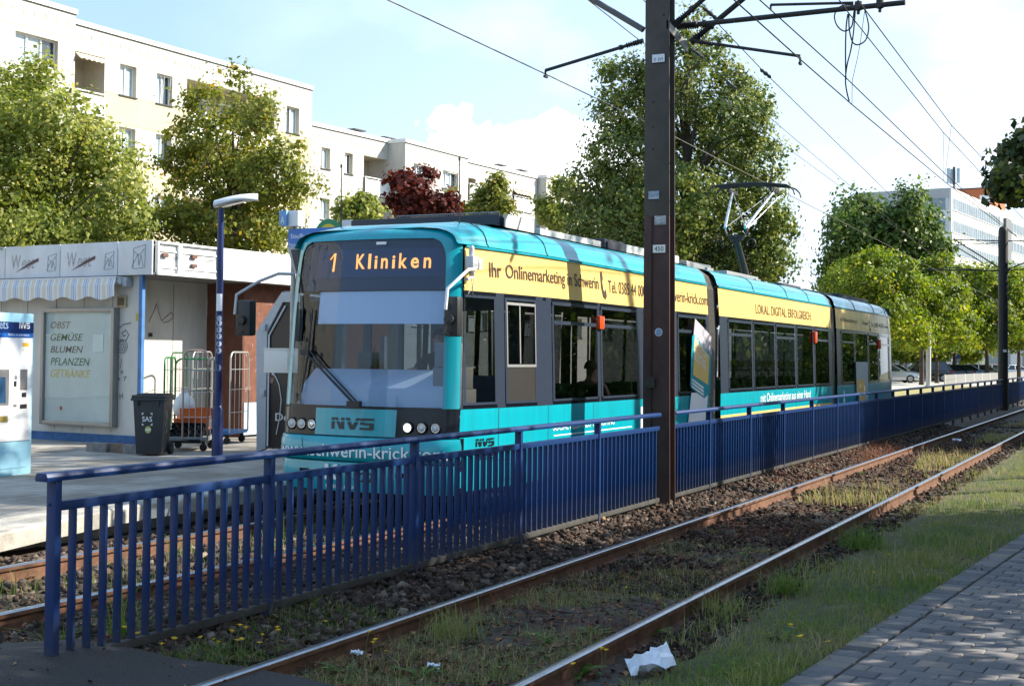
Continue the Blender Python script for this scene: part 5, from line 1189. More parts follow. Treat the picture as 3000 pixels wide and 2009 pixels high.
cc3 = atZ(470, 1296, .21)+(.5, .45, 0)
cage('roll cage with a green tube frame standing behind the bin at the niche wall', (cc3[0], cc3[1], .205), R(-70), [((-w, -d), (-w, d), 1.58, GRN), ((w, -d), (w, d), 1.58, mat('cage_green_dark', (.03, .10, .05), rough=.5))], GALV)
def incage(name, label, cat, lx, ly, lz, rz, builder, group=None):
    e = Vector((lx, ly, 0)); e.rotate(Euler((0, 0, RZ1))); o = builder(); o.location = (cc[0]+e.x, cc[1]+e.y, .205+lz); o.rotation_euler = (0, 0, RZ1+rz); o.name = name; tag(o, label, cat, group); return o
def crate():
    m = M(); m.box(-.27, .27, -.18, .18, 0, .012)
    for x in (-.27, .26): m.box(x, x+.01, -.18, .18, .012, .17)
    for y in (-.18, .17): m.box(-.26, .26, y, y+.01, .012, .17)
    m.box(-.28, .28, -.19, -.18, .15, .17); m.box(-.28, .28, .18, .19, .15, .17); return m.build('fruit_crate', ORANGE, None)
def tray():
    m = M(); m.box(-.28, .28, -.18, .18, 0, .01)
    for i in range(5):
        for j in range(3): m.lathe([(.035, .01), (.05, .075), (.046, .075), (.03, .02)], (-.22+.11*i, -.11+.11*j, 0), 10)
    m.box(-.28, .28, -.19, -.18, .0, .08); m.box(-.28, .28, .18, .19, 0, .08); return m.build('plant_tray', BLACK, None)
incage('plant_tray', 'black plastic plant tray lying flat in the green roll cage', 'plant tray', .02, .16, .24, .1, tray)
q_ = incage('plant_tray', 'black plant tray tilted up against the front mesh of the green roll cage', 'plant tray', -.02, -.22, .26, -.1, tray); q_.rotation_euler.x = .75
incage('fruit_crate', 'lower orange crate resting on the plant tray in the roll cage', 'crate', .0, .10, .335, .05, crate)
incage('fruit_crate', 'upper orange crate set skewed on the other crate', 'crate', .06, .05, .51, .35, crate)
def bag():
    m = M(); r = np.random.default_rng(3); m.lathe([(.12, 0), (.17, .05), (.18, .18), (.14, .3), (.07, .36), (.05, .42), (.07, .46)], (0, 0, 0), 14)
    m.v = [(x*(1+r.normal(0, .06)), y*(1+r.normal(0, .06)), z) for x, y, z in m.v]; return m.build('plastic_bag', mat('bag_white', (.72, .72, .70), rough=.5), None, smooth=60)
incage('plastic_bag', 'white plastic bag standing on the upper orange crate in the roll cage', 'bag', -.12, .05, .54, 0, bag)

# ------------------------------------------------------------------ lamps
def blue_lamp():
    b = atZ(636, 1338, .21); t = thing('street_lamp', 'slim blue lamp post with a white head and round stickers on the platform', 'street lamp', (b[0], b[1], .205))
    h = 3.78
    m = M(); m.lathe([(.085, 0), (.085, .72), (.062, .78)], (0, 0, 0), 18); m.build('sleeve', BLUEP, t, smooth=40)
    m = M(); m.lathe([(.058, .70), (.05, h)], (0, 0, 0), 16); m.build('pole', BLUEP, t, smooth=40)
    m = M(); u = np.array([.44, -.9, 0]); v_ = np.array([.9, .44, 0]); rows = []
    for k in np.linspace(0, 1, 11):
        wdt = .13*(math.sin(math.pi*min(1, .16+k*.86))**.6)*(1.0 if k < .9 else .8)+.01; zc = h+.04+.14*math.sin(k*1.7)*.8
        rows.append([tuple(u*(-.10+.66*k)+v_*(wdt*math.cos(a))+np.array([0, 0, zc+(.085 if math.sin(a) > 0 else .03)*math.sin(a)])) for a in np.linspace(0, 2*math.pi, 17)])
    m.grid(rows); m.add(rows[0], [tuple(range(17))]); m.add(rows[-1], [tuple(range(17))]); hd = m.build('lamp_head', mat('lamp_head_white', (.66, .69, .73), rough=.35), t, smooth=60)
    m = M(); P = [tuple(u*(.22+.22*math.cos(a))+v_*(.09*math.sin(a))+np.array([0, 0, h+.075+.06*math.cos(a)])) for a in np.linspace(0, 6.28, 17)[:-1]]; m.add(P, [tuple(range(16))]); m.build('lamp_glass', mat('lamp_glass', (.45, .45, .43), rough=.2), hd, fixn=False)
    n = -np.array([.76, .65, 0])/1.0
    for k, (py, r_) in enumerate(((1077, .046), (1027, .043), (1007, .043), (985, .043), (966, .043), (946, .046), (932, .04))):
        z = float(atX(640, py, b[0])[2])-.205; mm = M(); a0 = math.atan2(n[1], n[0]); rows = []
        P = []
        for w in np.linspace(0, 6.28, 15)[:-1]:
            aa = a0+.9*math.cos(w)*r_/.055; P.append((.0585*math.cos(aa), .0585*math.sin(aa), z+r_*math.sin(w)*1.05))
        mm.add(P, [tuple(range(14))]); mm.build('sticker', mat('sticker_pale', (.50, .58, .68), rough=.5, var=.5, vscale=40) if k else mat('sticker_mid', (.18, .24, .40), rough=.5), t, fixn=False)
    mm = M(); P = []
    for z in (2.22, 2.48):
        P.append([(.0585*math.cos(aa), .0585*math.sin(aa), z) for aa in np.linspace(math.atan2(n[1], n[0])-.9, math.atan2(n[1], n[0])+.7, 8)])
    mm.grid(P); mm.build('torn_poster', TXTW, t, fixn=False)
blue_lamp()
def disc_lamp():
    p = atD(306, 706, 30.0); t = thing('street_lamp', 'grey disc shaped lamp rising behind the kiosk roof', 'street lamp', (p[0], p[1], .0))
    LG = mat('lamp_dark_grey', (.07, .075, .08), rough=.5); a = atD(305, 690, 30.0)-(p[0], p[1], 0); b = atD(328, 672, 30.0)-(p[0], p[1], 0); c = atD(296, 668, 30.0)-(p[0], p[1], 0)
    m = M(); m.tube([(0, 0, 0), (0, 0, a[2]-.1), tuple(a), tuple(b)], [.07, .06, .06, .045], 10); m.build('pole', LG, t, smooth=50)
    m = M(); m.lathe([(.05, .10), (.22, .09), (.33, .05), (.34, .02), (.28, -.02), (.1, -.04)], tuple(c), 24); m.build('lamp_disc', LG, t, smooth=50)
disc_lamp()

# ------------------------------------------------------------------ stop sign post
def stop_post():
    b = atZ(851, 1342, .21); X = b[0]; t = thing('stop_sign', 'steel tram stop post with blue name board, display and letter A beside the tram front', 'stop sign', (b[0], b[1], .205)); o = np.array([b[0], b[1], .205])
    def P(x, y, dx=0.0): return atX(x, y, X+dx)-o
    BL = mat('sign_blue', (.045, .17, .50), rough=.45); BLL = mat('sign_blue_pale', (.15, .32, .58), rough=.5)
    top = P(858, 640)[2]; m = M(); m.tube([(0, 0, 0), (0, 0, top)], .038, 12); m.tube([(.05, -.12, 0), (.05, -.12, top*.85)], .03, 10); m.build('post', mat('post_galvanised', (.42, .41, .38), rough=.45, metal=.4, var=.3, vscale=5), t, smooth=50)
    a, c = P(841, 621), P(861, 664); m = M(); m.box(-.20, -.14, c[1], a[1], c[2], a[2]); s = m.build('platform_letter_sign', BLL, t, bevel=.004)
    m = M(); m.box(-.139, .36, c[1], c[1]+.012, c[2]-.01, a[2]+.005) if False else m.box(-.139, .05, c[1]-.17, a[1], c[2]-.005, a[2]); m.build('sign_box', WHITE, s)
    wd, ht = a[1]-c[1], a[2]-c[2]; lettering('A', wd*.5, ht*.48, lambda lx, ly: (-.203, a[1]-wd*.25-lx, c[2]+ht*.12+ly), TXTW, s)
    a, c = P(852, 672), P(985, 722); c[1] -= .1; m = M(); m.box(-.07, -.05, c[1], a[1], c[2], a[2]); s = m.build('name_board', BL, t, bevel=.004)
    ht = a[2]-c[2]; wn_ = P(857, 690)[1]-P(948, 690)[1]
    lettering('Stauffenbergstraße', wn_*1.28, ht*.30, lambda lx, ly: (-.073, a[1]-.05-lx, c[2]+ht*.42+ly), TXTW, s, name='stop_name')
    lettering('Nahverkehr Schwerin', wn_*1.12, ht*.16, lambda lx, ly: (-.073, a[1]-.03-lx, c[2]+ht*.06+ly), TXTW, s, name='operator_name')
    a, c = P(852, 725), P(960, 800); m = M(); m.prism([(-.10, a[1], a[2]), (-.10, c[1], a[2]), (-.04, c[1], c[2]), (-.04, a[1]-.10, c[2])], (.10, 0, 0)); s = m.build('departure_display', mat('display_case_grey', (.44, .44, .43), rough=.5), t, bevel=.01)
    a2, c2 = P(864, 733), P(960, 793); m = M(); m.add([(-.112, a2[1], a2[2]), (-.112, c2[1], a2[2]), (-.052, c2[1], c2[2]), (-.052, a2[1]-.06, c2[2])], [(0, 1, 2, 3)]); m.build('display_screen', mat('display_screen', (.035, .055, .08), rough=.2, var=.4, vscale=20), s, fixn=False)
    cc_ = P(967, 690); m = M(); m.lathe([(.245, -.03), (.245, -.045)], (0, cc_[1], cc_[2]), 30, axis='x'); s = m.build('stop_disc', mat('stop_green', (.01, .23, .10), rough=.45), t)
    m = M(); m.lathe([(.17, -.046), (.17, -.050)], (0, cc_[1], cc_[2]), 30, axis='x'); s2 = m.build('stop_disc_centre', mat('stop_yellow', (.65, .50, .02), rough=.45), s); lettering('H', .15, .18, lambda lx, ly: (-.052, cc_[1]+.075-lx, cc_[2]-.09+ly), mat('stop_green', (0, 0, 0)), s2)
    m = M(); m.box(-.03, -.01, cc_[1]-.4, cc_[1]-.2, cc_[2]-.1, cc_[2]+.22); m.build('back_plate', mat('plate_white', (.62, .64, .66), rough=.5), t)
    a, c = P(806, 1020), P(873, 1092); m = M(); m.box(-.28, .02, c[1], a[1], c[2], a[2]-.02); m.box(-.29, .03, c[1]-.008, a[1]+.008, a[2]-.02, a[2]); m.build('waste_box', mat('box_white', (.70, .67, .62), rough=.5), t, bevel=.006)
stop_post()

# ------------------------------------------------------------------ shelter with a poster end wall
def shelter():
    b = atZ(758, 1322, .21); X = b[0]; t = thing('tram_shelter', 'tram shelter whose slanted end wall carries a dark poster of an ear with an earphone', 'shelter', (b[0], b[1], .205)); o = np.array([b[0], b[1], .205])
    def P(x, y): return atX(x, y, X)-o
    Y = lambda x, y: (float(P(x, y)[1]), float(P(x, y)[2]))
    A, B, C = Y(757, 972), Y(832, 856), (Y(832, 856)[0]-1.15, Y(832, 856)[1])
    fr = [(0, 0), A, B, C, (C[0], 0)]; ins = [(-.17, .06), (-.17, A[1]-.01), (B[0]-.02, B[1]-.16), (C[0]+.12, B[1]-.16), (C[0]+.12, .06)]
    FRM = mat('shelter_frame', (.40, .43, .47), rough=.4, metal=.2, var=.08)
    m = M(); n = 5
    m.add([(-.06, *p) for p in fr]+[(-.06, *p) for p in ins], [(i, (i+1) % n, n+(i+1) % n, n+i) for i in range(4)]); m.add([(.06, *p) for p in fr]+[(.06, *p) for p in ins], [(i, n+i, n+(i+1) % n, (i+1) % n) for i in range(4)])
    m.add([(-.06, *p) for p in ins]+[(.06, *p) for p in ins], [(i, (i+1) % n, n+(i+1) % n, n+i) for i in range(n)]); m.add([(-.06, *p) for p in fr]+[(.06, *p) for p in fr], [(i, n+i, n+(i+1) % n, (i+1) % n) for i in range(n)]); m.build('end_frame', FRM, t)
    i2 = [(p[0]*.0+q, z) for (q, z), p in zip(ins, ins)]
    m = M(); m.prism([(-.02, *p) for p in ins], (.03, 0, 0)); po = m.build('poster', mat('poster_dark', (.030, .020, .017), rough=.3, var=.35, vscale=1.2), t)
    m = M(); z2 = [(ins[0][0]-.03, .1), (ins[1][0]-.03, ins[1][1]-.05), (ins[2][0]-.04, ins[2][1]-.06)]
    m.tube([(-.045, *p) for p in z2], .016, 4); m.build('poster_edge', WHITE, po)
    for zz in (.95, 2.0): mm = M(); mm.cbox((-.08, -.13, zz), (.05, .07, .10)); mm.build('latch', FRM, t, bevel=.008)
    e = P(800, 1088); SK = mat('poster_skin', (.30, .15, .115), rough=.5); m = M()
    P0 = [(-.024, e[1]+.10*math.cos(a)*(1 if math.cos(a) > 0 else .5), e[2]+.19*math.sin(a)-.02*math.cos(a)) for a in np.linspace(0, 6.28, 20)[:-1]]; m.add(P0, [tuple(range(19))]); ear = m.build('printed_ear', SK, po, fixn=False)
    m = M(); m.add([(-.026, y*.6+e[1]*.4-.01, z*.62+e[2]*.38+.01) for _, y, z in P0], [tuple(range(19))]); m.build('printed_ear_shadow', mat('poster_skin_dark', (.10, .04, .03), rough=.5), ear, fixn=False)
    m = M(); m.tube([(-.03, e[1]-.02, e[2]-.03), (-.03, e[1]-.07, e[2]-.08), (-.03, e[1]-.14, e[2]-.2), (-.03, e[1]-.19, e[2]-.45), (-.03, e[1]-.16, e[2]-.75), (-.03, e[1]-.10, e[2]-1.0)], .009, 5); m.cbox((-.03, e[1]-.02, e[2]-.03), (.01, .04, .05)); m.build('printed_earphone', mat('poster_white', (.70, .68, .66), rough=.5), po)
    d = P(809, 1232); lettering('Dein', .42, .125, lambda lx, ly: (-.024, d[1]-lx, d[2]+ly), MATS['poster_white'], po, name='poster_word', bold=.008)
    d = P(784, 1315); lettering('Vital - dein Fitnessstudio', .55, .03, lambda lx, ly: (-.024, d[1]-lx, d[2]+ly), MATS['poster_white'], po, name='poster_word')
    d = P(865, 895); m = M(); m.tube([(-.024, d[1]+.03, d[2]-.12), (-.024, d[1]-.03, d[2]+.0), (-.024, d[1]-.10, d[2]+.10), (-.024, d[1]-.12, d[2]), (-.024, d[1]-.22, d[2]+.02)], .014, 4); m.build('printed_flourish', mat('poster_orange', (.55, .13, .03), rough=.5), po)
    m = M(); m.box(.0, 3.8, C[0]-.1, B[0], B[1]-.05, B[1]+.02); m.build('roof', mat('shelter_roof', (.16, .17, .18), rough=.4), t)
    m = M(); m.box(3.7, 3.8, C[0], C[0]+.08, 0, B[1]-.05); m.box(3.7, 3.8, -.08, 0, 0, A[1]); m.build('rear_post', FRM, t)
shelter()

# ------------------------------------------------------------------ apartment blocks
FAC = mat('facade_white', (.47, .46, .43), rough=.85, var=.10, vscale=.5, stretch=(1, 1, .4), bump=.1, bscale=20)
FACC = mat('facade_cream', (.49, .43, .30), rough=.85, var=.08, vscale=.5)
FACG = mat('facade_shade_grey', (.52, .50, .46), rough=.9, var=.30, vscale=.7, stretch=(1, 1, .3))  # grey of the shaded side walls put into the colour, with streaks
REV = mat('reveal_beige', (.50, .45, .35), rough=.9, var=.08)
PVC = mat('window_frame_white', (.78, .79, .80), rough=.4)
GL1 = mat('window_glass_dark', (.035, .055, .07), rough=.05, spec=1.0, var=.5, vscale=.6)
GL2 = mat('window_curtain', (.36, .47, .52), rough=.12, spec=.8, var=.2, vscale=2)
SILL = mat('sill_dark', (.03, .03, .03), rough=.6)
SLATE = mat('roof_edge_dark', (.05, .05, .052), rough=.8)
def wall_holes(m, s0, s1, z0, z1, holes, colour):
    xs = sorted({s0, s1, *[v for h in holes for v in h[:2] if s0 < v < s1]}); zs = sorted({z0, z1, *[v for h in holes for v in h[2:4] if z0 < v < z1]})
    for a, b in zip(xs, xs[1:]):
        for c, d in zip(zs, zs[1:]):
            q, w = (a+b)/2, (c+d)/2
            if any(h[0] < q < h[1] and h[2] < w < h[3] for h in holes): continue
            m.quad((a, 0, c), (b, 0, c), (b, 0, d), (a, 0, d), colour(q, w))
def win(parent, h, tilt=False, detail=True):
    s0, s1, z0, z1 = h[:4]; n = 3 if s1-s0 > 1.6 else 2; D = .20; f = .06
    m = M(); m.box(s0, s1, D, D+.06, z0, z0+f); m.box(s0, s1, D, D+.06, z1-f, z1)
    for k in range(n+1): x = s0+(s1-s0)*k/n; a = max(s0, x-f*.7); b = min(s1, x+f*.7); m.box(a, b, D-.004, D+.06, z0+f, z1-f)
    if tilt: x = s0+(s1-s0)/n; m.add([(x, D-.01, z0+f), (s1, D-.01, z0+f), (s1, D-.16, z1-f), (x, D-.16, z1-f)], []); m.tube([(x+.04, D-.02, z0+f), (x+.04, D-.14, z1-f), (s1-.04, D-.14, z1-f), (s1-.04, D-.02, z0+f)], .03, 4)
    o = m.build('window', PVC, parent)
    m = M()
    for k in range(n):
        a, b = s0+(s1-s0)*k/n, s0+(s1-s0)*(k+1)/n; m.quad((a, D+.05, z0), (b, D+.05, z0), (b, D+.05, z1), (a, D+.05, z1), int((k+int(s0*7+z0*3)) % 3 != 0))
    m.build('pane', [GL1, GL2], o)
    if detail: m = M(); m.box(s0-.05, s1+.05, -.07, D, z0-.055, z0-.005); m.build('sill', SILL, o)
    return o
def reveals(m, h, D):
    s0, s1, z0, z1 = h[:4]; m.quad((s0, 0, z0), (s0, D, z0), (s0, D, z1), (s0, 0, z1)); m.quad((s1, 0, z0), (s1, D, z0), (s1, D, z1), (s1, 0, z1)); m.quad((s0, 0, z1), (s1, 0, z1), (s1, D, z1), (s0, D, z1)); m.quad((s0, 0, z0), (s1, 0, z0), (s1, D, z0), (s0, D, z0))
def loggia(parent, h, rail=True, awn=False, doors=True):
    s0, s1, z0, z1 = h[:4]; D = 1.35; m = M(); reveals(m, h, D); m.quad((s0, D, z0), (s1, D, z0), (s1, D, z1), (s0, D, z1)); o = m.build('loggia', REV, parent)
    x = s0+.12
    while x+.8 < s1 and doors:
        m = M(); m.box(x, x+.85, D-.06, D-.002, z0+.12, z0+2.3); d = m.build('loggia_door', PVC, o)
        m = M(); m.box(x+.1, x+.75, D-.07, D-.061, z0+.25, z0+2.2); m.build('pane', GL1, d); x += 1.75
    if rail:
        m = M(); n = max(1, int((s1-s0)/1.2)); 
        for k in range(n): a, b = s0+.03+(s1-s0-.06)*k/n, s0+.03+(s1-s0-.06)*(k+1)/n; m.box(a+.03, b-.03, -.10, -.07, z0+.05, z0+.93)
        m.box(s0+.02, s1-.02, -.12, -.05, z0+1.02, z0+1.07)
        for k in range(n+1): a = s0+.05+(s1-s0-.1)*k/n; m.box(a-.02, a+.02, -.13, -.101, z0-.05, z0+1.02)
        m.build('balcony_rail', WHITE, o)
    if awn:
        m = M(); n = 12; rows = [[(s0+(s1-s0)*k/n, -.02, z1-.05) for k in range(n+1)], [(s0+(s1-s0)*k/n, -.28, z1-.28-.06*(k % 2)) for k in range(n+1)]]; m.grid(rows); m.build('loggia_awning', mat('awning_beige', (.55, .47, .30), rough=.8), o)
def block(name, label, p0, ang, s0, s1, ztop, holes_w, holes_l, cream=None, depth=11, tiles=True, z0=-.2, sidegrey=False, detail=True, tilt=(), awn=(), group='apartment blocks behind the platform'):
    t = thing(name, label, 'apartment block', (p0[0], p0[1], 0), ang, group)
    H = holes_w+holes_l; m = M(); wall_holes(m, s0, s1, z0, ztop, H, cream or (lambda q, w: 0))
    m.quad((s0, depth, z0), (s1, depth, z0), (s1, depth, ztop), (s0, depth, ztop)); m.quad((s1, 0, z0), (s1, depth, z0), (s1, depth, ztop), (s1, 0, ztop), 0); m.quad((s0, 0, ztop-.05), (s1, 0, ztop-.05), (s1, depth, ztop-.05), (s0, depth, ztop-.05))
    m.quad((s0, 0, z0), (s0, depth, z0), (s0, depth, ztop), (s0, 0, ztop), 2 if sidegrey else 0)
    for h in holes_w: 
        mm = M(); reveals(mm, h, .26); m.add(mm.v, mm.f, 3)
    m.build('wall', [FAC, FACC, FACG, REV], t, fixn=False)
    m = M(); m.box(s0-.06, s1+.06, -.07, depth, ztop-.16, ztop+.05); r = m.build('roof_parapet', mat('parapet_white', (.72, .72, .70), rough=.8, var=.1), t)
    m = M(); m.box(s0-.03, s1+.03, -.04, 0.0, ztop-.20, ztop-.161); m.build('parapet_dark_strip', SLATE, r)  # thin dark strip under the parapet edge
    if tiles:
        m = M(); x = s0+.35
        while x < s1-.2: m.box(x, x+.15, -.012, -.001, ztop-.72, ztop-.50); x += .56
        m.build('vent_tiles', mat('vent_tile_grey', (.42, .40, .35), rough=.9, var=.4, vscale=12), t)
    m = M(); k = 0
    while ztop-1.25-2.82*k > 1:
        zz = ztop-1.25-2.82*k; k += 1
        for za in (zz, zz-1.55):
            xs = sorted([s0]+[v for h in H if h[2] < za < h[3] for v in (max(s0, h[0]), min(s1, h[1]))]+[s1])
            for a, b in zip(xs[0::2], xs[1::2]):
                if b-a > .05: m.box(a, b, -.004, -.0005, za-.012, za+.012)
    m.build('panel_joint', mat('joint_beige', (.27, .25, .20), rough=.9), t)
    for i, h in enumerate(holes_w): win(t, h, tilt=(i in tilt), detail=detail)
    for i, h in enumerate(holes_l): loggia(t, h, awn=(i in awn))
    return t
PA = (40.34, 36.48); AA = R(-4.51)
hw, hl = [], []
for k in range(5):
    dz = -2.83*k
    hw += [(.05, 1.04, 13.36+dz, 14.75+dz), (2.3, 3.3, 13.36+dz, 14.75+dz), (11.54, 12.57, 13.40+dz, 14.78+dz)]; hl += [(-2.52, -.85, 12.1+dz, 14.80+dz), (4.25, 10.59, 12.1+dz, 14.84+dz)]
def cream(q, w): r = (14.8-w) % 2.83; return 1 if (w < 13.4 and 1.45 < r < 2.83) else 0
block('apartment_block', 'long white and cream apartment block with beige loggias behind the two leafy trees', PA, AA, -2.56, 13.62, 16.12, hw, hl, cream, tilt=(1,), awn=(0,))
hw, hl = [], []
for k in range(5):
    dz = -2.83*k; hw += [(-5.7, -3.5, 13.79+dz, 14.99+dz)]
    for j in range(14): hw += [(-10.4-4.4*j, -8.4-4.4*j, 13.79+dz, 14.99+dz)]
block('apartment_block', 'slightly higher apartment block with a three part window in the top left corner', (PA[0], PA[1]-.06), AA, -74, -2.58, 16.52, hw, hl, None, detail=False)
def pxrect(x0, y0, x1, y1, p0, ang):
    a = onwall(x0, y0, p0, ang); b = onwall(x1, y1, p0, ang); return (a[0], b[0], b[1], a[1])
def fall(rects, n=4, dz=2.8): return [(a, b, c-dz*k, d-dz*k) for a, b, c, d in rects for k in range(n)]
pB, aB = (53.98, 35.95), R(-7.0); zB = (onwall(916, 361, pB, aB)[1]+onwall(1140, 410, pB, aB)[1])/2
eB = onwall(1146, 420, pB, aB)[0]
block('apartment_block', 'white block with a corner balcony, lower than the cream block on its left', pB, aB, -.3, eB+.6, zB, fall([pxrect(942, 431, 967, 497, pB, aB), pxrect(1011, 447, 1033, 512, pB, aB)]), fall([pxrect(1066, 455, 1141, 584, pB, aB)]))
pC, aC = (61.15, 33.84), R(-3.2); zC = (onwall(1189, 408, pC, aC)[1]+onwall(1369, 458, pC, aC)[1])/2; eC = onwall(1371, 470, pC, aC)[0]
block('apartment_block', 'projecting block with a stained side wall greyed for shade behind the purple tree', pC, aC, 0, eC, zC, fall([pxrect(1212, 478, 1259, 545, pC, aC), pxrect(1298, 498, 1342, 560, pC, aC)]), [], sidegrey=True, tilt=(0, 4))
pD, aD = (pC[0]+eC*math.cos(aC)+.02, pC[1]+eC*math.sin(aC)+.55), R(-5.2); zD = (onwall(1376, 471, pD, aD)[1]+onwall(1555, 511, pD, aD)[1])/2; eD = onwall(1562, 520, pD, aD)[0]
block('apartment_block', 'white block with a grey awning over its loggia, behind the small green tree', pD, aD, -.2, eD+.5, zD, fall([pxrect(1412, 534, 1432, 590, pD, aD), pxrect(1465, 546, 1482, 600, pD, aD)]), fall([pxrect(1372, 520, 1393, 590, pD, aD), pxrect(1503, 553, 1556, 628, pD, aD)]), awn=(4,))
pE, aE = (77.95, 32.47), R(-4.5); zE = onwall(1602, 514, pE, aE)[1]
block('apartment_block', 'farthest projecting block with a side wall greyed for shade beside the tall tree', pE, aE, 0, 30, zE, fall([(4+5*j, 5.5+5*j, zE-2.7, zE-1.35) for j in range(5)]), [], sidegrey=True)
for (x, y, lb, p_, a_) in [(1043, 383, 'black roof vent on the white block, left one', pB, aB), (1131, 406, 'black roof vent beside the stained projecting block', pB, aB), (1461, 485, 'black roof vent on the block with the grey awning, left one', pD, aD), (1526, 501, 'black roof vent on the block with the grey awning, right one', pD, aD)]:
    o_ = np.array(p_)+3.0*np.array([-math.sin(a_), math.cos(a_)]); s_, z_ = onwall(x, y, o_, a_); t = thing('roof_vent', lb, 'roof vent', (o_[0]+s_*math.cos(a_), o_[1]+s_*math.sin(a_), z_), a_, 'roof vents of the apartment blocks'); m = M(); m.box(-.55, .55, -.35, .35, -.02, .04); m.build('vent_cap', SLATE, t); m = M(); m.box(-.14, .14, -.1, .1, -.8, -.021); m.build('vent_neck', SLATE, t)

# ------------------------------------------------------------------ office tower far right
def office():
    p0, ang = (202.5, 22.5), R(-6.4); t = thing('office_building', 'large white slab office building, left face greyed for shade, with window bands far behind the trees', 'office building', (*p0, 0), ang)
    L_, Dp, zt = 78, 14, 27.75
    OW = mat('office_white', (.66, .66, .65), rough=.8, var=.08, vscale=.2); OG = mat('office_shade_grey', (.42, .42, .42), rough=.85, var=.15, vscale=.2)
    m = M(); m.box(0, L_, 0, Dp, -.2, zt); m.build('wall', OW, t)
    m = M(); m.box(-.05, -.01, .3, Dp-.3, zt-1.55, zt-.02); m.build('roof_band', OG, t)  # shade of the left face put into a grey band
    s1 = onwall(2926, 640, p0, ang)[0]; s2 = onwall(2957, 640, p0, ang)[0]
    WG = mat('office_glass', (.20, .25, .28), rough=.15, spec=.8, var=.4, vscale=.5); MU = mat('office_mullion', (.55, .56, .57), rough=.5)
    for k in range(8):
        z1 = zt-1.5-3.35*k; z0 = z1-1.75
        for a, b in ((.6, s1), (s2, L_-1)):
            m = M(); m.box(a, b, -.06, -.005, z0, z1); o = m.build('window_band', WG, t)
            m = M(); x = a
            while x < b: m.box(x, x+.10, -.12, -.061, z0, z1); x += 1.25
            m.box(a, b, -.14, -.061, z0-.10, z0); m.build('mullion_row', MU, o)
        m = M(); m.box(-.06, -.005, .5, Dp-1, z0, z1); o = m.build('window_band', WG, t)
        m = M(); y = .5
        while y < Dp-1: m.box(-.12, -.061, y, y+.35, z0, z1); y += 2.6
        m.build('mullion_row', MU, o)
    m = M(); m.box(s1+.4, s1+3.2, -.10, -.005, 0, zt-1.2); m.build('stair_window', mat('stair_glass', (.35, .38, .40), rough=.3), t); m = M(); m.box(s1+3.4, s2-.3, -.5, -.005, 0, zt-1.3); m.build('pier', mat('pier_dark', (.13, .14, .15), rough=.7), t)
    q = (p0[0]+9*math.cos(ang)-7*math.sin(ang)*0, p0[1]+9*math.sin(ang)); OR = mat('penthouse_orange', (.46, .13, .045), rough=.75, var=.1)
    v_ = np.array([-math.sin(ang), math.cos(ang)]); sx, ztop = onwall(2915, 547, np.array(p0)+v_*3.0, ang); sr = onwall(2946, 560, np.array(p0)+v_*3.0, ang)[0]
    m = M(); m.box(sx, sr, 3, 16, zt+.001, ztop-.2); ph = m.build('penthouse', OR, t); m = M(); m.box(sx-.1, sr+.1, 2.9, 16.1, ztop-.199, ztop); m.build('penthouse_roof', SLATE, ph); m = M(); m.box(sx-.1, sx-.01, 3.8, 5.6, zt+.4, ztop-1.4); m.build('penthouse_door', WHITE, ph)
    a = thing('antenna_mast', 'cell phone antenna mast with three grey panels on the office roof', 'antenna mast', (*(np.array(p0)+np.array([math.cos(ang), math.sin(ang)])*onwall(2795, 540, np.array(p0)+v_*5, ang)[0]+v_*5), zt-.05), ang); a.scale = (.62, .62, .62)
    DG = mat('mast_dark', (.05, .055, .06), rough=.6); PN = mat('antenna_panel', (.36, .42, .47), rough=.5)
    m = M(); m.tube([(0, 0, 0), (0, 0, 5.2)], .22, 8); m.tube([(0, 0, 5.2), (0, 0, 10)], .38, 8); m.build('mast', DG, a)
    for x, y in ((-.9, 1.2), (.2, -1.1), (1.1, .9)): m = M(); m.box(x-.3, x+.3, y-.45, y+.45, 5.6, 9.6); m.build('panel', PN, a, bevel=.05)
    m = M()
    for x, y in ((-1, 6), (0, -6), (2, 3), (-3, -3)): m.tube([(0, 0, 5), (x, y, 0)], .07, 5)
    m.tube([(-1, 9, .7), (0, -6, .7)], .12, 5); m.tube([(-1, 9, 0), (-1, 9, .7)], .12, 5); m.build('stay', DG, a)
    for x, y, lb in ((1.5, -2.2, 1), (0.5, 2.4, 2)): m = M(); m.box(x-.5, x+.5, y-.5, y+.5, 0, 2.0); m.build('equipment_box', PN, a)
office()
def shop():
    p = atD(2870, 1085, 165); t = thing('shop_building', 'low white shop building with posters behind the parked cars at the far right', 'shop', (p[0], p[1], 0), R(-90+16))
    m = M(); m.box(-13, 16, 0, 10, -.2, 4.0); m.build('wall', mat('shop_white', (.62, .62, .60), rough=.8), t)
    for x in range(-11, 15, 4):
        m = M(); m.box(x, x+2.6, -.06, -.005, .8, 3.0); m.build('shop_window', mat('shop_glass', (.26, .30, .31), rough=.2), t)
    for x, w, c in ((7.2, 1.6, (.55, .08, .06)), (5.2, 1.5, (.45, .47, .55))): m = M(); m.box(x, x+w, -.12, -.061, .9, 3.5); m.build('poster', mat('poster_%d' % int(x), c, rough=.5, var=.6, vscale=1.2), t)
    m = M(); m.box(9.6, 11.2, -.12, -.061, .2, 2.4); m.build('door', mat('shop_door', (.30, .12, .06), rough=.5), t)
shop()

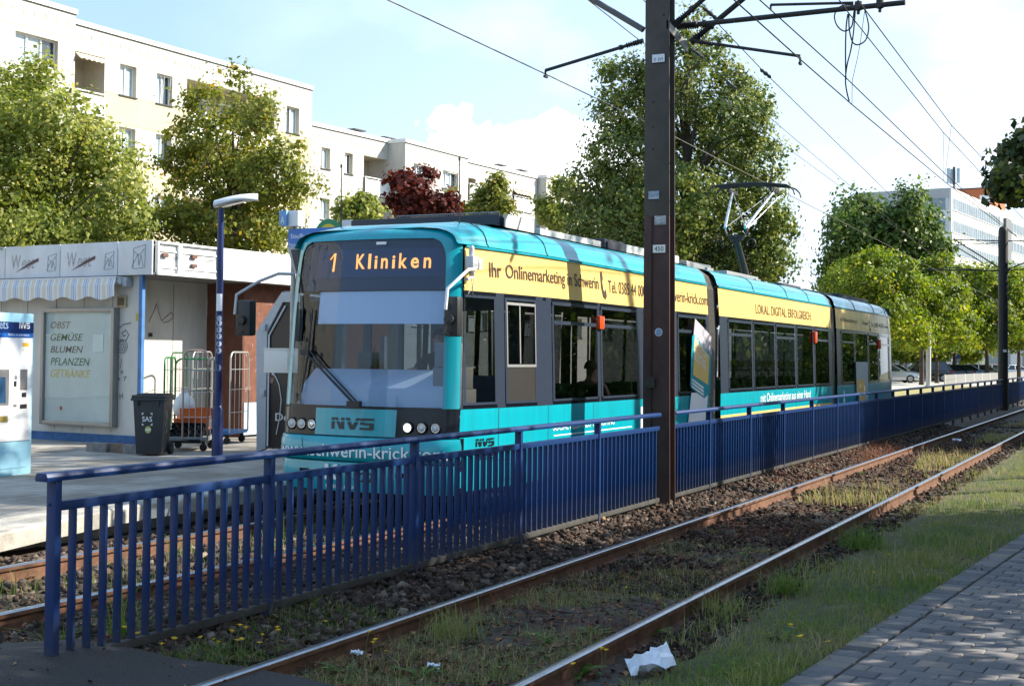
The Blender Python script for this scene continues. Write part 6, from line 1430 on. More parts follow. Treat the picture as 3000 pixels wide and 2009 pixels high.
# ------------------------------------------------------------------ trees
BARK = mat('bark', (.085, .065, .05), rough=.95, var=.5, vscale=8, stretch=(1, 1, .25), bump=.8, bscale=30)
def leaf_cloud(name, C, rad, n_per, leaf, m, parent, seed, droop=0.0, keep=None):
    r = np.random.default_rng(seed); K = len(C); n = K*n_per
    base = np.repeat(C, n_per, 0); rr = np.repeat(rad, n_per)
    P = base+np.clip(r.normal(0, .5, (n, 3)), -.95, .95)*rr[:, None]*np.array([1, 1, .8]); P[:, 2] -= droop*rr*r.random(n)
    ct = np.repeat(r.random(K), n_per)
    if keep is not None:
        k = keep(P, r); P, ct = P[k], ct[k]; n = len(P)
    out = (P-base)/(rr[:, None]+1e-6)+.9*(P-C.mean(0))/(np.linalg.norm(P-C.mean(0), axis=1)[:, None]+.3) if len(P) == len(base) else r.normal(0, 1, (n, 3))
    nrm = r.normal(0, .75, (n, 3))+out; nrm[:, 2] = nrm[:, 2]+.35; nrm /= np.linalg.norm(nrm, axis=1)[:, None]
    a = np.cross(nrm, r.normal(0, 1, (n, 3))); a /= np.linalg.norm(a, axis=1)[:, None]; b = np.cross(nrm, a)
    s = leaf*np.exp(r.normal(0, .25, n))[:, None]
    V = np.stack([P-a*s*.5, P+b*s*.36+nrm*s*.10, P+a*s*.55, P-b*s*.36+nrm*s*.10], 1).reshape(-1, 3)
    T = np.clip(.25+.45*ct+r.normal(.08, .16, n), 0, 1)
    return np_mesh(name, V, np.arange(4*n).reshape(-1, 4), m, T, parent)
def crown_points(lobes, n, seed, shell=.45):
    r = np.random.default_rng(seed); w = np.array([l[3]*l[4]+l[3]*l[3] for l in lobes]); w = w/w.sum()
    i = r.choice(len(lobes), n, p=w); L_ = np.array(lobes)[i]
    d = r.normal(0, 1, (n, 3)); d /= np.linalg.norm(d, axis=1)[:, None]; q = (shell+(1-shell)*r.random(n)**.6)[:, None]
    return L_[:, :3]+d*q*np.stack([L_[:, 3], L_[:, 3], L_[:, 4]], 1)
def limb(m, a, b, ra, rb, r, n=5, sag=.12):
    a, b = np.array(a, float), np.array(b, float); L_ = np.linalg.norm(b-a); off = r.normal(0, .09, 3)*L_; P = []
    for t in np.linspace(0, 1, 5): P.append(a+(b-a)*t+off*math.sin(math.pi*t)+np.array([0, 0, sag*L_*math.sin(math.pi*t)*.6]))
    m.tube(P, list(np.linspace(ra, rb, 5)), n)
def tree(label, base, lobes, n_clump, n_per, leaf, m, seed, trunk_r=.14, fork=.4, clump=.42, group=None, limbs=34, droop=.2, keep=None, name='tree', shell=.45, cat='tree'):
    """lobes in world coordinates (x,y,z,rh,rv)"""
    base = np.array(base, float); t = thing(name, label, cat, tuple(base), 0, group); r = np.random.default_rng(seed)
    Lb = [(l[0]-base[0], l[1]-base[1], l[2]-base[2], l[3], l[4]) for l in lobes]
    C = crown_points(Lb, n_clump, seed, shell); 
    if keep is not None: C = C[keep(C+base, r)]
    rad = clump*np.exp(r.normal(0, .28, len(C)))
    kp = None if keep is None else (lambda P, rr: keep(P+base, rr))
    leaf_cloud('crown', C, rad, n_per, leaf, m, t, seed+1, droop, kp)
    top = np.average([l[:3] for l in Lb], axis=0, weights=[l[3]*l[4] for l in Lb]); zt = max(l[2]+l[4]*.6 for l in Lb); zf = top[2]*fork if top[2] > 0 else 0
    mm = M(); f0 = np.array([top[0]*.35, top[1]*.35, zf]); apex = np.array([top[0]*.8, top[1]*.8, zt*.92])
    mm.tube([(0, 0, -.1), (0, 0, .25), f0*.5+(0, 0, .0), f0, f0*.5+apex*.5+r.normal(0, .1, 3), apex], [trunk_r*1.5, trunk_r*1.1, trunk_r, trunk_r*.85, trunk_r*.45, trunk_r*.1], 9)
    mm.build('trunk', BARK, t, smooth=60)
    mm = M()
    for k in r.choice(len(C), min(limbs, len(C)), replace=False):
        q = C[k]; h = min(.95, max(.0, (q[2]-zf)/(apex[2]-zf+1e-6)*.62)); s = f0+(apex-f0)*h; limb(mm, s, q, trunk_r*(.38-.25*h), trunk_r*.05, r)
    mm.build('limbs', BARK, t, smooth=60)
    return t
def pxl(L_, D, dj=0.0):
    out = []
    for i, (x, y, rx, ry) in enumerate(L_):
        p = atD(x, y, D+dj*math.sin(i*2.3)); s = D/3913.5; out.append((p[0], p[1], p[2], rx*s, ry*s))
    return out
LM = tint_mat('leaf_maple', [(0, (.06, .10, .012)), (.4, (.17, .21, .045)), (.75, (.31, .33, .085)), (1, (.46, .42, .12))], rough=.5, translucent=.42)
LM2 = tint_mat('leaf_maple_olive', [(0, (.055, .08, .012)), (.45, (.18, .205, .04)), (.85, (.29, .29, .06)), (1, (.42, .24, .05))], rough=.5, translucent=.40)
LL = tint_mat('leaf_lime', [(0, (.03, .055, .014)), (.4, (.09, .135, .032)), (.7, (.20, .235, .06)), (1, (.36, .34, .10))], rough=.42, translucent=.30)
LP = tint_mat('leaf_poplar', [(0, (.03, .06, .012)), (.5, (.085, .14, .03)), (1, (.20, .24, .06))], rough=.45, translucent=.3)
LS = tint_mat('leaf_street', [(0, (.04, .075, .012)), (.4, (.12, .18, .025)), (.75, (.23, .27, .04)), (1, (.38, .34, .05))], rough=.5, translucent=.40)
LR = tint_mat('leaf_copper', [(0, (.03, .008, .006)), (.5, (.085, .016, .012)), (1, (.19, .04, .02))], rough=.5, translucent=.25)
LO = tint_mat('leaf_oak_dark', [(0, (.014, .024, .006)), (.5, (.035, .055, .012)), (1, (.09, .10, .02))], rough=.45, translucent=.22)
def gbase(x, y, D, z=0.0): p = atD(x, y, D); return (p[0], p[1], z)

tree('bushy yellow green maple filling the left edge in front of the cream block', gbase(150, 900, 26.5), pxl([(118, 232, 42, 72), (40, 290, 85, 90), (170, 335, 85, 80), (255, 405, 85, 90), (340, 470, 72, 80), (365, 600, 75, 110), (200, 560, 165, 160), (40, 480, 160, 190), (100, 690, 260, 70), (375, 690, 60, 60), (-70, 420, 150, 200)], 26.5, .9), 900, 46, .088, LM, 21, .13, .45, .31, 'broad leaved trees at the platform')
tree('olive green maple with a pointed top behind the blue lamp post', gbase(680, 900, 28.5), pxl([(688, 245, 24, 60), (598, 320, 62, 72), (742, 330, 56, 72), (555, 400, 70, 70), (680, 420, 105, 110), (842, 455, 50, 55), (530, 480, 60, 52), (800, 520, 90, 78), (885, 530, 42, 52), (640, 560, 145, 105), (500, 645, 70, 75), (680, 675, 185, 60), (825, 620, 65, 66)], 28.5, .9), 470, 46, .088, LM2, 31, .12, .42, .29, 'broad leaved trees at the platform', shell=.5)
tree('very tall dark lime tree rising behind the tram and the pylon', gbase(2020, 1040, 46), pxl([(2036, 95, 50, 78), (1990, 185, 95, 95), (2105, 195, 75, 90), (1825, 240, 92, 74), (1950, 300, 125, 105), (2150, 320, 115, 105), (2205, 300, 62, 75), (1805, 345, 70, 78), (1850, 450, 135, 105), (2100, 430, 150, 100), (2220, 470, 80, 88), (1765, 560, 115, 88), (1702, 590, 70, 55), (1950, 600, 195, 115), (2150, 640, 175, 125), (2268, 680, 80, 78), (1850, 700, 200, 90), (2080, 780, 215, 70), (2270, 765, 66, 60)], 46, 1.4), 1500, 50, .125, LL, 41, .30, .40, .40, limbs=60)
tree('small copper red maple rising above the tram roof', gbase(1230, 900, 41), pxl([(1252, 507, 22, 14), (1180, 525, 36, 20), (1215, 560, 50, 38), (1168, 600, 28, 34), (1225, 622, 75, 18), (1312, 580, 26, 20), (1300, 612, 42, 22), (1260, 600, 34, 24)], 41, .5), 210, 26, .15, LR, 51, .08, .5, .26)
tree('small light green tree just right of the stop post disc', gbase(1050, 900, 39), pxl([(1010, 605, 28, 28), (1062, 592, 32, 28), (1086, 620, 28, 18), (1040, 650, 50, 30)], 39, .4), 130, 26, .12, LM, 61, .06, .5, .26, 'small trees in front of the apartment blocks')
tree('small green tree to the right of the copper red maple', gbase(1440, 900, 43), pxl([(1457, 540, 20, 30), (1432, 580, 44, 40), (1475, 602, 28, 28), (1380, 622, 55, 22), (1320, 560, 12, 10)], 43, .4), 190, 26, .12, LM2, 71, .06, .5, .28, 'small trees in front of the apartment blocks')
tree('yellowish bush beside the dark lime tree at the end of the apartment blocks', gbase(1620, 900, 50), pxl([(1598, 612, 22, 38), (1650, 545, 28, 26), (1640, 640, 40, 40)], 50, .4), 120, 26, .14, LM, 81, .06, .5, .32, 'small trees in front of the apartment blocks')
tree('tall green poplar standing in front of the office building', gbase(2580, 1060, 122), pxl([(2490, 600, 30, 55), (2540, 650, 55, 75), (2660, 595, 38, 58), (2705, 665, 48, 65), (2620, 700, 85, 105), (2480, 700, 60, 100), (2560, 800, 125, 115), (2442, 780, 35, 55), (2735, 725, 50, 52), (2680, 800, 85, 85)], 122, 2), 900, 30, .38, LP, 91, .35, .3, 1.15, limbs=40)

# street trees along the car park: two grown, the rest copies turned and scaled
def street_proto(seed, lean_):
    r = np.random.default_rng(seed); lob = [(0, 0, 5.4, 1.9, 2.4)]
    for k in range(16): a = k*2.4; q = 2.6-.95*max(0, k-7)/8; lob.append((q*math.cos(a)+lean_+r.normal(0, .25), q*math.sin(a)+r.normal(0, .25), 3.3+.36*k+r.normal(0, .3), 1.05, .9))
    lob.append((.2, 0, 8.3, 1.0, 1.2)); return lob
st1 = tree('yellow green street tree with a bare trunk beside the black minivan', (0, 0, 0), street_proto(3, 0), 620, 26, .24, LS, 101, .17, .34, .50, 'street trees along the car park')
st2 = tree('street tree right of the minivan with its leaning trunk behind the grey wall', (0, 0, 0), street_proto(4, .3), 620, 26, .24, LS, 111, .17, .34, .50, 'street trees along the car park')
def put(o, x, y, D, s, rz, label=None, z=-.1):
    p = atD(x, y, D); o.location = (p[0], p[1], z); o.scale = (s, s, s); o.rotation_euler = (0, 0, rz)
    if label: o['label'] = label
put(st1, 2700, 1130, 99, 1.0, 0); put(st2, 2893, 1105, 118, 1.12, .8)
for src, x, D, s, rz, lb in [(st1, 2575, 88, .96, 2.0, 'street tree directly behind the rear end of the tram'), (st2, 2795, 128, 1.2, 3.9, 'street tree between the minivan and the far pylon, trunk behind the blue cars'), (st1, 2985, 122, 1.1, 1.1, 'street tree at the right edge beyond the far black pylon'), (st2, 2480, 112, 1.05, 5.0, 'bright street tree showing above the middle section of the tram'), (st1, 2640, 140, 1.25, 4.2, 'street tree in the second row behind the minivan'), (st2, 2850, 152, 1.3, 2.2, 'street tree in the second row behind the blue parked cars'), (st1, 2745, 108, .95, 2.9, 'street tree close behind the plain grey metal post'), (st2, 2935, 132, 1.15, .3, 'street tree behind the far black pylon'), (st1, 2530, 118, 1.2, 1.4, 'street tree behind the other trees above the tram rear')]:
    put(copy_tree(src), x, 1100, D, s, rz, lb)

# trees beside the path (they stand beyond the right edge and shade the tracks; one branch hangs into view)
def shade_keep(P, r):  # crowns trimmed along the sun rays so the tram side stays lit
    lim = -.55+.75*noise2(P[:, 0], P[:, 2], 1.5, 77)
    lit = P[:, 1]+1.26*P[:, 2] < lim+r.normal(0, .12, len(P))
    left = (P[:, 0]+.62*(P[:, 1]-.95) < 5.6) & (P[:, 1]+1.26*P[:, 2] < 3.3)
    return (lit | left) & (P[:, 1] < -5.75)
def shade_tree(label, x, y, h, rw, seed, lob=None, keep=shade_keep, n=560, per=26, z0=0.0):
    L_ = lob or [(x, y, h*.62, rw, h*.34), (x+rw*.6, y+.6, h*.55, rw*.7, h*.26), (x-rw*.6, y+.5, h*.55, rw*.7, h*.26), (x, y+1.2, h*.5, rw*.8, h*.24), (x, y-.8, h*.7, rw*.7, h*.3)]
    return tree(label, (x, y, -.1), L_, n, per, .15, LO, seed, .13, .3, .5, 'shade trees beside the brick path', 26, keep=keep, shell=.2)
for i, (x, y, h, rw) in enumerate([(1.0, -8.2, 7.6, 2.2), (4.8, -9.0, 9.4, 2.4), (8.6, -8.6, 9.2, 2.3), (12.4, -9.2, 7.8, 2.4), (-3.2, -9.0, 7.4, 2.4)]):
    shade_tree('shade tree beside the brick path outside the right edge of the view', x, y, h, rw, 200+i)
big_l = [(34, -8.5, 8, 4.2, 3.6), (39, -9, 9, 4.5, 4), (45, -9.5, 8.5, 4.5, 4), (30.5, -8.2, 7.5, 2.6, 2.8), (51, -10, 9, 5, 4), (58, -11, 9, 5, 4)]
tree('row of big dark trees shading the far part of the tracks', (40, -9, -.1), big_l, 2600, 26, .30, LO, 231, .35, .3, .8, 'shade trees beside the brick path', 40, shell=.1)
oak = pxl([(3025, 440, 50, 50), (2985, 480, 40, 42), (2958, 530, 30, 26), (3085, 480, 70, 100)], 21.5, .5)
tree('dark oak whose branch hangs into the right edge of the picture', (19.2, -7.2, -.1), oak, 300, 26, .13, LO, 241, .2, .35, .30, 'shade trees beside the brick path', 34, shell=.35)
tall = [(18.0, -8.6, 13.6, 3.0, 1.2), (21.5, -9.5, 14.0, 2.6, 1.2), (14.5, -8.8, 13.2, 2.4, 1.0), (11.2, -8.4, 13.1, 2.0, .9)]  # unseen crown added to throw shade streaks on the platform
tree('added tall thin crowned tree outside the view, streaking the platform with shade', (18.2, -8.8, -.1), tall, 230, 24, .17, LO, 251, .13, .72, .5, 'shade trees beside the brick path', 24, shell=.2)
# dense shrubbery on the far side of the path, mirrored in the tram windows
sl_ = [(x, -13.2+rng.normal(0, .5), 1.6+rng.normal(0, .3), 2.4, 2.6) for x in np.arange(14, 92, 3.2)]
C_ = crown_points(sl_, 1500, 15, .2); t = thing('shrubbery', 'long dark shrubbery beyond the brick path, mirrored in the tram windows', 'shrubbery', (50, -13, 0)); leaf_cloud('foliage', C_-np.array([50, -13, 0]), np.full(len(C_), .8), 20, .24, LP, t, 16)
# dense shrubbery beyond the path: what the tram windows mirror
sl_ = [(x, -13.2+rng.normal(0, .5), 1.6+rng.normal(0, .3), 2.4, 2.6) for x in np.arange(14, 92, 3.2)]+[(x, -17.5+rng.normal(0, .5), 4.5+rng.normal(0, .6), 2.6, 4.4) for x in np.arange(10, 130, 4.0)]
C_ = crown_points(sl_, 3600, 15, .15); t = thing('shrubbery', 'long dark shrubbery beyond the brick path, mirrored in the tram windows', 'shrubbery', (50, -13, 0)); leaf_cloud('foliage', C_-np.array([50, -13, 0]), np.full(len(C_), .9), 26, .34, LP, t, 16)

# street scene behind the viewer, mirrored in the windscreen
for x, y, s, rz, lb in ((-52, 27, .85, 0, 'street tree far behind the viewer, left one of a pair'), (-57, 33, 1.0, 2.2, 'street tree far behind the viewer, right one of a pair'), (-44, 17, .6, 4.0, 'small street tree far behind the viewer')):
    c = copy_tree(st2); c.location = (x, y, -.1); c.scale = (s, s, s); c.rotation_euler = (0, 0, rz); c['label'] = lb

# ------------------------------------------------------------------ car park
mm = M(); a = [atZ(2560, 1150, 0), atZ(2760, 1140, 0)]
mm.prism([(62, 4.6, -.23), (300, 4.6, -.23), (300, 75, -.23), (62, 60, -.23)], (0, 0, .235)); tag(mm.build('car_park', mat('car_park_paving', (.42, .41, .39), rough=.9, var=.15, vscale=.6)), kind='structure')
mm = M(); mm.prism([(46, 4.3, -.23), (96, 4.3, -.23), (96, 8.6, -.23), (46, 8.0, -.23)], (0, 0, .239)); tag(mm.build('dry_lawn', mat('dry_lawn', (.36, .28, .12), rough=1, var=.4, vscale=2, col2=(.22, .22, .07))), kind='structure')
def car(label, D, x, yb, heading, col, kind='hatch', group='cars in the car park'):
    p = atD(x, yb, D); t = thing('parked_car', label, 'car', (p[0], p[1], .005), heading, group)
    L_, H, Wd, hood, rear = dict(hatch=(4.1, 1.48, .86, .30, .10), van=(4.7, 1.76, .93, .24, .04), wagon=(4.6, 1.50, .88, .30, .05), sedan=(4.5, 1.45, .88, .30, .2))[kind]
    pm = mat('car_paint_'+col[0], col[1], rough=.25, coat=.9, metal=col[2] if len(col) > 2 else 0); zb = .92 if kind != 'van' else 1.02; x0, x1 = -L_/2, L_/2
    xs = np.linspace(0, 1, 15); rows = []
    for q in xs:
        xx = x1-(x1-x0)*q; e = min(q, 1-q); w = Wd*(1-.22*max(0, 1-e/.12)**2); top = np.interp(q, [0, .03, hood, .9, .97, 1], [.55, .72, zb, zb, zb-.08, .5]); rows.append([(xx, -w*.97, .22), (xx, -w, .45), (xx, -w, .68*top), (xx, -w*.93, top), (xx, 0, top+.03), (xx, w*.93, top), (xx, w, .68*top), (xx, w, .45), (xx, w*.97, .22)])
    m = M(); m.grid(rows); m.add(rows[0], [tuple(range(9))]); m.add(rows[-1], [tuple(range(9))]); m.build('body', pm, t, smooth=50)
    g0, g1, g2, g3 = hood-.02, hood+.17, 1-rear-.10, 1-rear*.4
    gm = mat('car_glass', (.02, .03, .035), rough=.06, spec=1.0)
    def X(q): return x1-(x1-x0)*q
    def sec(q, z, w): return [(X(q), -w, z), (X(q), w, z)]
    wb, wt = Wd*.90, Wd*.70
    m = M(); m.add(sec(g0, zb, wb)+sec(g1, H-.05, wt)+sec(g2, H-.05, wt)+sec(g3, zb-.02, wb), [(0, 1, 3, 2), (4, 5, 7, 6), (0, 2, 4, 6), (1, 3, 5, 7)]); m.build('windows', gm, t)
    m = M(); rr = [[(X(q), y*wt*1.02, H-.05+.06*(1-abs(y)**2)*math.sin(math.pi*(.15+.7*k/6))) for y in np.linspace(-1, 1, 7)] for k, q in enumerate(np.linspace(g1-.015, g2+.02, 7))]; m.grid(rr)
    for q in (g1, (g1+g2)/2, g2):
        for s in (-1, 1): m.tube([(X(q), s*wt*1.0, H-.06), (X(q+(.0 if q != g1 else -.19)+(.0 if q != g2 else .08)), s*wb*1.0, zb)], .045, 5)
    m.build('roof', pm, t, smooth=50)
    for q in (.18, .80):
        for s in (-1, 1):
            m = M(); m.lathe([(.2, -.10), (.32, -.10), (.33, 0), (.32, .10), (.2, .10)], (X(q), s*(Wd-.07), .32), 18, axis='y'); w_ = m.build('wheel', RUBBER, t, smooth=40)
            m = M(); m.lathe([(.20, s*.105-.004), (.20, s*.105+.004)], (X(q), s*(Wd-.07), .32), 14, axis='y')
            for k in range(5): a = k*1.257; m.tube([(X(q), s*(Wd+.045), .32), (X(q)+.2*math.cos(a), s*(Wd+.045), .32+.2*math.sin(a))], .03, 4)
            m.build('rim', mat('rim_silver', (.50, .51, .52), rough=.3, metal=.8), w_)
    for s in (-1, 1):
        m = M(); m.cbox((x1-.10, s*Wd*.66, .68), (.16, .36, .14)); m.build('headlight', LENS, t, bevel=.03)
        m = M(); m.cbox((x0+.05, s*Wd*.76, .86), (.14, .22, .22)); m.build('tail_light', mat('tail_red', (.35, .01, .01), rough=.25, coat=.5), t, bevel=.03)
        m = M(); m.cbox((X(hood+.05), s*(Wd+.08), zb+.05), (.12, .18, .12)); m.build('wing_mirror', pm, t, bevel=.03)
    m = M(); m.cbox((x1+.01, 0, .42), (.02, .52, .11)); m.cbox((x0-.01, 0, .55), (.02, .52, .11)); m.build('number_plate', WHITE, t)
    return t
SILV = ('silver', (.55, .56, .57), .5); BLKC = ('black', (.006, .007, .010)); BLUC = ('blue_silver', (.16, .27, .42), .4); DRK = ('dark_blue', (.02, .035, .06)); GRYC = ('grey', (.25, .27, .29), .4); REDC = ('red', (.35, .02, .03)); WHC = ('white', (.72, .73, .74))
car('black minivan with silver rims parked with its tail to the right', 116, 2706, 1118, R(113), BLKC, 'van')
car('silver car nearest the tram rear with its bonnet pointing right', 108, 2606, 1120, R(-66), SILV, 'sedan'); car('grey car parked just behind the silver car, bonnet pointing right', 113, 2628, 1116, R(-66), GRYC, 'hatch')
car('dark hatchback with red tail light behind the start of the grey wall', 122, 2785, 1112, R(113), DRK, 'hatch'); car('light blue estate car behind the grey wall', 126, 2838, 1108, R(-72), BLUC, 'wagon')
car('grey blue car right of the light blue estate car', 134, 2885, 1105, R(-72), GRYC, 'wagon'); car('silver hatchback behind the grey wall, left of the far pylon', 142, 2918, 1103, R(-72), SILV, 'hatch'); car('red car partly hidden by the far black pylon', 158, 2934, 1098, R(-72), REDC, 'hatch'); car('white car right of the far black pylon', 146, 2980, 1101, R(-72), WHC, 'sedan')
def low_wall():
    a, b = atZ(2768, 1132, 0), atZ(3010, 1111, 0); t = thing('panel_wall', 'low grey panel wall with white joints along the car park', 'wall', tuple(a), math.atan2(b[1]-a[1], b[0]-a[0])); L_ = np.linalg.norm(b-a)+8; h = .98; n = 13; h = .82
    for k in range(n):
        m = M(); m.box(L_*k/n+.06, L_*(k+1)/n-.06, -.04, .04, 0, h); m.build('panel', mat('wall_panel_grey', (.19, .19, .185), rough=.8, var=.15), t)
    for k in range(n+1): m = M(); m.box(L_*k/n-.055, L_*k/n+.055, -.05, .05, 0, h+.02); m.build('joint_post', mat('wall_post_white', (.60, .60, .58), rough=.6), t)
low_wall()
p = atZ(2720, 1133, 0); t = thing('lamp_post', 'plain grey metal post right beside the bare street tree trunk', 'post', tuple(p)); m = M(); m.tube([(0, 0, 0), (0, 0, 4.2)], .17, 8); m.lathe([(.24, 0), (.24, .08), (.18, .1)], (0, 0, 0), 10); m.build('pole', mat('post_grey_light', (.42, .42, .42), rough=.6), t)
p = atD(2803, 1095, 128); t = thing('parking_sign', 'blue and white parking sign above the parked cars', 'sign', (p[0], p[1], 0)); m = M(); m.tube([(0, 0, 0), (0, 0, 2.7)], .05, 6); m.build('pole', GREYM, t); q = atD(2803, 1048, 128); m = M(); m.cbox((-.06, 0, q[2]), (.03, .62, .75)); o = m.build('sign_panel', mat('sign_blue', (.045, .17, .50)), t); m = M(); m.cbox((-.08, 0, q[2]-.2), (.008, .5, .25)); m.build('sign_text_field', WHITE, o); lettering('P', .22, .30, lambda lx, ly: (-.079, .11-lx, q[2]+.02+ly), TXTW, o)
for x, D, lb, top, rz in ((2653, 124, 'pedestrian with a grey backpack walking behind the black minivan', mat('coat_grey', (.22, .22, .22), rough=.9), 2.0), (2621, 126, 'pedestrian with reddish brown hair behind the grey car', mat('coat_brown', (.10, .05, .03), rough=.9), 1.8)):
    p = atD(x, 1108, D); person(lb, (p[0], p[1], .005), rz, standing(), top, TR, hands=False)
hedge_l = pxl([(2600, 1040, 40, 28), (2660, 1030, 50, 30), (2740, 1030, 60, 36), (2560, 1030, 40, 30), (2840, 1040, 40, 24)], 136)
C_ = crown_points(hedge_l, 420, 5); b0 = np.array([*atD(2680, 1060, 136)[:2], 0.0]); t = thing('hedge', 'bright yellow green hedge behind the parked cars', 'hedge', tuple(b0)); leaf_cloud('foliage', C_-b0, np.full(len(C_), .55), 24, .26, LS, t, 6)
p = atZ(2690, 1128, 0)

# ------------------------------------------------------------------ grass, weeds, litter
def blades(name, P, h, w, m, seed, tint_mu=.5, tint_sd=.2, lean_=.5, tint=None):
    r = np.random.default_rng(seed); n = len(P); H = h*np.exp(r.normal(0, .35, n)); a = r.uniform(0, 6.28, n); le = np.abs(r.normal(0, lean_, n))*H
    d = np.stack([np.cos(a), np.sin(a), 0*a], 1); s = np.stack([-np.sin(a), np.cos(a), 0*a], 1)*(w*np.exp(r.normal(0, .25, n)))[:, None]*.5
    z = np.array([0, 0, 1.0]); p1 = P+d*le[:, None]*.3+z*(H*.55)[:, None]; p2 = P+d*le[:, None]+z*(H*(1-.25*np.minimum(1, le/H)))[:, None]
    V = np.stack([P-s, P+s, p1+s*.75, p1-s*.75, p2+s*.12, p2-s*.12], 1).reshape(-1, 3); b = np.arange(n)[:, None]*6
    F = np.concatenate([b+np.array([0, 1, 2, 3]), b+np.array([3, 2, 4, 5])], 0); T = np.clip(r.normal(tint_mu, tint_sd, n), 0, 1) if tint is None else np.clip(tint+r.normal(0, .12, n), 0, 1)
    return np_mesh(name, V, F, m, np.concatenate([T, T]))
GM = tint_mat('grass_blades', [(0, (.05, .11, .02)), (.35, (.13, .21, .04)), (.6, (.24, .26, .08)), (.8, (.31, .26, .12)), (1, (.46, .37, .21))], rough=.6, translucent=.35)
def gz(x, y): return np.where(y < -2.75, -.125+.05*np.clip((-2.8-y)/.7, 0, 1), -.13)
def pav_edge(x): return -3.47-.078*x
def field(n, x0, x1, yl, yh, seed, power=1.5):
    r = np.random.default_rng(seed); x = x0+(x1-x0)*r.random(n)**power; lo, hi = yl(x), yh(x); y = lo+(hi-lo)*r.random(n); return np.stack([x, y, gz(x, y)], 1), r
def cl(P, s, seed, thr): return noise2(P[:, 0], P[:, 1], s, seed) > thr
P, r = field(60000, .8, 26, lambda x: pav_edge(x)-.03, lambda x: -2.72+0*x, 301); tn = .50+.30*noise2(P[:, 0], P[:, 1], 3.0, 21)+.18*(P[:, 1] > -2.95)
k = (r.random(len(P)) < np.clip(.9-(P[:, 1]+3.3)*1.5, .12, 1)*np.clip(.65+.6*noise2(P[:, 0], P[:, 1], 6, 31), .15, 1)); tag(blades('verge_grass', P[k], .052, .005, GM, 302, tint=tn[k], lean_=.9), kind='stuff')
P, r = field(9000, .9, 20, lambda x: pav_edge(x)+.02, lambda x: -2.62+0*x, 303); k = cl(P, 4, 22, .12); tag(blades('tall_verge_grass', P[k], .12, .005, GM, 304, .6, .25, .8), kind='stuff')
P, r = field(16000, 26, 90, lambda x: -9+0*x, lambda x: -2.75+0*x, 305, 1.3); tag(blades('far_verge_grass', P, .13, .02, GM, 306, .5, .2, .6), kind='stuff')
P, r = field(17000, .75, 7.5, lambda x: -2.32+0*x, lambda x: -.98+0*x, 307, 1.4); k = cl(P, 5, 23, -.1); tag(blades('track_grass', P[k], .055, .004, GM, 308, .70, .25, 1.1), kind='stuff')
P, r = field(7000, 12, 42, lambda x: -2.34+0*x, lambda x: -1.4+.25*np.sin(x*.6), 309, 1.2); k = cl(P, 2.2, 24, -.05); tag(blades('dry_track_grass', P[k], .13, .008, GM, 310, .76, .16, .7), kind='stuff')
P, r = field(7000, .60, 2.7, lambda x: -.84+0*x, lambda x: -.25+.1*x, 311, 1.5); P[:, 2] = bedz(P[:, 0], P[:, 1]); k = cl(P, 5, 25, -.12); tag(blades('fence_foot_grass', P[k], .065, .005, GM, 312, .40, .25, .8), kind='stuff')
P, r = field(1500, .6, 8.5, lambda x: 1.65+0*x, lambda x: 2.95+0*x, 313, 1.0); k = cl(P, 4, 26, .2); tag(blades('tram_track_grass', P[k], .13, .006, GM, 314, .45, .25, .6), kind='stuff')
# tussocks one can tell apart
def tussock(label, x, y, h, n, mu, spread=.10, w=.007, group='grass tussocks along the near track'):
    r = np.random.default_rng(int(x*97)); P = np.stack([r.normal(0, spread, n), r.normal(0, spread, n), 0*np.zeros(n)], 1); o = blades('grass_tussock', P, h, w, GM, int(x*31), mu, .12, 1.3); p = atZ(x, y, -.11); o.location = p; tag(o, label, 'grass tussock', group); return o
tussock('dense green tussock beside the grassy verge, behind the nearest rail', 2525, 1605, .19, 260, .30, .13, .006); tussock('green tussock with long blades right at the nearest rail', 2300, 1735, .17, 150, .36, .08, .006)
tussock('pale tussock growing on the outer side of the nearest rail', 2120, 1800, .15, 160, .6, .11, .005); tussock('tall thin tussock at the second bay of the blue railing', 360, 1895, .30, 90, .35, .035); tussock('small tussock at the foot of the end post of the railing', 165, 1912, .12, 120, .25, .05)
tussock('dry grey tussock in the middle of the near track', 1330, 1870, .16, 260, .62, .09, .004)
# broad leaved weeds
WD = tint_mat('weed_leaf', [(0, (.03, .075, .015)), (.5, (.07, .16, .025)), (.85, (.20, .26, .04)), (1, (.32, .16, .05))], rough=.5, translucent=.35)
def rosette(seed, n=9, ln=.13):
    r = np.random.default_rng(seed); V, F, T = [], [], []
    for k in range(n):
        a = k*2.4+r.normal(0, .3); L_ = ln*r.uniform(.6, 1.2); up = r.uniform(.25, 1.0); d = np.array([math.cos(a), math.sin(a), 0]); s = np.array([-math.sin(a), math.cos(a), 0]); b = len(V)
        prof = [(0, .10), (.2, .5), (.32, .32), (.45, .8), (.58, .5), (.75, 1.0), (.9, .6), (1, .05)]
        for t, w in prof:
            c = d*L_*t+np.array([0, 0, L_*up*(t-.55*t*t)]); V += [c-s*w*L_*.16, c+s*w*L_*.16]
        for i in range(len(prof)-1): F.append((b+2*i, b+2*i+1, b+2*i+3, b+2*i+2)); T.append(np.clip(r.normal(.5, .2), 0, 1))
    return np.array(V), np.array(F), np.array(T)
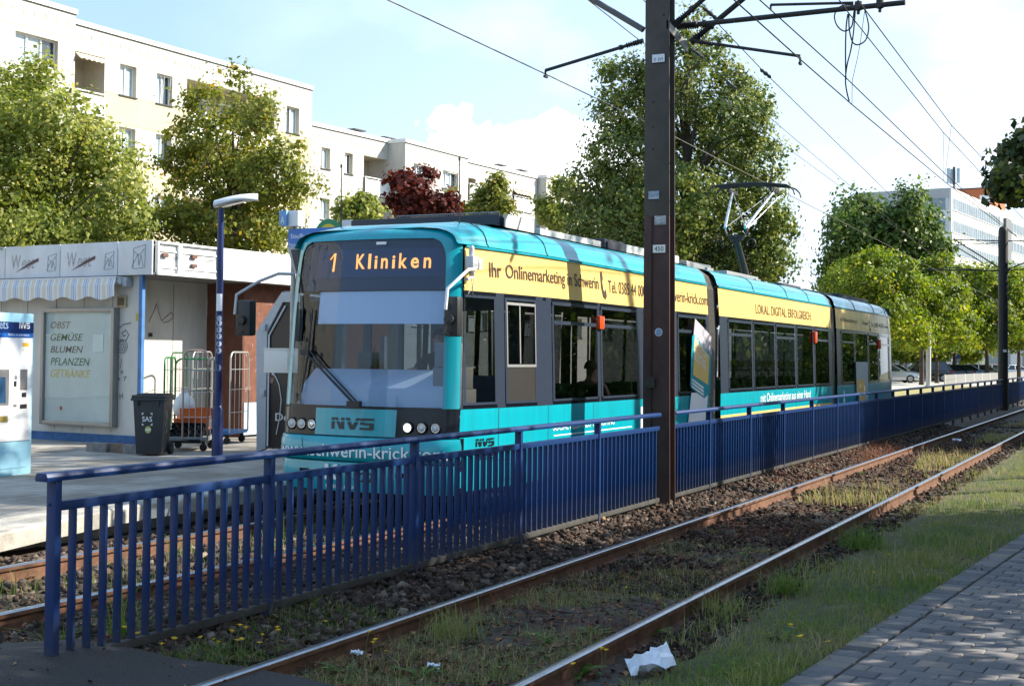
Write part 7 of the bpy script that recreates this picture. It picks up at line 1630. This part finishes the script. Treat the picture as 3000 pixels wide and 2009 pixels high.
for i, (x, y, s, lb) in enumerate([(1590, 1885, 1.0, 'reddish green weed rosette between the near rails'), (1735, 1855, 1.2, 'broad green weed beside the nearest rail, inner side'), (1910, 1860, 1.4, 'bright green weed behind the white paper'), (1965, 1790, .9, 'single leafy weed leaning on the nearest rail'), (1230, 1985, 1.3, 'dark leafy weed at the lower edge beside the asphalt'), (1010, 1975, 1.2, 'leafy weed at the corner of the asphalt between the rails'), (1540, 1690, 1.0, 'weed with upright stems beside the far rail of the near track'), (1610, 1670, .9, 'small green weed close to the far rail of the near track'), (2090, 1560, .8, 'pale weed sprig between the near rails under the pylon'), (2180, 1630, .9, 'green weed in the near track, left of the nearest rail'), (2130, 1975, 1.3, 'long leaved plantain in the verge near the path'), (2290, 1880, 1.3, 'plantain with a long leaf at the edge of the brick path'), (2520, 1390, .9, 'green weed at the far rail beyond the pylon'), (2455, 1500, 1.0, 'bushy weed with yellow tops between the near rails'), (1700, 1980, 1.3, 'weed under the nearest rail at the lower edge')]):
    V, F, T = rosette(400+i, 9+i % 4, .12*s); o = np_mesh('leafy_weed', V, F, WD, T); o.location = atZ(x, y, -.12); tag(o, lb, 'weed', 'leafy weeds in the near track')
# small yellow flowers
FY = mat('petal_yellow', (.80, .52, .01), rough=.6); FS = mat('flower_stem', (.10, .14, .04), rough=.7)
def flower():
    t = thing('yellow_flower', 'small yellow flower on a thin stem in the weeds beside the rails', 'flower', (0, 0, 0), 0, 'small yellow flowers beside the rails')
    m = M(); m.tube([(0, 0, 0), (.008, .004, .09), (.004, 0, .17)], .0022, 5); m.build('stem', FS, t)
    m = M()
    for k in range(11): a = k*.571; m.add([(.004, 0, .17), (.004+.018*math.cos(a-.2), .018*math.sin(a-.2), .178), (.004+.021*math.cos(a), .021*math.sin(a), .177), (.004+.018*math.cos(a+.2), .018*math.sin(a+.2), .178)], [(0, 1, 2, 3)])
    m.lathe([(.004, .166), (.008, .172), (.006, .181)], (.004, 0, 0), 8); m.build('petals', FY, t, fixn=False); return t
f0 = flower(); spots = [(550, 1862), (560, 1868), (514, 1875), (542, 1882), (505, 1895), (612, 1902), (626, 1912), (694, 1885), (692, 1900), (706, 1906), (716, 1908), (745, 1907), (762, 1900), (810, 1898), (823, 1893), (657, 1912), (637, 1920), (950, 1845), (1070, 1900), (1108, 1912), (1122, 1928), (1100, 1938), (350, 1872), (405, 1870), (1690, 1975), (1760, 1965), (2318, 1892), (2440, 1905), (2360, 1915), (2595, 1650), (2560, 1700), (1838, 1755), (1775, 1940), (470, 1935)]
for i, (x, y) in enumerate(spots):
    o = f0 if i == 0 else copy_tree(f0); p = atZ(x, y+26, -.10); o.location = p; s = rng.uniform(.75, 1.15); o.scale = (s, s, s*rng.uniform(.6, 1.1)); o.rotation_euler = (rng.normal(0, .15), rng.normal(0, .15), rng.uniform(0, 6))
# dead leaves and twigs
LIT_M = tint_mat('leaf_litter', [(0, (.05, .022, .015)), (.4, (.11, .05, .03)), (.75, (.20, .10, .05)), (1, (.38, .24, .10))], rough=.9)
def litter(P, seed, size):
    r = np.random.default_rng(seed); n = len(P); a = r.uniform(0, 6.28, n); s = size*np.exp(r.normal(0, .35, n)); d = np.stack([np.cos(a), np.sin(a), r.normal(0, .3, n)], 1)*s[:, None]; e = np.stack([-np.sin(a), np.cos(a), r.normal(0, .3, n)], 1)*s[:, None]*.5
    V = np.stack([P-d*.5, P+e+(0, 0, .006), P+d*.6, P-e+(0, 0, .006)], 1).reshape(-1, 3); return np_mesh('leaf_litter', V, np.arange(4*n).reshape(-1, 4), LIT_M, np.clip(r.normal(.4, .25, n), 0, 1))
P = np.concatenate([scatter(.7, 30, -2.33, -.97, 330, lambda x, y: bedz(x, y)+.02, 501, 1.5), scatter(.7, 20, -2.9, -2.5, 220, lambda x, y: bedz(x, y)+.02, 502, 1.5), scatter(.6, 24, -.85, 1.4, 60, lambda x, y: bedz(x, y)+.05, 503, 1.5)]); tag(litter(P, 504, .028), kind='stuff')
P = scatter(-2.5, .6, -1.2, .8, 30, lambda x, y: 0*x-.01+.12*np.exp(-((y-.15)/.62)**2), 508); tag(litter(P, 509, .016), kind='stuff')
P = scatter(.6, 9, -3.6, -3.4, 30, lambda x, y: 0*x-.04, 505, 1.2); tag(litter(np.stack([P[:, 0], pav_edge(P[:, 0])+(P[:, 1]+3.5)*2.2, P[:, 2]], 1), 506, .022), kind='stuff')
DW = tint_mat('dry_weed', [(0, (.10, .035, .022)), (.5, (.24, .09, .055)), (1, (.42, .22, .13))], rough=.9, translucent=.2)
P, r = field(2600, 14.0, 24, lambda x: -.86+0*x, lambda x: -.06+0*x, 511, 1.0); k = cl(P, 1.6, 27, .0); tag(blades('red_brown_weeds', P[k], .16, .006, DW, 512, .5, .25, .8), kind='stuff')
P, r = field(1500, 6.5, 12, lambda x: -.86+0*x, lambda x: -.3+0*x, 513, 1.0); k = cl(P, 2.6, 28, .15); tag(blades('brown_weeds', P[k], .09, .004, DW, 514, .6, .25, .9), kind='stuff')
P, r = field(2600, 1.2, 10, lambda x: -2.3+0*x, lambda x: -1.0+0*x, 515, 1.2); k = cl(P, 2.6, 29, .1); tag(blades('dead_stalks', P[k], .11, .0035, DW, 516, .45, .3, .8), kind='stuff')
# paper
def paper(label, x, y, w, seed, z=-.09):
    r = np.random.default_rng(seed); n = 9; rows = []
    for i in range(n):
        rows.append([((j/(n-1)-.5)*w*1.1, (i/(n-1)-.5)*w*.8+.08*w*r.normal()*(i in (0, n-1)), w*(.12*math.sin(i*1.1+j*.7)+.07*r.normal()+.11*(1-abs(j-4)/4))) for j in range(n)])
    m = M(); m.grid(rows); o = m.build('paper_scrap', mat('paper_white', (.80, .82, .88), rough=.8), None, fixn=False); p = atZ(x, y, z); o.location = p+(0, 0, .2*w); o.rotation_euler = (.28 if w > .2 else .05, -.38 if w > .2 else .05, CAM_YAW-1.57); tag(o, label, 'paper', 'paper scraps'); return o
paper('large crumpled white paper in the grass outside the nearest rail', 1905, 1962, .25, 1); paper('small white paper scrap lying between the rails far to the right', 2803, 1292, .16, 2); paper('tiny white scrap in the gravel beside the second railing post', 905, 1812, .06, 3); paper('crumpled tissue in the dry weeds near the asphalt', 1045, 1918, .07, 4); paper('small tissue among the weeds at the lower edge, right of the asphalt', 1270, 1955, .07, 5)
